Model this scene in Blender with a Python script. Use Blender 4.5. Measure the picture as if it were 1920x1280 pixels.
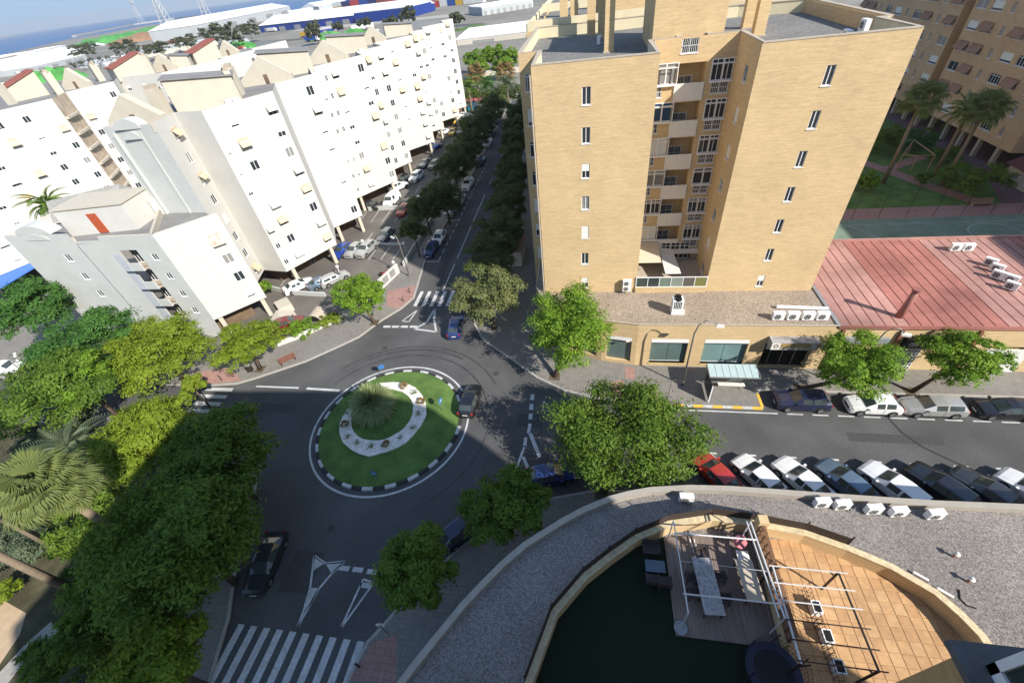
import bpy, math, random
import numpy as np
from mathutils import Matrix, Vector
random.seed(7); RNG = np.random.default_rng(7)
S = bpy.context.scene
for o in list(bpy.data.objects): bpy.data.objects.remove(o)
C = S.collection
R = math.radians

# ---------------------------------------------------------------- camera
HC = 33.0            # eye height above the street
FPX = 801.0094       # focal length in pixels of the 1920 px wide photograph
MC = np.array([[0.98513226, 0.01260872, -0.17133432], [0.13577179, -0.66820683, 0.73148182], [-0.10526371, -0.74386871, -0.65998402]])
cd = bpy.data.cameras.new('camera'); cam = bpy.data.objects.new('camera', cd); C.objects.link(cam)
cd.sensor_fit = 'HORIZONTAL'; cd.sensor_width = 36.0; cd.lens = FPX / 1920 * 36; cd.clip_start = 0.1; cd.clip_end = 60000
_r, _d, _f = MC[:, 0], MC[:, 1], MC[:, 2]
cam.matrix_world = Matrix(((_r[0], -_d[0], -_f[0], 0), (_r[1], -_d[1], -_f[1], 0), (_r[2], -_d[2], -_f[2], HC), (0, 0, 0, 1)))
S.camera = cam
# ---------------------------------------------------------------- sky, sun, exposure
SUN_EL, SUN_DIR = R(36.0), (0.819, -0.574)      # horizontal direction towards the sun
w = bpy.data.worlds.new('World'); S.world = w; w.use_nodes = True
nt = w.node_tree; bg = nt.nodes['Background']; sky = nt.nodes.new('ShaderNodeTexSky'); sky.sky_type = 'NISHITA'
sky.sun_disc = False; sky.sun_elevation = SUN_EL; sky.sun_rotation = math.atan2(SUN_DIR[0], SUN_DIR[1])
sky.altitude = 20; sky.air_density = 1.0; sky.dust_density = 0.25; sky.ozone_density = 2.5
cap = nt.nodes.new('ShaderNodeVectorMath'); cap.operation = 'MINIMUM'; cap.inputs[1].default_value = (1.52, 2.30, 3.28)   # clear even blue down to the horizon
nt.links.new(sky.outputs[0], cap.inputs[0]); nt.links.new(cap.outputs[0], bg.inputs[0]); bg.inputs[1].default_value = 0.15
sd = bpy.data.lights.new('sun', 'SUN'); sd.energy = 4.6; sd.angle = R(0.53); sd.color = (1.0, 0.945, 0.86)
so = bpy.data.objects.new('sun', sd); C.objects.link(so)
_v = Vector((SUN_DIR[0] * math.cos(SUN_EL), SUN_DIR[1] * math.cos(SUN_EL), math.sin(SUN_EL)))
so.rotation_euler = _v.to_track_quat('Z', 'Y').to_euler(); so.location = (60, -60, 90)
S.view_settings.view_transform = 'Standard'; S.view_settings.look = 'None'
S.view_settings.exposure = 0.85; S.view_settings.gamma = 1.0
S.cycles.max_bounces = 6; S.cycles.use_denoising = True

# ---------------------------------------------------------------- survey helpers
def g(px, py, z=0.0):
    """the point at height z seen at a pixel of the photograph (camera survey)"""
    d = MC @ np.array([px - 960, py - 640, FPX]); t = (z - HC) / d[2]
    return (float(d[0] * t), float(d[1] * t))
def g3(px, py, z=0.0): return g(px, py, z) + (z,)
def ppm(px, py, z=0.0):
    """photo pixels per metre at that point"""
    x, y = g(px, py, z); v = MC.T @ np.array([x, y, z - HC]); return FPX / float(v[2])

# ---------------------------------------------------------------- materials
_M = {}
def mat(name, col, rough=0.75, var=0.12, scale=3.0, spec=0.3, metal=0.0, bump=0.0, bscale=None, stretch=None, var2=0.0, scale2=0.15, coat=0.0, emit=None, obj=False, detail=4.0):
    if name in _M: return _M[name]
    m = bpy.data.materials.new(name); m.use_nodes = True; _M[name] = m
    n, l = m.node_tree.nodes, m.node_tree.links; b = n['Principled BSDF']
    b.inputs['Roughness'].default_value = rough; b.inputs['Metallic'].default_value = metal
    b.inputs['Specular IOR Level'].default_value = spec
    if coat: b.inputs['Coat Weight'].default_value = coat; b.inputs['Coat Roughness'].default_value = 0.08
    c4 = tuple(col) + (1,)
    b.inputs['Base Color'].default_value = c4
    if emit: b.inputs['Emission Color'].default_value = c4; b.inputs['Emission Strength'].default_value = emit
    if var or bump or var2:
        if obj: src = n.new('ShaderNodeTexCoord').outputs['Object']
        else: src = n.new('ShaderNodeNewGeometry').outputs['Position']
        if stretch:
            mp = n.new('ShaderNodeMapping'); l.new(src, mp.inputs[0]); mp.inputs['Scale'].default_value = stretch; src2 = mp.outputs[0]
        else: src2 = src
        nz = n.new('ShaderNodeTexNoise'); nz.inputs['Scale'].default_value = scale; nz.inputs['Detail'].default_value = detail; nz.inputs['Roughness'].default_value = 0.65
        l.new(src2, nz.inputs['Vector'])
        mr = n.new('ShaderNodeMapRange'); mr.inputs[1].default_value = 0.3; mr.inputs[2].default_value = 0.7
        mr.inputs[3].default_value = 1 - var; mr.inputs[4].default_value = 1 + var; l.new(nz.outputs[0], mr.inputs[0]); f = mr.outputs[0]
        if var2:
            n2 = n.new('ShaderNodeTexNoise'); n2.inputs['Scale'].default_value = scale2; n2.inputs['Detail'].default_value = 5; l.new(src, n2.inputs['Vector'])
            m2 = n.new('ShaderNodeMapRange'); m2.inputs[1].default_value = 0.3; m2.inputs[2].default_value = 0.7; m2.inputs[3].default_value = 1 - var2; m2.inputs[4].default_value = 1 + var2
            l.new(n2.outputs[0], m2.inputs[0]); mm = n.new('ShaderNodeMath'); mm.operation = 'MULTIPLY'; l.new(f, mm.inputs[0]); l.new(m2.outputs[0], mm.inputs[1]); f = mm.outputs[0]
        vm = n.new('ShaderNodeVectorMath'); vm.operation = 'SCALE'; vm.inputs[0].default_value = col; l.new(f, vm.inputs['Scale']); l.new(vm.outputs[0], b.inputs['Base Color'])
        if bump:
            bz = n.new('ShaderNodeTexNoise'); bz.inputs['Scale'].default_value = bscale or scale; bz.inputs['Detail'].default_value = 3; l.new(src2, bz.inputs['Vector'])
            bp = n.new('ShaderNodeBump'); bp.inputs['Strength'].default_value = bump; bp.inputs['Distance'].default_value = 0.05; l.new(bz.outputs[0], bp.inputs['Height']); l.new(bp.outputs[0], b.inputs['Normal'])
    return m
def grid_mat(name, col, joint, size, width=0.06, rough=0.8, var=0.1, rot=0.0, offset=0.0):
    """paving slabs: joints by the brick texture, laid in plan"""
    if name in _M: return _M[name]
    m = mat(name, col, rough, var, 2.0, var2=0.1); n, l = m.node_tree.nodes, m.node_tree.links; b = n['Principled BSDF']
    src = n.new('ShaderNodeNewGeometry').outputs['Position']; mp = n.new('ShaderNodeMapping'); l.new(src, mp.inputs[0]); mp.inputs['Rotation'].default_value = (0, 0, rot)
    br = n.new('ShaderNodeTexBrick'); l.new(mp.outputs[0], br.inputs['Vector']); br.offset = offset; br.inputs['Scale'].default_value = 1.0
    br.inputs['Brick Width'].default_value = size; br.inputs['Row Height'].default_value = size; br.inputs['Mortar Size'].default_value = size * width
    br.inputs['Color1'].default_value = (1, 1, 1, 1); br.inputs['Color2'].default_value = (0.86, 0.86, 0.86, 1); br.inputs['Mortar'].default_value = (joint, joint, joint, 1)
    old = b.inputs['Base Color'].links[0].from_socket; mx = n.new('ShaderNodeVectorMath'); mx.operation = 'MULTIPLY'; l.new(old, mx.inputs[0]); l.new(br.outputs[0], mx.inputs[1]); l.new(mx.outputs[0], b.inputs['Base Color'])
    return m
def brick_mat(name, col, bw=0.27, bh=0.085, var=0.16):
    """face brick: fine courses, patchy firing"""
    if name in _M: return _M[name]
    m = mat(name, col, 0.85, var, 1.0, stretch=(0.8, 0.8, 9.0), var2=0.06, scale2=0.35, detail=8.0); n, l = m.node_tree.nodes, m.node_tree.links; b = n['Principled BSDF']
    gp = n.new('ShaderNodeNewGeometry'); sx = n.new('ShaderNodeSeparateXYZ'); l.new(gp.outputs['Position'], sx.inputs[0])
    ad = n.new('ShaderNodeMath'); l.new(sx.outputs[0], ad.inputs[0]); l.new(sx.outputs[1], ad.inputs[1]); cb = n.new('ShaderNodeCombineXYZ'); l.new(ad.outputs[0], cb.inputs[0]); l.new(sx.outputs[2], cb.inputs[1])
    br = n.new('ShaderNodeTexBrick'); l.new(cb.outputs[0], br.inputs['Vector']); br.inputs['Scale'].default_value = 1.0; br.inputs['Brick Width'].default_value = bw; br.inputs['Row Height'].default_value = bh; br.inputs['Mortar Size'].default_value = 0.008
    br.inputs['Color1'].default_value = (1.03, 1.03, 1.03, 1); br.inputs['Color2'].default_value = (0.92, 0.91, 0.90, 1); br.inputs['Mortar'].default_value = (0.88, 0.87, 0.86, 1)
    old = b.inputs['Base Color'].links[0].from_socket; mx = n.new('ShaderNodeVectorMath'); mx.operation = 'MULTIPLY'; l.new(old, mx.inputs[0]); l.new(br.outputs[0], mx.inputs[1]); l.new(mx.outputs[0], b.inputs['Base Color'])
    return m
def gravel_mat(name, col, dark=0.45, light=1.6, scale=9.0):
    if name in _M: return _M[name]
    m = mat(name, col, 0.95, 0.1, 0.4, bump=0.6, bscale=scale, var2=0.1); n, l = m.node_tree.nodes, m.node_tree.links; b = n['Principled BSDF']
    src = n.new('ShaderNodeNewGeometry').outputs['Position']; vo = n.new('ShaderNodeTexVoronoi'); vo.inputs['Scale'].default_value = scale; l.new(src, vo.inputs['Vector'])
    sp = n.new('ShaderNodeSeparateColor'); l.new(vo.outputs['Color'], sp.inputs[0]); mr = n.new('ShaderNodeMapRange'); mr.inputs[3].default_value = dark; mr.inputs[4].default_value = light; l.new(sp.outputs[0], mr.inputs[0])
    old = b.inputs['Base Color'].links[0].from_socket; mx = n.new('ShaderNodeVectorMath'); mx.operation = 'SCALE'; l.new(old, mx.inputs[0]); l.new(mr.outputs[0], mx.inputs['Scale']); l.new(mx.outputs[0], b.inputs['Base Color'])
    return m
def leaf_mat(name, c1, c2, trans=0.45):
    if name in _M: return _M[name]
    m = bpy.data.materials.new(name); m.use_nodes = True; _M[name] = m; n, l = m.node_tree.nodes, m.node_tree.links; b = n['Principled BSDF']
    at = n.new('ShaderNodeAttribute'); at.attribute_name = 'leafvar'; mx = n.new('ShaderNodeMix'); mx.data_type = 'RGBA'; l.new(at.outputs['Fac'], mx.inputs[0])
    mx.inputs[6].default_value = tuple(c1) + (1,); mx.inputs[7].default_value = tuple(c2) + (1,); l.new(mx.outputs[2], b.inputs['Base Color'])
    b.inputs['Roughness'].default_value = 0.55; b.inputs['Specular IOR Level'].default_value = 0.25
    tr = n.new('ShaderNodeBsdfTranslucent'); l.new(mx.outputs[2], tr.inputs[0]); ms = n.new('ShaderNodeMixShader'); ms.inputs[0].default_value = trans
    l.new(b.outputs[0], ms.inputs[1]); l.new(tr.outputs[0], ms.inputs[2]); l.new(ms.outputs[0], n['Material Output'].inputs[0])
    return m
def glass(name='window_glass', col=(0.025, 0.032, 0.04), rough=0.06):
    return mat(name, col, rough, 0.0, 1.0, spec=0.6)

# ---------------------------------------------------------------- mesh building
class MB:
    def __init__(s): s.v = []; s.f = []; s.m = []
    def add(s, vs, fs, m=0):
        k = len(s.v); s.v += [tuple(p) for p in vs]; s.f += [tuple(i + k for i in q) for q in fs]; s.m += [m] * len(fs); return s
    def box(s, x0, x1, y0, y1, z0, z1, m=0):
        return s.add([(x0, y0, z0), (x1, y0, z0), (x1, y1, z0), (x0, y1, z0), (x0, y0, z1), (x1, y0, z1), (x1, y1, z1), (x0, y1, z1)],
                     [(3, 2, 1, 0), (4, 5, 6, 7), (0, 1, 5, 4), (1, 2, 6, 5), (2, 3, 7, 6), (3, 0, 4, 7)], m)
    def obox(s, cx, cy, hx, hy, a, z0, z1, m=0):
        c, q = math.cos(a), math.sin(a); p = [(cx + c * x - q * y, cy + q * x + c * y) for x, y in ((-hx, -hy), (hx, -hy), (hx, hy), (-hx, hy))]
        return s.prism(p, z0, z1, m)
    def prism(s, poly, z0, z1, m=0, ms=None, bottom=True):
        n = len(poly); a = sum(poly[i][0] * poly[(i + 1) % n][1] - poly[(i + 1) % n][0] * poly[i][1] for i in range(n))
        if a < 0: poly = poly[::-1]
        ms = m if ms is None else ms
        k = len(s.v); s.v += [(x, y, z0) for x, y in poly] + [(x, y, z1) for x, y in poly]
        s.f.append(tuple(range(k + n, k + 2 * n))); s.m.append(m)
        if bottom: s.f.append(tuple(range(k + n - 1, k - 1, -1))); s.m.append(ms)
        for i in range(n):
            j = (i + 1) % n; s.f.append((k + i, k + j, k + n + j, k + n + i)); s.m.append(ms)
        return s
    def sheet(s, poly, z, m=0):
        n = len(poly); a = sum(poly[i][0] * poly[(i + 1) % n][1] - poly[(i + 1) % n][0] * poly[i][1] for i in range(n))
        if a < 0: poly = poly[::-1]
        return s.add([(x, y, z) for x, y in poly], [tuple(range(n))], m)
    def tube(s, pts, rad, n=8, m=0, caps=True):
        pts = [Vector(p) for p in pts]; k = len(s.v); N = len(pts)
        for i, p in enumerate(pts):
            t = (pts[min(i + 1, N - 1)] - pts[max(i - 1, 0)]).normalized(); r = rad[i] if isinstance(rad, (list, tuple)) else rad
            u = t.cross(Vector((0, 0, 1)) if abs(t.z) < 0.9 else Vector((1, 0, 0))).normalized(); q = t.cross(u)
            for j in range(n):
                a = 2 * math.pi * j / n; s.v.append(tuple(p + u * (r * math.cos(a)) + q * (r * math.sin(a))))
        for i in range(N - 1):
            for j in range(n):
                b = (j + 1) % n; s.f.append((k + i * n + j, k + i * n + b, k + (i + 1) * n + b, k + (i + 1) * n + j)); s.m.append(m)
        if caps:
            s.f.append(tuple(range(k + n - 1, k - 1, -1))); s.m.append(m); s.f.append(tuple(range(k + (N - 1) * n, k + N * n))); s.m.append(m)
        return s
    def cyl(s, x, y, r, z0, z1, n=16, m=0, r1=None):
        return s.tube([(x, y, z0), (x, y, z1)], [r, r if r1 is None else r1], n, m)
    def ring(s, cx, cy, r0, r1, z, n=96, a0=0.0, a1=2 * math.pi, m=0):
        k = len(s.v); full = abs(a1 - a0 - 2 * math.pi) < 1e-6; N = n if full else n + 1
        for i in range(N):
            a = a0 + (a1 - a0) * i / n; s.v += [(cx + r0 * math.cos(a), cy + r0 * math.sin(a), z), (cx + r1 * math.cos(a), cy + r1 * math.sin(a), z)]
        for i in range(n):
            j = (i + 1) % N; s.f.append((k + 2 * i, k + 2 * i + 1, k + 2 * j + 1, k + 2 * j)); s.m.append(m)
        return s
    def strip(s, pts, wd, z, m=0):
        """flat painted band along a plan polyline"""
        n = len(pts); k = len(s.v)
        for i in range(n):
            a = pts[max(i - 1, 0)]; b = pts[min(i + 1, n - 1)]; dx, dy = b[0] - a[0], b[1] - a[1]; L = math.hypot(dx, dy) or 1; nx, ny = -dy / L * wd / 2, dx / L * wd / 2
            s.v += [(pts[i][0] - nx, pts[i][1] - ny, z), (pts[i][0] + nx, pts[i][1] + ny, z)]
        for i in range(n - 1): s.f.append((k + 2 * i, k + 2 * i + 2, k + 2 * i + 3, k + 2 * i + 1)); s.m.append(m)
        return s
    def wall(s, pts, th, z0, z1, m=0, closed=False):
        """upright wall of a given thickness along a plan polyline"""
        n = len(pts); L = []; Rr = []
        for i in range(n):
            a = pts[(i - 1) % n] if closed else pts[max(i - 1, 0)]; b = pts[(i + 1) % n] if closed else pts[min(i + 1, n - 1)]
            dx, dy = b[0] - a[0], b[1] - a[1]; q = math.hypot(dx, dy) or 1; nx, ny = -dy / q * th / 2, dx / q * th / 2
            L.append((pts[i][0] + nx, pts[i][1] + ny)); Rr.append((pts[i][0] - nx, pts[i][1] - ny))
        k = len(s.v)
        for i in range(n): s.v += [L[i] + (z0,), Rr[i] + (z0,), Rr[i] + (z1,), L[i] + (z1,)]
        for i in range(n if closed else n - 1):
            a, b = k + 4 * i, k + 4 * ((i + 1) % n)
            for q in ((0, 1), (1, 2), (2, 3), (3, 0)): s.f.append((a + q[0], b + q[0], b + q[1], a + q[1])); s.m.append(m)
        if not closed: s.f += [(k + 3, k + 2, k + 1, k), (k + 4 * n - 4, k + 4 * n - 3, k + 4 * n - 2, k + 4 * n - 1)]; s.m += [m, m]
        return s
    def mesh(s, name, mats, smooth=False):
        me = bpy.data.meshes.new(name); me.from_pydata(s.v, [], s.f)
        for x in (mats if isinstance(mats, (list, tuple)) else [mats]): me.materials.append(x)
        if any(s.m): me.polygons.foreach_set('material_index', s.m)
        if smooth: me.polygons.foreach_set('use_smooth', [True] * len(s.f))
        me.update(); return me
    def build(s, name, mats, parent=None, smooth=False): return link(name, s.mesh(name, mats, smooth), parent)
def link(name, me, parent=None, loc=None, rz=0.0):
    o = bpy.data.objects.new(name, me); C.objects.link(o)
    if loc is not None: o.location = loc
    if rz: o.rotation_euler = (0, 0, rz)
    if parent is not None:
        o.parent = parent
        if parent.get('_w'): o.matrix_parent_inverse = Matrix.Translation(-parent.location)
    return o
def tag(o, label=None, cat=None, group=None, kind=None):
    for k, v in (('label', label), ('category', cat), ('group', group), ('kind', kind)):
        if v: o[k] = v
    return o
def thing(name, label, cat, loc=(0, 0, 0), group=None, world=True):
    """an Empty at a thing's base; with world=True its parts are given in world coordinates"""
    o = bpy.data.objects.new(name, None); C.objects.link(o); o.location = loc if len(loc) == 3 else tuple(loc) + (0,); o.empty_display_size = 0.3
    if world: o['_w'] = 1
    return tag(o, label, cat, group)
def copy_tree(o, parent=None):
    c = o.copy(); C.objects.link(c); c.parent = parent
    for ch in list(o.children): copy_tree(ch, c)
    return c
def lerp(a, b, t): return tuple(a[i] + (b[i] - a[i]) * t for i in range(len(a)))
# ================================================================ GROUND, WATER, ROADS
m_asph = mat('asphalt', (0.078, 0.077, 0.077), 0.9, 0.18, 6.0, bump=0.15, bscale=25, var2=0.22, scale2=0.22)
m_lot = mat('parking_asphalt', (0.125, 0.112, 0.098), 0.9, 0.15, 4.0, var2=0.25, scale2=0.18)
m_pave = grid_mat('pavement_slabs', (0.215, 0.20, 0.18), 0.72, 0.3)
m_pink = grid_mat('tactile_pink_slabs', (0.34, 0.20, 0.17), 0.7, 0.4)
m_kerb = mat('kerb_concrete', (0.34, 0.32, 0.29), 0.85, 0.12, 3.0)
m_paint = mat('road_paint', (0.46, 0.46, 0.45), 0.8, 0.22, 5.0, var2=0.15, scale2=1.0)
m_yel = mat('yellow_paint', (0.72, 0.42, 0.06), 0.7, 0.15, 4.0)
m_dkerb = mat('dark_kerb_paint', (0.035, 0.035, 0.035), 0.8, 0.2, 3.0)
m_lawn = mat('lawn_green', (0.085, 0.15, 0.035), 0.95, 0.4, 14.0, bump=0.5, bscale=30, var2=0.3, scale2=0.6)
m_land = mat('dusty_ground', (0.20, 0.185, 0.16), 0.95, 0.15, 0.05, var2=0.2, scale2=0.01)
m_soil = mat('garden_soil', (0.095, 0.075, 0.05), 0.95, 0.3, 1.5)

def st(name, mb, m, **k):
    o = mb.build(name, m); o['kind'] = 'structure'; return o
shore = [g(-80, 118), g(0, 104), g(60, 90), g(130, 74), g(200, 62), g(270, 49), g(330, 40), g(440, 33), g(560, 20), g(660, 9), g(780, -1), g(1000, -22), g(1400, -60)]
land = shore + [(9000, 9000), (9000, -2000), (-9000, -2000)]
land = [(-9000, shore[0][1] - 1500)] + shore + [(4000, 2500), (9000, 1500), (9000, -2000), (-9000, -2000)]
st('ground', MB().sheet(land, -0.06), m_land)
m_sea = mat('sea_water', (0.014, 0.075, 0.22), 0.35, 0.12, 0.02, spec=0.25, bump=0.3, bscale=0.15)
st('sea', MB().sheet([(-12400, -2900), (12400, -2900), (12400, 12400), (-12400, 12400)], -1.2), m_sea)
st('road', MB().sheet([(-130, -22), (75, -22), (75, 152), (-130, 152)], 0.0), m_asph)

NE = [(75, 30.1), (16.4, 30.05), (16.05, 29.6), (16.05, 27.75), (8.2, 27.75), (4.0, 28.0), (0.5, 28.45), (-2.1, 29.2), (-5.1, 30.9), (-8.2, 33.6), (-11.95, 36.6), (-13.7, 39.6), (-14.4, 44), (-14.6, 60), (-14.6, 151)]
NW = [(-24.6, 151), (-24.7, 70), (-24.8, 55), (-23.9, 48.4), (-23.5, 45.2), (-24.5, 42.8), (-26.4, 40.2), (-28.1, 37.0), (-30, 35.2), (-33.2, 32.4), (-37.9, 29.6), (-39.9, 28.6), (-43.9, 28.1), (-129, 28.6)]
SW = [(-129, 23.0), (-44, 23.0), (-39.5, 22.4), (-34, 20.6), (-29.8, 17.1), (-27.4, 12.5), (-26.6, 9.3), (-25.1, 6.4), (-24.5, 4.4), (-24, 2.8), (-23.2, -21)]
SE = [(-14.4, -21), (-14.7, 4.1), (-14.2, 6.2), (-13.5, 7.2), (-11.8, 10), (-9.0, 13.2), (-6.2, 15.5), (-3, 17.3), (1, 18.4), (7, 18.65), (75, 18.65)]
def block(k, close, name):
    top = MB().prism(k + close, -0.05, 0.12)
    o = top.build(name, m_pave); o['kind'] = 'structure'
    kb = MB().wall(k, 0.22, -0.04, 0.128).build('kerb', m_kerb, o)
block(NE, [(75, 151)], 'pavement_east')
block(NW, [(-129, 151)], 'pavement_north')
block(SW, [(-129, -21)], 'pavement_park')
block(SE, [(75, -21)], 'pavement_corner')

def paint(name, parts, m=None, z=0.006):
    """road marking made of separate flat strips: parts = list of plan polygons"""
    e = bpy.data.objects.new(name, None); C.objects.link(e); e['kind'] = 'structure'
    for p in parts: MB().sheet(p, z).build('stripe', m or m_paint, e)
    return e
def rect(x0, x1, y0, y1): return [(x0, y0), (x1, y0), (x1, y1), (x0, y1)]
def band(a, b, wd):
    dx, dy = b[0] - a[0], b[1] - a[1]; L = math.hypot(dx, dy); nx, ny = -dy / L * wd / 2, dx / L * wd / 2
    return [(a[0] - nx, a[1] - ny), (b[0] - nx, b[1] - ny), (b[0] + nx, b[1] + ny), (a[0] + nx, a[1] + ny)]
paint('zebra_crossing', [rect(-23.0 + i * 1.13, -22.5 + i * 1.13, 43.4, 46.8) for i in range(7)])
paint('zebra_crossing', [band((-24.0 + i * 1.02, 1.0), (-23.9 + i * 1.02, 6.2), 0.5) for i in range(10)])
paint('zebra_crossing', [rect(-43.3, -39.8, 27.45 - i * 1.05, 27.95 - i * 1.05) for i in range(5)])
# yield line and islands, north arm
Zz = lambda x, y: g(480 + x / 3.84, 320 + y / 3.84)
paint('yield_line_marking', [[Zz(x, 1115), Zz(x + 52, 1115), Zz(x + 46, 1130), Zz(x - 6, 1130)] for x in (920, 982, 1045, 1110)])
def outline(name, pts, wd):
    n = len(pts); return paint(name, [band(pts[i], pts[(i + 1) % n], wd) for i in range(n)])
outline('yield_triangle_marking', [Zz(1162, 1002), Zz(1052, 1082), Zz(1100, 1088)], 0.16)
outline('splitter_island_marking', [Zz(1290, 990), Zz(1230, 1090), Zz(1140, 1140), Zz(1215, 1148), Zz(1298, 1160), Zz(1282, 1070)], 0.26)
Zs = lambda x, y: g(480 + x / 3.84, 950 + y / 3.84)
outline('splitter_island_marking', [Zs(420, 352), Zs(405, 470), Zs(390, 580), Zs(345, 740), Zs(295, 875), Zs(395, 690), Zs(455, 585), Zs(545, 480), Zs(638, 392), Zs(500, 405)], 0.16)
paint('splitter_island_marking', [[Zs(392, 582), Zs(455, 582), Zs(400, 690), Zs(352, 760)], [Zs(420, 352), Zs(490, 405), Zs(412, 460)], [Zs(500, 405), Zs(638, 392), Zs(545, 480)]])
outline('yield_triangle_marking', [Zs(772, 518), Zs(848, 545), Zs(607, 878)], 0.14)
paint('yield_line_marking', [[Zs(x, y), Zs(x + 75, y + 7), Zs(x + 60, y + 42), Zs(x - 12, y + 35)] for x, y in ((605, 420), (702, 430), (806, 445))] + [[Zs(752, 540), Zs(840, 548), Zs(812, 588), Zs(745, 578)]])
Ze = lambda x, y: g(960 + x / 3.84, 640 + y / 3.84)
paint('splitter_island_marking', [band(Ze(130, 660), Ze(200, 830), 0.35), band(Ze(100, 690), Ze(90, 760), 0.3), band(Ze(92, 750), Ze(10, 970), 0.22), band(Ze(80, 830), Ze(145, 975), 0.3), band(Ze(130, 590), Ze(118, 660), 0.3)])
outline('yield_triangle_marking', [Ze(225, 430), Ze(265, 470), Ze(262, 500), Ze(222, 498)], 0.08)
paint('yield_line_marking', [[Ze(x, y), Ze(x + 26, y), Ze(x + 24, y + 42), Ze(x - 4, y + 40)] for x, y in ((135, 380), (128, 450), (122, 520))])
paint('lane_marking', [band(g(480, 724), g(560, 727), 0.22), band(g(575, 728), g(637, 732), 0.3)])
paint('lane_marking', [rect(8.5, 17.2, 27.2, 27.34)] + [rect(18.0 + i * 2.05, 19.3 + i * 2.05, 27.2, 27.34) for i in range(24)])
TX = [7.45, 10.59, 13.68, 16.78, 19.93, 23.02, 26.0, 28.99, 31.8, 34.9, 38.0]
BD = (0.556, -0.831)
paint('parking_bay_marking', [p for x in TX[1:] for p in (rect(x - 0.5, x + 0.5, 22.58, 22.74), band((x + 0.05, 22.58), (x + 0.05 + BD[0] * 4.6, 22.58 + BD[1] * 4.6), 0.13))])
paint('lane_marking', [rect(-19.82, -19.68, 47.0, 54), rect(-19.82, -19.68, 55.5, 66), rect(-19.82, -19.68, 67.5, 79)] + [rect(-19.82, -19.68, 84 + i * 8, 87 + i * 8) for i in range(8)])
paint('parking_bay_marking', [rect(-22.6, -22.48, 55 + i * 2.2, 56.2 + i * 2.2) for i in range(20)] + [rect(-24.6, -22.4, 54.6, 54.8), rect(-24.6, -22.4, 68.3, 68.5), rect(-24.6, -22.4, 81, 81.2)])
# repaired joint winding across the carriageway
cr = [g(1665, 783), g(1690, 810), g(1730, 838), g(1790, 866), g(1830, 882), g(1870, 905)]
st('sealed_crack', MB().strip(cr, 0.13, 0.005), mat('tar', (0.018, 0.018, 0.019), 0.7, 0.1))
st('manhole_cover', MB().ring(*g(722, 652), 0, 0.36, 0.006, 20), mat('iron_cover', (0.05, 0.048, 0.045), 0.6, 0.2, 8))

# ---------------------------------------------------------------- roundabout
RC = (-19.2, 24.15)
e = st('ring_line_marking', MB().ring(RC[0], RC[1], 7.78, 7.97, 0.006, 120), m_paint)
rb = thing('roundabout_island', 'round grass island with black and white kerb in the middle of the junction', 'roundabout', RC)
n = 44
for i in range(n):
    a0, a1 = 2 * math.pi * (i + 0.02) / n, 2 * math.pi * (i + 0.98) / n; q = MB(); k = 3; vs = []
    for j in range(k + 1):
        a = a0 + (a1 - a0) * j / k; c_, s_ = math.cos(a), math.sin(a)
        for rr, z in ((7.32, 0.0), (7.28, 0.17), (7.02, 0.19), (7.0, 0.0)): vs.append((RC[0] + rr * c_, RC[1] + rr * s_, z))
    fs = [(4 * j + t, 4 * j + 4 + t, 4 * j + 5 + t, 4 * j + 1 + t) for j in range(k) for t in range(3)] + [(3, 2, 1, 0), (4 * k, 4 * k + 1, 4 * k + 2, 4 * k + 3)]
    q.add(vs, fs).build('kerb_block', m_paint if i % 2 else m_dkerb, rb)
dm = MB(); vs = [(RC[0], RC[1], 0.42)]; fs = []
for j, (rr, z) in enumerate(((1.8, 0.41), (3.6, 0.36), (5.4, 0.27), (7.02, 0.13))):
    for i in range(64):
        a = 2 * math.pi * i / 64; vs.append((RC[0] + rr * math.cos(a), RC[1] + rr * math.sin(a), z))
for i in range(64):
    i2 = (i + 1) % 64; fs.append((0, 1 + i, 1 + i2))
    for j in range(3): fs.append((1 + 64 * j + i, 1 + 64 * (j + 1) + i, 1 + 64 * (j + 1) + i2, 1 + 64 * j + i2))
dm.add(vs, fs).build('lawn', m_lawn, rb, True)
Zr = lambda x, y: g(480 + x / 3.84, 640 + y / 3.84, 0.4)
outer = [(890, 302), (985, 295), (1080, 300), (1150, 335), (1195, 385), (1222, 440), (1228, 530), (1190, 605), (1130, 680), (1080, 730), (1020, 765), (950, 792), (880, 810), (815, 828), (740, 808), (680, 775), (625, 725), (602, 660), (602, 600), (625, 545), (660, 490)]
inner = [(905, 335), (985, 345), (1050, 362), (1095, 392), (1120, 425), (1133, 462), (1130, 520), (1108, 575), (1065, 630), (1020, 662), (970, 690), (925, 708), (880, 716), (825, 714), (775, 705), (735, 685), (708, 655), (692, 620), (688, 570), (695, 525), (720, 480)]
wg = MB(); k = len(outer); wv = []
for (a, b) in zip(outer, inner):
    p, q = Zr(*a), Zr(*b); wv += [p + (0.20,), p + (0.47,), q + (0.49,), q + (0.20,)]
wf = [(4 * i + t, 4 * i + 4 + t, 4 * i + 5 + t, 4 * i + 1 + t) for i in range(k - 1) for t in range(3)] + [(3, 2, 1, 0), (4 * k - 4, 4 * k - 3, 4 * k - 2, 4 * k - 1)]
wg.add(wv, wf).build('white_pebble_bed', gravel_mat('white_pebbles', (0.74, 0.70, 0.63), 0.75, 1.12, 9.0), rb)

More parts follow.
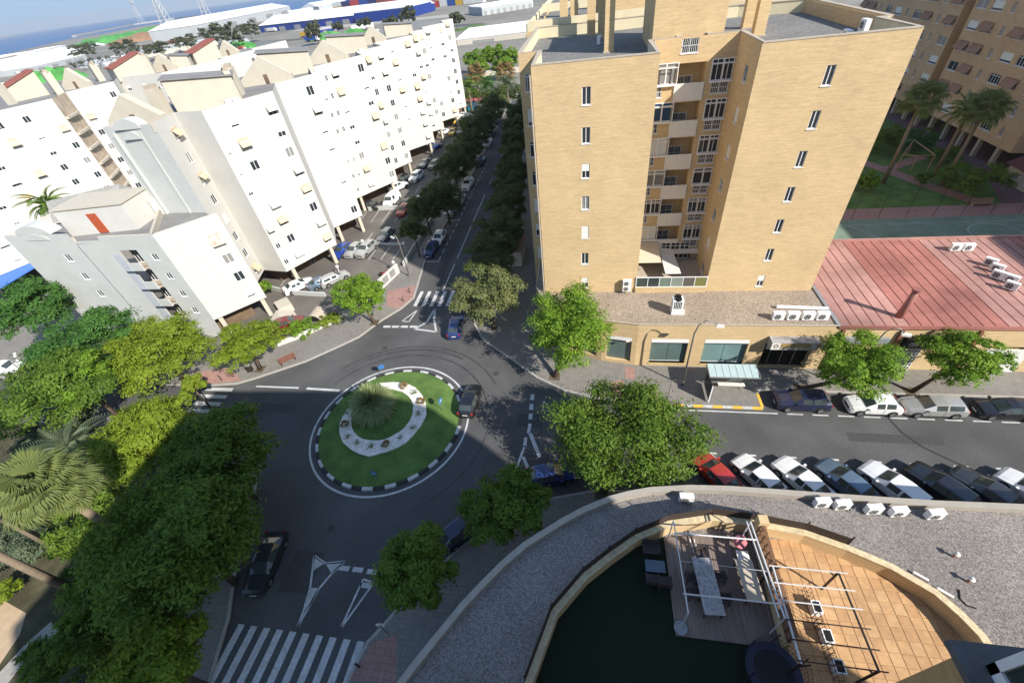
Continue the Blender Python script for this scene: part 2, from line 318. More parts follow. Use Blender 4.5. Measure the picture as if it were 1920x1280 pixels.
# worn asphalt: tyre-polished arcs, utility cuts and patches
m_tm = mat('tyre_polish', (0.050, 0.049, 0.049), 0.75, 0.35, 1.2); m_pt = mat('asphalt_patch', (0.058, 0.057, 0.056), 0.9, 0.2, 5.0); m_po = mat('pale_patch', (0.10, 0.098, 0.094), 0.92, 0.2, 4.0)
for rr, a0, a1, wd in ((9.7, 15, 150, .22), (11.2, 30, 140, .2), (9.9, -60, 10, .16), (10.6, 60, 125, .3)): st('tyre_track', MB().ring(RC[0], RC[1], rr, rr + wd, 0.0035 + rr * 1e-5, 60, R(a0), R(a1)), m_tm)
for x0, x1, y0, y1, m in ((-6.5, -4.0, 24.5, 26.0, m_pt), (22, 29, 24.6, 25.5, m_pt), (-21.8, -20.6, 50, 62, m_pt), (-18, -16.2, 52, 70, m_po), (-22.5, -20, 8.5, 11.5, m_pt), (36, 50, 25.4, 26.2, m_po), (-36, -31, 24.8, 26.0, m_pt), (-18.2, -16.8, 38, 41.5, m_po)): st('asphalt_patch', MB().sheet(rect(x0, x1, y0, y1), 0.0025), m)
for px, py in ((930, 700), (1180, 790), (620, 990), (870, 560)): st('manhole_cover', MB().ring(*g(px, py), 0, 0.33, 0.0045, 18), _M['iron_cover'])
# ================================================================ FACADES AND WINDOWS
m_brick = brick_mat('yellow_brick', (0.57, 0.42, 0.235), var=0.13)
m_cream = mat('cream_render', (0.62, 0.55, 0.38), 0.85, 0.06, 1.5)
m_cap = mat('stone_coping', (0.40, 0.34, 0.27), 0.8, 0.12, 3.0)
m_white = mat('white_render', (0.50, 0.49, 0.46), 0.85, 0.04, 0.8, var2=0.03)
m_grey = mat('grey_and_shaded_render', (0.47, 0.48, 0.46), 0.85, 0.04, 0.6, var2=0.04)  # on the white blocks' less lit sides this grey paints in the shade
m_alu = mat('white_aluminium', (0.74, 0.74, 0.74), 0.45, 0.03, 4.0, spec=0.5)
m_glass = glass(); m_glassb = glass('blue_glass', (0.03, 0.07, 0.14)); m_curt = mat('curtained_glass', (0.22, 0.22, 0.21), 0.15, 0.35, 6.0, spec=0.6, stretch=(6, 6, 0.3))
m_blind = mat('roller_shutter', (0.66, 0.65, 0.61), 0.6, 0.06, 2.0, stretch=(1, 1, 22))
m_beige = mat('beige_awning', (0.55, 0.42, 0.29), 0.85, 0.06, 3.0)
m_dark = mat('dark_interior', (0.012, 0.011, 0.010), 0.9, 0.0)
m_panel = mat('balcony_panel_white', (0.70, 0.66, 0.60), 0.6, 0.05, 4.0)
m_roofg = gravel_mat('roof_gravel_grey', (0.17, 0.165, 0.155), 0.7, 1.3, 9.0)
m_roofb = gravel_mat('roof_gravel_beige', (0.29, 0.235, 0.18), 0.65, 1.35, 11.0)
m_metal = mat('grey_metal', (0.30, 0.30, 0.30), 0.5, 0.1, 3.0, metal=0.3)
m_redw = mat('brown_shade_awning', (0.30, 0.17, 0.11), 0.85, 0.1, 3.0)

_WC = {}
def win_mesh(kind, wd, h, dep=0.14):
    key = (kind, round(wd, 2), round(h, 2), dep)
    if key in _WC: return _WC[key]
    fr, pn, ex = MB(), MB(), None; t = 0.055; a, b = -wd / 2, wd / 2; y0, y1 = dep - 0.10, dep - 0.03
    fr.box(a, b, y0, y1, 0, t); fr.box(a, b, y0, y1, h - t, h); fr.box(a, a + t, y0, y1, t, h - t); fr.box(b - t, b, y0, y1, t, h - t)
    nm = 1 if kind in ('slide', 'half', 'curt', 'blue', 'barred') else (3 if kind == 'wide' else 0)
    for i in range(nm): x = a + wd * (i + 1) / (nm + 1); fr.box(x - t / 2, x + t / 2, y0 + 0.01, y1 - 0.01, t, h - t)
    if kind == 'wide' or h > 1.45: fr.box(a + t, b - t, y0 + 0.005, y1 - 0.005, h * 0.78, h * 0.78 + t)
    fr.box(a - 0.06, b + 0.06, -0.05, y1, -0.06, -0.002)
    pn.add([(a + t, y1 - 0.025, t), (b - t, y1 - 0.025, t), (b - t, y1 - 0.025, h - t), (a + t, y1 - 0.025, h - t)], [(0, 1, 2, 3)])
    if kind in ('half', 'shut', 'low'):
        q = {'half': 0.5, 'shut': 0.03, 'low': 0.22}[kind]; ex = MB(); ns = max(3, int((1 - q) * h / 0.16))
        for i in range(ns):
            z0 = h * q + (h - h * q) * i / ns; z1 = h * q + (h - h * q) * (i + 1) / ns; ex.add([(a + 0.01, y0 - 0.03, z0), (b - 0.01, y0 - 0.03, z0), (b - 0.01, y0 - 0.012, z1), (a + 0.01, y0 - 0.012, z1)], [(0, 1, 2, 3)])
    if kind == 'barred':
        ex = MB(); k = max(4, int(wd / 0.14))
        for i in range(k): x = a + wd * (i + 0.5) / k; ex.box(x - 0.014, x + 0.014, -0.03, -0.005, 0, h)
        ex.box(a, b, -0.03, -0.005, h * 0.5, h * 0.5 + 0.04)
    r_ = (fr.mesh('window', m_alu), pn.mesh('pane', {'curt': m_curt, 'blue': m_glassb}.get(kind, m_glass)), ex.mesh('shutter', m_blind if kind != 'barred' else m_alu) if ex else None)
    _WC[key] = r_; return r_
def put_window(par, P, a, kind, wd, h, dep=0.14, nm='window'):
    f, p, x = win_mesh(kind, wd, h, dep); o = link(nm, f, par, P, a)
    for nmx, me in (('pane', p), ('shutter' if kind != 'barred' else 'grille', x)):
        if me: link(nmx, me, o)
    return o
def awning(par, P, a, wd, drop, out, m, dep=0.0):
    q = MB(); n = max(4, int(wd / 0.3))
    q.add([(-wd / 2, 0, 0), (wd / 2, 0, 0), (wd / 2, -out, -drop), (-wd / 2, -out, -drop), (-wd / 2, -0.0, -0.02), (wd / 2, 0, -0.02), (wd / 2, -out + .01, -drop - 0.02), (-wd / 2, -out + .01, -drop - 0.02)],
          [(0, 3, 2, 1), (4, 5, 6, 7), (3, 7, 6, 2), (0, 4, 7, 3), (1, 2, 6, 5)])
    q.box(-wd / 2, wd / 2, -0.08, 0.0, 0.0, 0.08)
    for s_ in (-1, 1): q.tube([(s_ * wd / 2 * 0.97, 0, -drop * 1.2), (s_ * wd / 2 * 0.97, -out, -drop - 0.02)], 0.015, 5)
    return link('awning', q.mesh('awning', m), par, P, a)
def facade(par, p0, p1, z0, z1, ops, m, name='wall', dep=0.16, wins=True):
    """upright wall from p0 to p1 (left to right seen from outside) with real openings; ops = (s, zbottom, w, h, kind[, awning])"""
    dx, dy = p1[0] - p0[0], p1[1] - p0[1]; L = math.hypot(dx, dy); ux, uy = dx / L, dy / L; nx, ny = uy, -ux; ang = math.atan2(dy, dx)
    ss = sorted({0.0, round(L, 4)} | {round(o[0] - o[2] / 2, 3) for o in ops} | {round(o[0] + o[2] / 2, 3) for o in ops})
    zs = sorted({z0, z1} | {round(o[1], 3) for o in ops} | {round(o[1] + o[3], 3) for o in ops})
    ss = [s for s in ss if -1e-3 <= s <= L + 1e-3]; q = MB(); vi = {}
    def V(s, z, d=0.0):
        k = (round(s, 4), round(z, 4), d)
        if k not in vi: vi[k] = len(q.v); q.v.append((p0[0] + ux * s - nx * d, p0[1] + uy * s - ny * d, z))
        return vi[k]
    for i in range(len(ss) - 1):
        for j in range(len(zs) - 1):
            cs, cz = (ss[i] + ss[i + 1]) / 2, (zs[j] + zs[j + 1]) / 2
            if any(abs(cs - o[0]) < o[2] / 2 and o[1] < cz < o[1] + o[3] for o in ops): continue
            q.f.append((V(ss[i], zs[j]), V(ss[i + 1], zs[j]), V(ss[i + 1], zs[j + 1]), V(ss[i], zs[j + 1]))); q.m.append(0)
    for o in ops:
        a, b, c, d = o[0] - o[2] / 2, o[0] + o[2] / 2, o[1], o[1] + o[3]; a, b, c, d = round(a, 3), round(b, 3), round(c, 3), round(d, 3)
        for (s1, t1, s2, t2) in ((a, c, a, d), (a, d, b, d), (b, d, b, c), (b, c, a, c)): q.f.append((V(s1, t1), V(s2, t2), V(s2, t2, dep), V(s1, t1, dep))); q.m.append(0)
    w_ = q.build(name, m, par)
    if wins:
        for o in ops:
            P = (p0[0] + ux * o[0], p0[1] + uy * o[0], o[1])
            if o[4]: put_window(par, P, ang, o[4], o[2], o[3], dep)
            if len(o) > 5 and o[5]: awning(par, (P[0] + nx * 0.02, P[1] + ny * 0.02, o[1] + o[3] + 0.05), ang, o[2] + 0.3, *o[5])
    return w_
def ac_unit(loc, a, label, par=None, sc=1.0, group='rooftop air conditioners', two=False):
    """outdoor condenser: cased box, round fan grille, feet"""
    W, D, Hh = 0.85 * sc, 0.34 * sc, (1.3 if two else 0.65) * sc
    t = thing('air_conditioner', label, 'air conditioner', loc, group, world=False); t.rotation_euler = (0, 0, a)
    q = MB(); q.box(-W / 2, W / 2, -D / 2, D / 2, 0.09, 0.09 + Hh); q.box(-W / 2 - 0.01, W / 2 + 0.01, -D / 2 - 0.01, D / 2 + 0.01, 0.09 + Hh, 0.12 + Hh); q.build('casing', m_alu, t)
    for i in range(2 if two else 1):
        f = MB(); zc = 0.09 + Hh * ((i + 0.5) / (2 if two else 1)); k = 18
        f.tube([(-W * 0.1, -D / 2 - 0.03, zc), (-W * 0.1, -D / 2 + 0.01, zc)], 0.25 * sc, k); fo = f.build('fan', m_metal, t)
        b = MB()
        for j in range(4): an = j * math.pi / 2 + 0.4; b.add([(-W * .1, -D / 2 - .035, zc), (-W * .1 + .22 * sc * math.cos(an), -D / 2 - .035, zc + .22 * sc * math.sin(an)), (-W * .1 + .22 * sc * math.cos(an + .7), -D / 2 - .035, zc + .22 * sc * math.sin(an + .7))], [(0, 1, 2)])
        b.build('fan_blades', m_dark, fo)
    for x in (-W * 0.35, W * 0.35): MB().box(x - 0.04, x + 0.04, -D / 2, D / 2, 0, 0.09).build('foot', m_metal, t)
    return t

# ================================================================ YELLOW BRICK TOWER
T = thing('apartment_tower', 'tall yellow brick tower of two blocks with balcony recess between them', 'building', (8, 42, 0))
ZS, ZR = 5.6, 26.9
zw = [6.15 + 2.95 * i for i in range(7)]
kL = ['half', 'slide', 'shut', 'curt', 'half', 'slide', 'slide'][::-1]; kL = ['half', 'slide', 'shut', 'curt', 'half', 'slide', 'slide']
facade(T, (-4.5, 38.5), (5.1, 38.5), ZS, ZR, [(4.25, z, 0.7, 1.3, k) for z, k in zip(zw, kL)], m_brick)
kR = ['half', 'slide', 'slide', 'slide', 'slide', 'slide', 'slide']
facade(T, (12.0, 38.5), (21.9, 38.5), ZS, ZR, [(5.02, z, 0.62, 1.3, k) for z, k in zip(zw, kR)], m_brick)
YB = 44.4
facade(T, (12.0, YB), (12.0, 38.5), ZS, ZR, [(2.55 + 0.9, z + 0.15, 1.0, 1.15, k) for z, k in zip(zw, ['slide', 'shut', 'slide', 'curt', 'shut', 'shut', 'slide'])], m_brick)
facade(T, (21.9, 38.5), (21.9, 62), ZS, ZR, [], m_brick)
facade(T, (5.1, 38.5), (5.1, YB), ZS, ZR, [(3, z, 0.8, 1.2, 'slide') for z in zw], m_brick)
facade(T, (-4.5, 44.8), (-4.5, 38.5), ZS, ZR, [(1.5, z, 0.6, 1.2, 'slide') for z in zw], m_brick)
facade(T, (-6.3, 44.8), (-4.5, 44.8), 0.1, ZR, [(0.85, z, 0.8, 1.5, k) for z, k in zip([zw[0] - 2.95] + zw, ['slide', 'shut', 'half', 'shut', 'slide', 'slide', 'low', 'wide'])], m_brick)
facade(T, (-6.3, 90), (-6.3, 44.8), 0.1, ZR, [(30 + 4.2 * i, z, 1.2, 1.3, random.choice(['slide', 'half', 'curt'])) for i in range(3) for z in zw], m_brick)
# recess back wall: glazed galleries left and right, open loggias in the middle
ops = []
for k in range(6):
    z = 23.55 - 3.01 * k
    ops += [(0.5 + 0.9, z, 1.8, 1.6, 'blue' if k == 1 else ('shut' if k in (2, 5) else ('wide' if k == 4 else 'curt'))), (0.87, z - 1.0, 0.7, 0.9, 'barred'),
            (6.0, z, 1.7, 1.6, 'wide' if k != 3 else 'slide'), (6.0, z - 1.0, 1.45, 0.9, 'barred'), (3.45, z - 1.35, 2.4, 2.85, None)]
ops = [(o[0], o[1], o[2], o[3], o[4]) for o in ops]
facade(T, (5.1, YB), (12.0, YB), ZS, ZR, ops + [(3.1, 25.75, 1.35, 1.05, 'barred'), (3.5, 5.9, 5.6, 1.1, None)], m_brick)
for k in range(6):
    z = 23.55 - 3.01 * k; x0, x1 = 7.35, 9.75
    lg = MB(); lg.box(x0, x1, YB + 1.5, YB + 1.62, z - 1.4, z + 1.55); lg.box(x0 - 0.1, x0, YB + 0.17, YB + 1.5, z - 1.4, z + 1.55); lg.box(x1, x1 + 0.1, YB + 0.17, YB + 1.5, z - 1.4, z + 1.55); lg.build('loggia_wall', m_brick, T)
    MB().box(x0 - 0.1, x1 + 0.1, YB + 0.02, YB + 1.5, z - 1.5, z - 1.4).box(x0 - .1, x1 + .1, YB + .17, YB + 1.5, z + 1.5, z + 1.6).build('balcony_floor', m_cap, T)
    put_window(T, (8.35, YB + 1.49, z - 1.0), 0, 'barred', 1.3, 1.3, 0.05)
    bp = MB()
    bp.box(x0 - 0.02, x1 + 0.02, YB - 0.12, YB - 0.06, z - 1.4, z - 1.34); bp.box(x0 - 0.02, x1 + 0.02, YB - 0.12, YB - 0.06, z - 0.06, z); 
    for i in range(4): x = x0 + (x1 - x0) * i / 3; bp.box(x - 0.025, x + 0.025, YB - 0.12, YB - 0.06, z - 1.34, z - 0.06)
    o = bp.build('balcony_rail', m_alu, T)
    for i in range(3): a, b = x0 + 0.8 * i + 0.03, x0 + 0.8 * i + 0.77; MB().box(a, b, YB - 0.105, YB - 0.08, z - 1.33, z - 0.07).build('panel', m_panel, o)
    for cx, cw in ((6.5, 1.8), (11.1, 1.8)):  # projecting gallery frames
        fr = MB(); a, b = cx - cw / 2 - 0.05, cx + cw / 2 + 0.05
        for zz in (z - 0.05, z + 1.25, z + 1.6): fr.box(a, b, YB - 0.3, YB - 0.24, zz, zz + 0.06)
        for x in (a, (a + b) / 2, b): fr.box(x - 0.03, x + 0.03, YB - 0.31, YB - 0.23, z, z + 1.6)
        fr.box(a, b, YB - 0.3, YB - 0.003, z - 0.1, z - 0.05)
        if k < 6: fr.build('gallery_frame', m_alu, T)
# ground-floor terrace of the recess
fr = MB(); fr.box(5.0, 12.0, 38.3, 38.5, ZS, 6.25); fr.build('terrace_parapet', m_brick, T)
gr = MB(); gr.box(5.0, 12.0, 38.36, 38.44, 7.4, 7.46).box(5.0, 12.0, 38.36, 38.44, 6.25, 6.31)
for i in range(7): x = 5.04 + 6.9 * i / 6; gr.box(x - 0.03, x + 0.03, 38.36, 38.44, 6.31, 7.4)
go = gr.build('terrace_rail', m_alu, T)
gcols = [(0.04, 0.06, 0.05), (0.04, 0.05, 0.05), (0.14, 0.19, 0.15), (0.20, 0.24, 0.20), (0.10, 0.09, 0.075), (0.16, 0.16, 0.05)]
for i in range(6): x = 5.07 + 6.9 * i / 6; MB().box(x, x + 1.09, 38.39, 38.41, 6.31, 7.4).build('pane', mat('rail_glass_%d' % i, gcols[i], 0.12, 0.1, 2, spec=0.6), go)
MB().box(5.1, 12.0, 38.5, YB, 6.0, 6.05).build('terrace_floor', m_cap, T)
for x in (8.6, 9.6, 10.6): put_window(T, (x, YB - 0.12, 6.1), 0, 'slide', 0.95, 2.0, 0.05, 'terrace_door')
aw = MB(); n = 12
for i in range(n):
    y0, y1 = YB - 0.2 - 3.6 * i / n, YB - 0.2 - 3.6 * (i + 1) / n; z0, z1 = 8.3 - 0.5 * i / n, 8.3 - 0.5 * (i + 1) / n
    aw.add([(5.2, y0, z0), (7.6, y0, z0), (7.75, y1, z1 + 0.02), (5.2, y1, z1 + 0.02)], [(0, 3, 2, 1)])
aw.build('terrace_awning', mat('cream_awning', (0.60, 0.52, 0.40), 0.85, 0.12, 1.0, stretch=(0.2, 6, 1)), T)
aw = MB(); aw.add([(7.7, YB - 1.0, 8.0), (9.1, YB - 1.2, 7.9), (9.6, 39.4, 7.2), (8.0, 39.2, 7.3)], [(0, 3, 2, 1)]); aw.build('terrace_awning', m_white, T)
MB().box(5.1, 12.0, YB - 0.75, YB - 0.28, 7.0, 7.12).box(5.1, 12.0, YB - .3, YB - .18, 7.0, 7.3).build('terrace_canopy', m_panel, T)
# roofs, parapets, copings
def parapet(poly, closed=True):
    MB().wall(poly, 0.28, 25.85, ZR - 0.02, closed=closed).build('parapet', m_cream, T); MB().wall(poly, 0.42, ZR - 0.02, ZR + 0.06, closed=closed).build('coping', m_cap, T)
pl = [(-4.35, 38.65), (4.95, 38.65), (4.95, 44.55), (7.3, 44.55), (7.3, 62), (-6.15, 62), (-6.15, 44.95), (-4.35, 44.95)]
pr_ = [(12.15, 38.65), (21.75, 38.65), (21.75, 44.4), (22.6, 44.4), (22.6, 60), (16, 62), (9.7, 62), (9.7, 44.55), (12.15, 44.55)]
for p in (pl, pr_): MB().sheet(p, 25.85).build('roof', m_roofg, T); parapet(p)
facade(T, (22.75, 44.25), (22.75, 62), ZS, ZR, [], m_brick)
# lift and stair core, chimney stacks
MB().box(5.2, 10.9, 45.3, 54, 25.8, 34).build('stair_core', m_brick, T)
MB().box(5.05, 11.05, 45.15, 54.15, 34, 34.15).build('core_coping', m_cap, T)
for (x, y, s, h) in ((1.7, 48.2, 0.42, 5.2), (0.1, 60, 0.45, 5.2), (1.2, 57, 0.4, 4.5), (14.6, 48.8, 0.45, 5.2), (14.9, 53.7, 0.45, 5.2)):
    c_ = MB(); c_.box(x - s, x + s, y - s, y + s, 25.8, 25.8 + h).build('chimney', m_brick, T)
    MB().box(x - s - .1, x + s + .1, y - s - .1, y + s + .1, 25.8, 25.95).build('chimney_base', m_cap, T)
    l_ = MB()
    for i in range(4): l_.box(x - s - .02, x + s + .02, y - s - .02, y + s + .02, 25.9 + h + 0.16 * i, 25.96 + h + 0.16 * i)
    l_.build('chimney_louvre', m_alu, T)
tv = MB().tube([(20.2, 41.2, 25.9), (20.2, 41.2, 26.0)], 0.1, 6)
# rear part of the same complex
MB().box(-7.5, 6.5, 62.3, 110, 0.1, 26.6).build('rear_wing', m_brick, T)
MB().sheet([(-7.3, 62.6), (6.3, 62.6), (6.3, 110), (-7.3, 110)], 26.62).build('roof', m_roofg, T)
for y in (62.5, 84, 109.8): MB().wall([(-7.4, y), (6.4, y)], 0.25, 26.6, 27.6).build('parapet', m_cream, T)
MB().wall([(-7.4, 62.5), (-7.4, 110)], 0.25, 26.6, 27.3).build('parapet', m_cream, T)
for (x, y) in ((-3.4, 70), (-2.2, 74), (1.2, 72), (2.5, 80)): MB().box(x - .5, x + .5, y - .5, y + .5, 26.6, 31.5).build('chimney', m_brick, T)
MB().box(2.2, 6.4, 66, 72, 26.6, 30).build('stair_core', m_brick, T)
MB().box(9, 24, 62.3, 95, 0.1, 26.6).build('rear_wing', m_brick, T)
for (x0, z0, z1) in ((-4.62, 0.2, 26.3), (5.3, 22.5, 27.0)): MB().tube([(x0, 38.4 if x0 < 0 else YB - .1, z0), (x0, 38.4 if x0 < 0 else YB - .1, z1)], 0.07, 8).build('downpipe', m_cap, T)
ac_unit((19.6, 41.4, 25.87), R(-90), 'tall white condenser by the parapet corner on the tower roof', two=True)
ac_unit((18.9, 42.0, 25.87), R(-90), 'small white condenser beside a taller one on the tower roof')
ac_unit((0.9, 52.6, 25.87), R(80), 'white condenser behind a brick chimney on the tower roof')

# ================================================================ SHOP PODIUM IN FRONT OF THE TOWER
SH = thing('shop_podium', 'low yellow brick shop building with gravel roof and tall shop windows', 'building', (8, 34, 0.12))
YF = 33.0
arc = [(-5.6, 46), (-5.6, 39.5), (-4.6, 37.2), (-2.0, 35.0), (1.6, 33.6), (5.0, YF)]
cols = [(5.95, 0.75, 4.2, 3.15), (12.6, 0.75, 4.4, 3.1)]
def sgl(x0, x1): return ((x0 + x1) / 2 - 5.0, x1 - x0)
bays = [(6.4, 9.9), (11.4, 15.4)]
ops = [(sgl(a, b)[0], 0.55, sgl(a, b)[1], 3.25, None) for a, b in bays] + [(sgl(16.9, 21.1)[0], 0.14, 4.2, 3.3, None)]
facade(SH, (5.0, YF), (22.4, YF), 0.1, ZS + 0.05, ops, m_brick, dep=0.5)
m_shop = mat('shop_glass', (0.17, 0.27, 0.27), 0.10, 0.15, 0.5, spec=0.6)
m_shopd = mat('shop_glass_dark', (0.10, 0.145, 0.14), 0.10, 0.15, 0.5, spec=0.6)
for i, (a, b) in enumerate(bays):
    w_ = MB().box(a, b, YF + 0.30, YF + 0.36, 0.55, 0.62).box(a, b, YF + .30, YF + .36, 3.74, 3.8).build('shop_window', m_alu, SH)
    for j in range(2): x = a + (b - a) * j / 2; MB().box(x + 0.02, x + (b - a) / 2 - 0.02, YF + 0.32, YF + 0.34, 0.62, 3.74).build('pane', m_shop if i else m_shopd, w_)
    MB().box(a, b, YF - 0.02, YF + 0.3, 3.35, 3.78).build('shutter_box', m_alu, w_); MB().box(a - .05, b + .05, YF - 0.06, YF + 0.3, 0.42, 0.55).build('sill', mat('yellow_sill', (0.55, 0.44, 0.2), 0.7, 0.1), w_)
for i in range(len(arc) - 1):
    a, b = arc[i], arc[i + 1]; L = math.hypot(b[0] - a[0], b[1] - a[1]); big = i in (2, 3, 4)
    facade(SH, a, b, 0.1, ZS + 0.05, [(L / 2, 0.55, L * 0.72, 3.25, None)] if big else [], m_brick, dep=0.35)
    if big:
        p, q = lerp(a, b, 0.14), lerp(a, b, 0.86); nx, ny = (b[1] - a[1]) / L, -(b[0] - a[0]) / L
        p2, q2 = (p[0] - nx * .3, p[1] - ny * .3), (q[0] - nx * .3, q[1] - ny * .3); wo = MB().wall([p2, q2], 0.05, 0.55, 3.8).build('shop_window', m_shopd, SH)
        MB().wall([lerp(p, p2, .5), lerp(q, q2, .5)], 0.3, 3.35, 3.78).build('shutter_box', m_alu, wo)
MB().sheet(arc + [(22.4, YF), (22.4, 38.6), (-4.4, 38.6), (-4.4, 46)], ZS).build('roof', m_roofb, SH)
MB().wall([(-5.6, 46)] + arc[1:] + [(22.4, YF)], 0.12, ZS, ZS + 0.1).build('roof_edge', m_cap, SH)
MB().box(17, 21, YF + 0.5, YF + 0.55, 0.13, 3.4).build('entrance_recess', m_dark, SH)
for x in (17.8, 18.9, 20.0): MB().box(x - .03, x + .03, YF + 0.42, YF + 0.48, 0.14, 3.4).build('door_frame', m_metal, SH)
MB().box(17.25, 18.1, YF + .40, YF + .42, 2.3, 2.8).build('notice', m_panel, SH)
# flag-like entrance sign box with two emblems
sg = MB().box(16.95, 21.0, YF - 0.95, YF - 0.02, 3.45, 4.35).build('entrance_sign', mat('sign_grey', (0.33, 0.32, 0.31), 0.5, 0.45, 1.2), SH)
MB().box(17.75, 20.2, YF - .97, YF - .952, 3.75, 4.25).build('sign_lettering_band', mat('gold_lettering', (0.30, 0.22, 0.09), 0.5, 0.5, 9, stretch=(3, 1, 0.6)), sg)
MB().box(16.97, 17.72, YF - .97, YF - .952, 3.5, 4.3).build('sign_field', m_panel, sg)
MB().box(20.3, 21.5, YF - 1.0, YF - .93, 3.7, 4.3).build('side_sign', mat('sign_pale', (0.42, 0.42, 0.42), 0.5, 0.2, 3), sg)
def vring(cx, y, cz, r0, r1, n=20):
    q = MB(); vs = []
    for i in range(n): a = 2 * math.pi * i / n; vs += [(cx + r0 * math.cos(a), y, cz + r0 * math.sin(a)), (cx + r1 * math.cos(a), y, cz + r1 * math.sin(a))]
    return q.add(vs, [(2 * i, 2 * i + 1, 2 * ((i + 1) % n) + 1, 2 * ((i + 1) % n)) for i in range(n)])
vring(17.35, YF - .975, 3.92, .12, .22).build('round_emblem', mat('emblem_grey', (0.08, 0.08, 0.09), 0.5, 0), sg)
vring(20.9, YF - 1.005, 4.02, .06, .2).build('red_emblem', mat('emblem_red', (0.45, 0.12, 0.07), 0.5, 0), sg)
MB().box(3.9, 4.25, YF - .3, YF - .25, 3.6, 3.85).build('plaque', m_panel, SH)
# big roof condenser, wall condenser and the row by the red roof
cu = thing('rooftop_chiller', 'tall white two-fan chiller standing alone on the beige gravel roof', 'air conditioner', (8.65, 34.9, ZS)); x, y = 8.65, 34.9
MB().box(x - .5, x + .5, y - .42, y + .42, ZS + .05, ZS + 1.75).build('casing', m_alu, cu)
for dy in (-0.2, 0.22): MB().cyl(x, y + dy * 1.05, 0.3, ZS + 1.74, ZS + 1.9, 20).build('fan', m_dark, cu)
gv = MB()
for i in range(5): gv.box(x - .36 + .15 * i, x - .28 + .15 * i, y - .435, y - .42, ZS + .8, ZS + 1.6)
gv.build('grille', m_dark, cu); MB().box(x + .5, x + .75, y - .35, y - .1, ZS, ZS + .5).build('pipe_box', m_panel, cu)
ac_unit((4.1, 38.1, ZS + 0.35), 0, 'white two-fan condenser fixed to the tower wall above the gravel roof', two=True)
for i, xx in enumerate((17.5, 18.75, 20.0, 21.2)): ac_unit((xx, 33.9, ZS), 0, ['white condenser at the outer end of the row by the red roof', 'second condenser in the row of four by the red roof', 'beige condenser third in the row of four by the red roof', 'weathered condenser nearest the red roof in the row of four'][i], sc=1.15)
dd = MB().tube([(17.9, 35.6, ZS + .2), (22.2, 35.3, ZS + .2)], 0.17, 10).build('duct_pipe', m_alu); tag(dd, 'long pale duct lying on gravel beside the red roof', 'duct')

# ================================================================ RED-ROOFED HALL
HL = thing('sports_hall', 'long hall with red standing seam metal roof and yellow brick front', 'building', (40, 40, 0.12))
m_red = mat('red_sheet_roof', (0.31, 0.125, 0.10), 0.6, 0.12, 1.2, var2=0.3, scale2=0.2, spec=0.4)
m_red2 = mat('red_sheet_faded', (0.35, 0.19, 0.16), 0.65, 0.12, 1.2, var2=0.3, scale2=0.2, spec=0.4)
m_seam = mat('red_seam', (0.16, 0.05, 0.042), 0.6, 0.1)
facade(HL, (22.45, 33.2), (75, 33.2), 0.1, 5.3, [(6.2, 0.14, 3.0, 3.0, None), (14.5, 0.14, 3.4, 3.0, None)], m_brick, dep=0.3)
RB0, RB1 = 33.05, 47.4
def rz_(y): return 5.55 + (y - RB0) / (RB1 - RB0) * 0.35
x = 22.5; i = 0; me_ = {}
while x < 62:
    wd = 0.92; mm = m_red if 5 < i % 17 < 14 else m_red2
    if mm.name not in me_: me_[mm.name] = MB().add([(0.03, 0, 0), (wd - .03, 0, 0), (wd - .03, RB1 - RB0, .35), (.03, RB1 - RB0, .35), (.03, 0, -.1), (wd - .03, 0, -.1), (wd - .03, RB1 - RB0, .25), (.03, RB1 - RB0, .25)], [(0, 1, 2, 3), (0, 4, 5, 1), (1, 5, 6, 2), (2, 6, 7, 3), (3, 7, 4, 0)]).mesh('roof_panel', mm)
    link('roof_panel', me_[mm.name], HL, (x, RB0, 5.55))
    if 'seam' not in me_: me_['seam'] = MB().add([(-.025, 0, -.06), (.025, 0, -.06), (.025, RB1 - RB0, .29), (-.025, RB1 - RB0, .29), (-.025, 0, .025), (.025, 0, .025), (.025, RB1 - RB0, .375), (-.025, RB1 - RB0, .375)], [(4, 5, 6, 7), (0, 1, 5, 4), (1, 2, 6, 5), (3, 0, 4, 7)]).mesh('roof_seam', m_seam)
    link('roof_seam', me_['seam'], HL, (x, RB0, 5.55)); x += wd; i += 1
MB().box(22.45, 62, 32.98, 33.08, 5.25, 5.6).build('fascia', m_red, HL)
MB().box(22.45, 62, 33.6, 47.2, 0.1, 5.35).build('hall_body', m_brick, HL)
MB().box(22.2, 22.5, 33, 47.3, 5.3, 5.72).build('gutter', m_metal, HL); MB().box(22.4, 62, 47.35, 47.6, 5.6, 6.1).build('ridge_cap', m_red2, HL)
for xx in (22.9, 27.6, 33.6): MB().add([(xx, 33.18, .2), (xx + .25, 33.18, .2), (xx + .25, 33.18, 5.0), (xx, 33.18, 5.0), (xx, 32.7, .2), (xx + .25, 32.7, .2), (xx + .25, 33.0, 5.0), (xx, 33.0, 5.0)], [(4, 5, 6, 7), (0, 4, 7, 3), (1, 2, 6, 5), (3, 7, 6, 2)]).build('buttress', mat('rust_steel', (0.20, 0.08, 0.05), 0.7, 0.15), HL)
d_ = MB().box(27.2, 30.1, 33.1, 33.15, 0.14, 3.1).build('gate', m_metal, HL); gq = MB()
for i in range(13): gq.box(27.2 + .24 * i, 27.24 + .24 * i, 33.04, 33.09, 0.2, 3.05)
for i in range(7): gq.box(27.2, 30.1, 33.03, 33.08, .2 + .45 * i, .25 + .45 * i)
gq.build('gate_bars', m_alu, d_)
sb = MB().box(28.2, 31.8, 32.6, 33.18, 3.35, 4.35).build('hall_sign', mat('sign_black', (0.02, 0.022, 0.028), 0.4, 0.1), HL)
lt = MB(); xs = 28.5
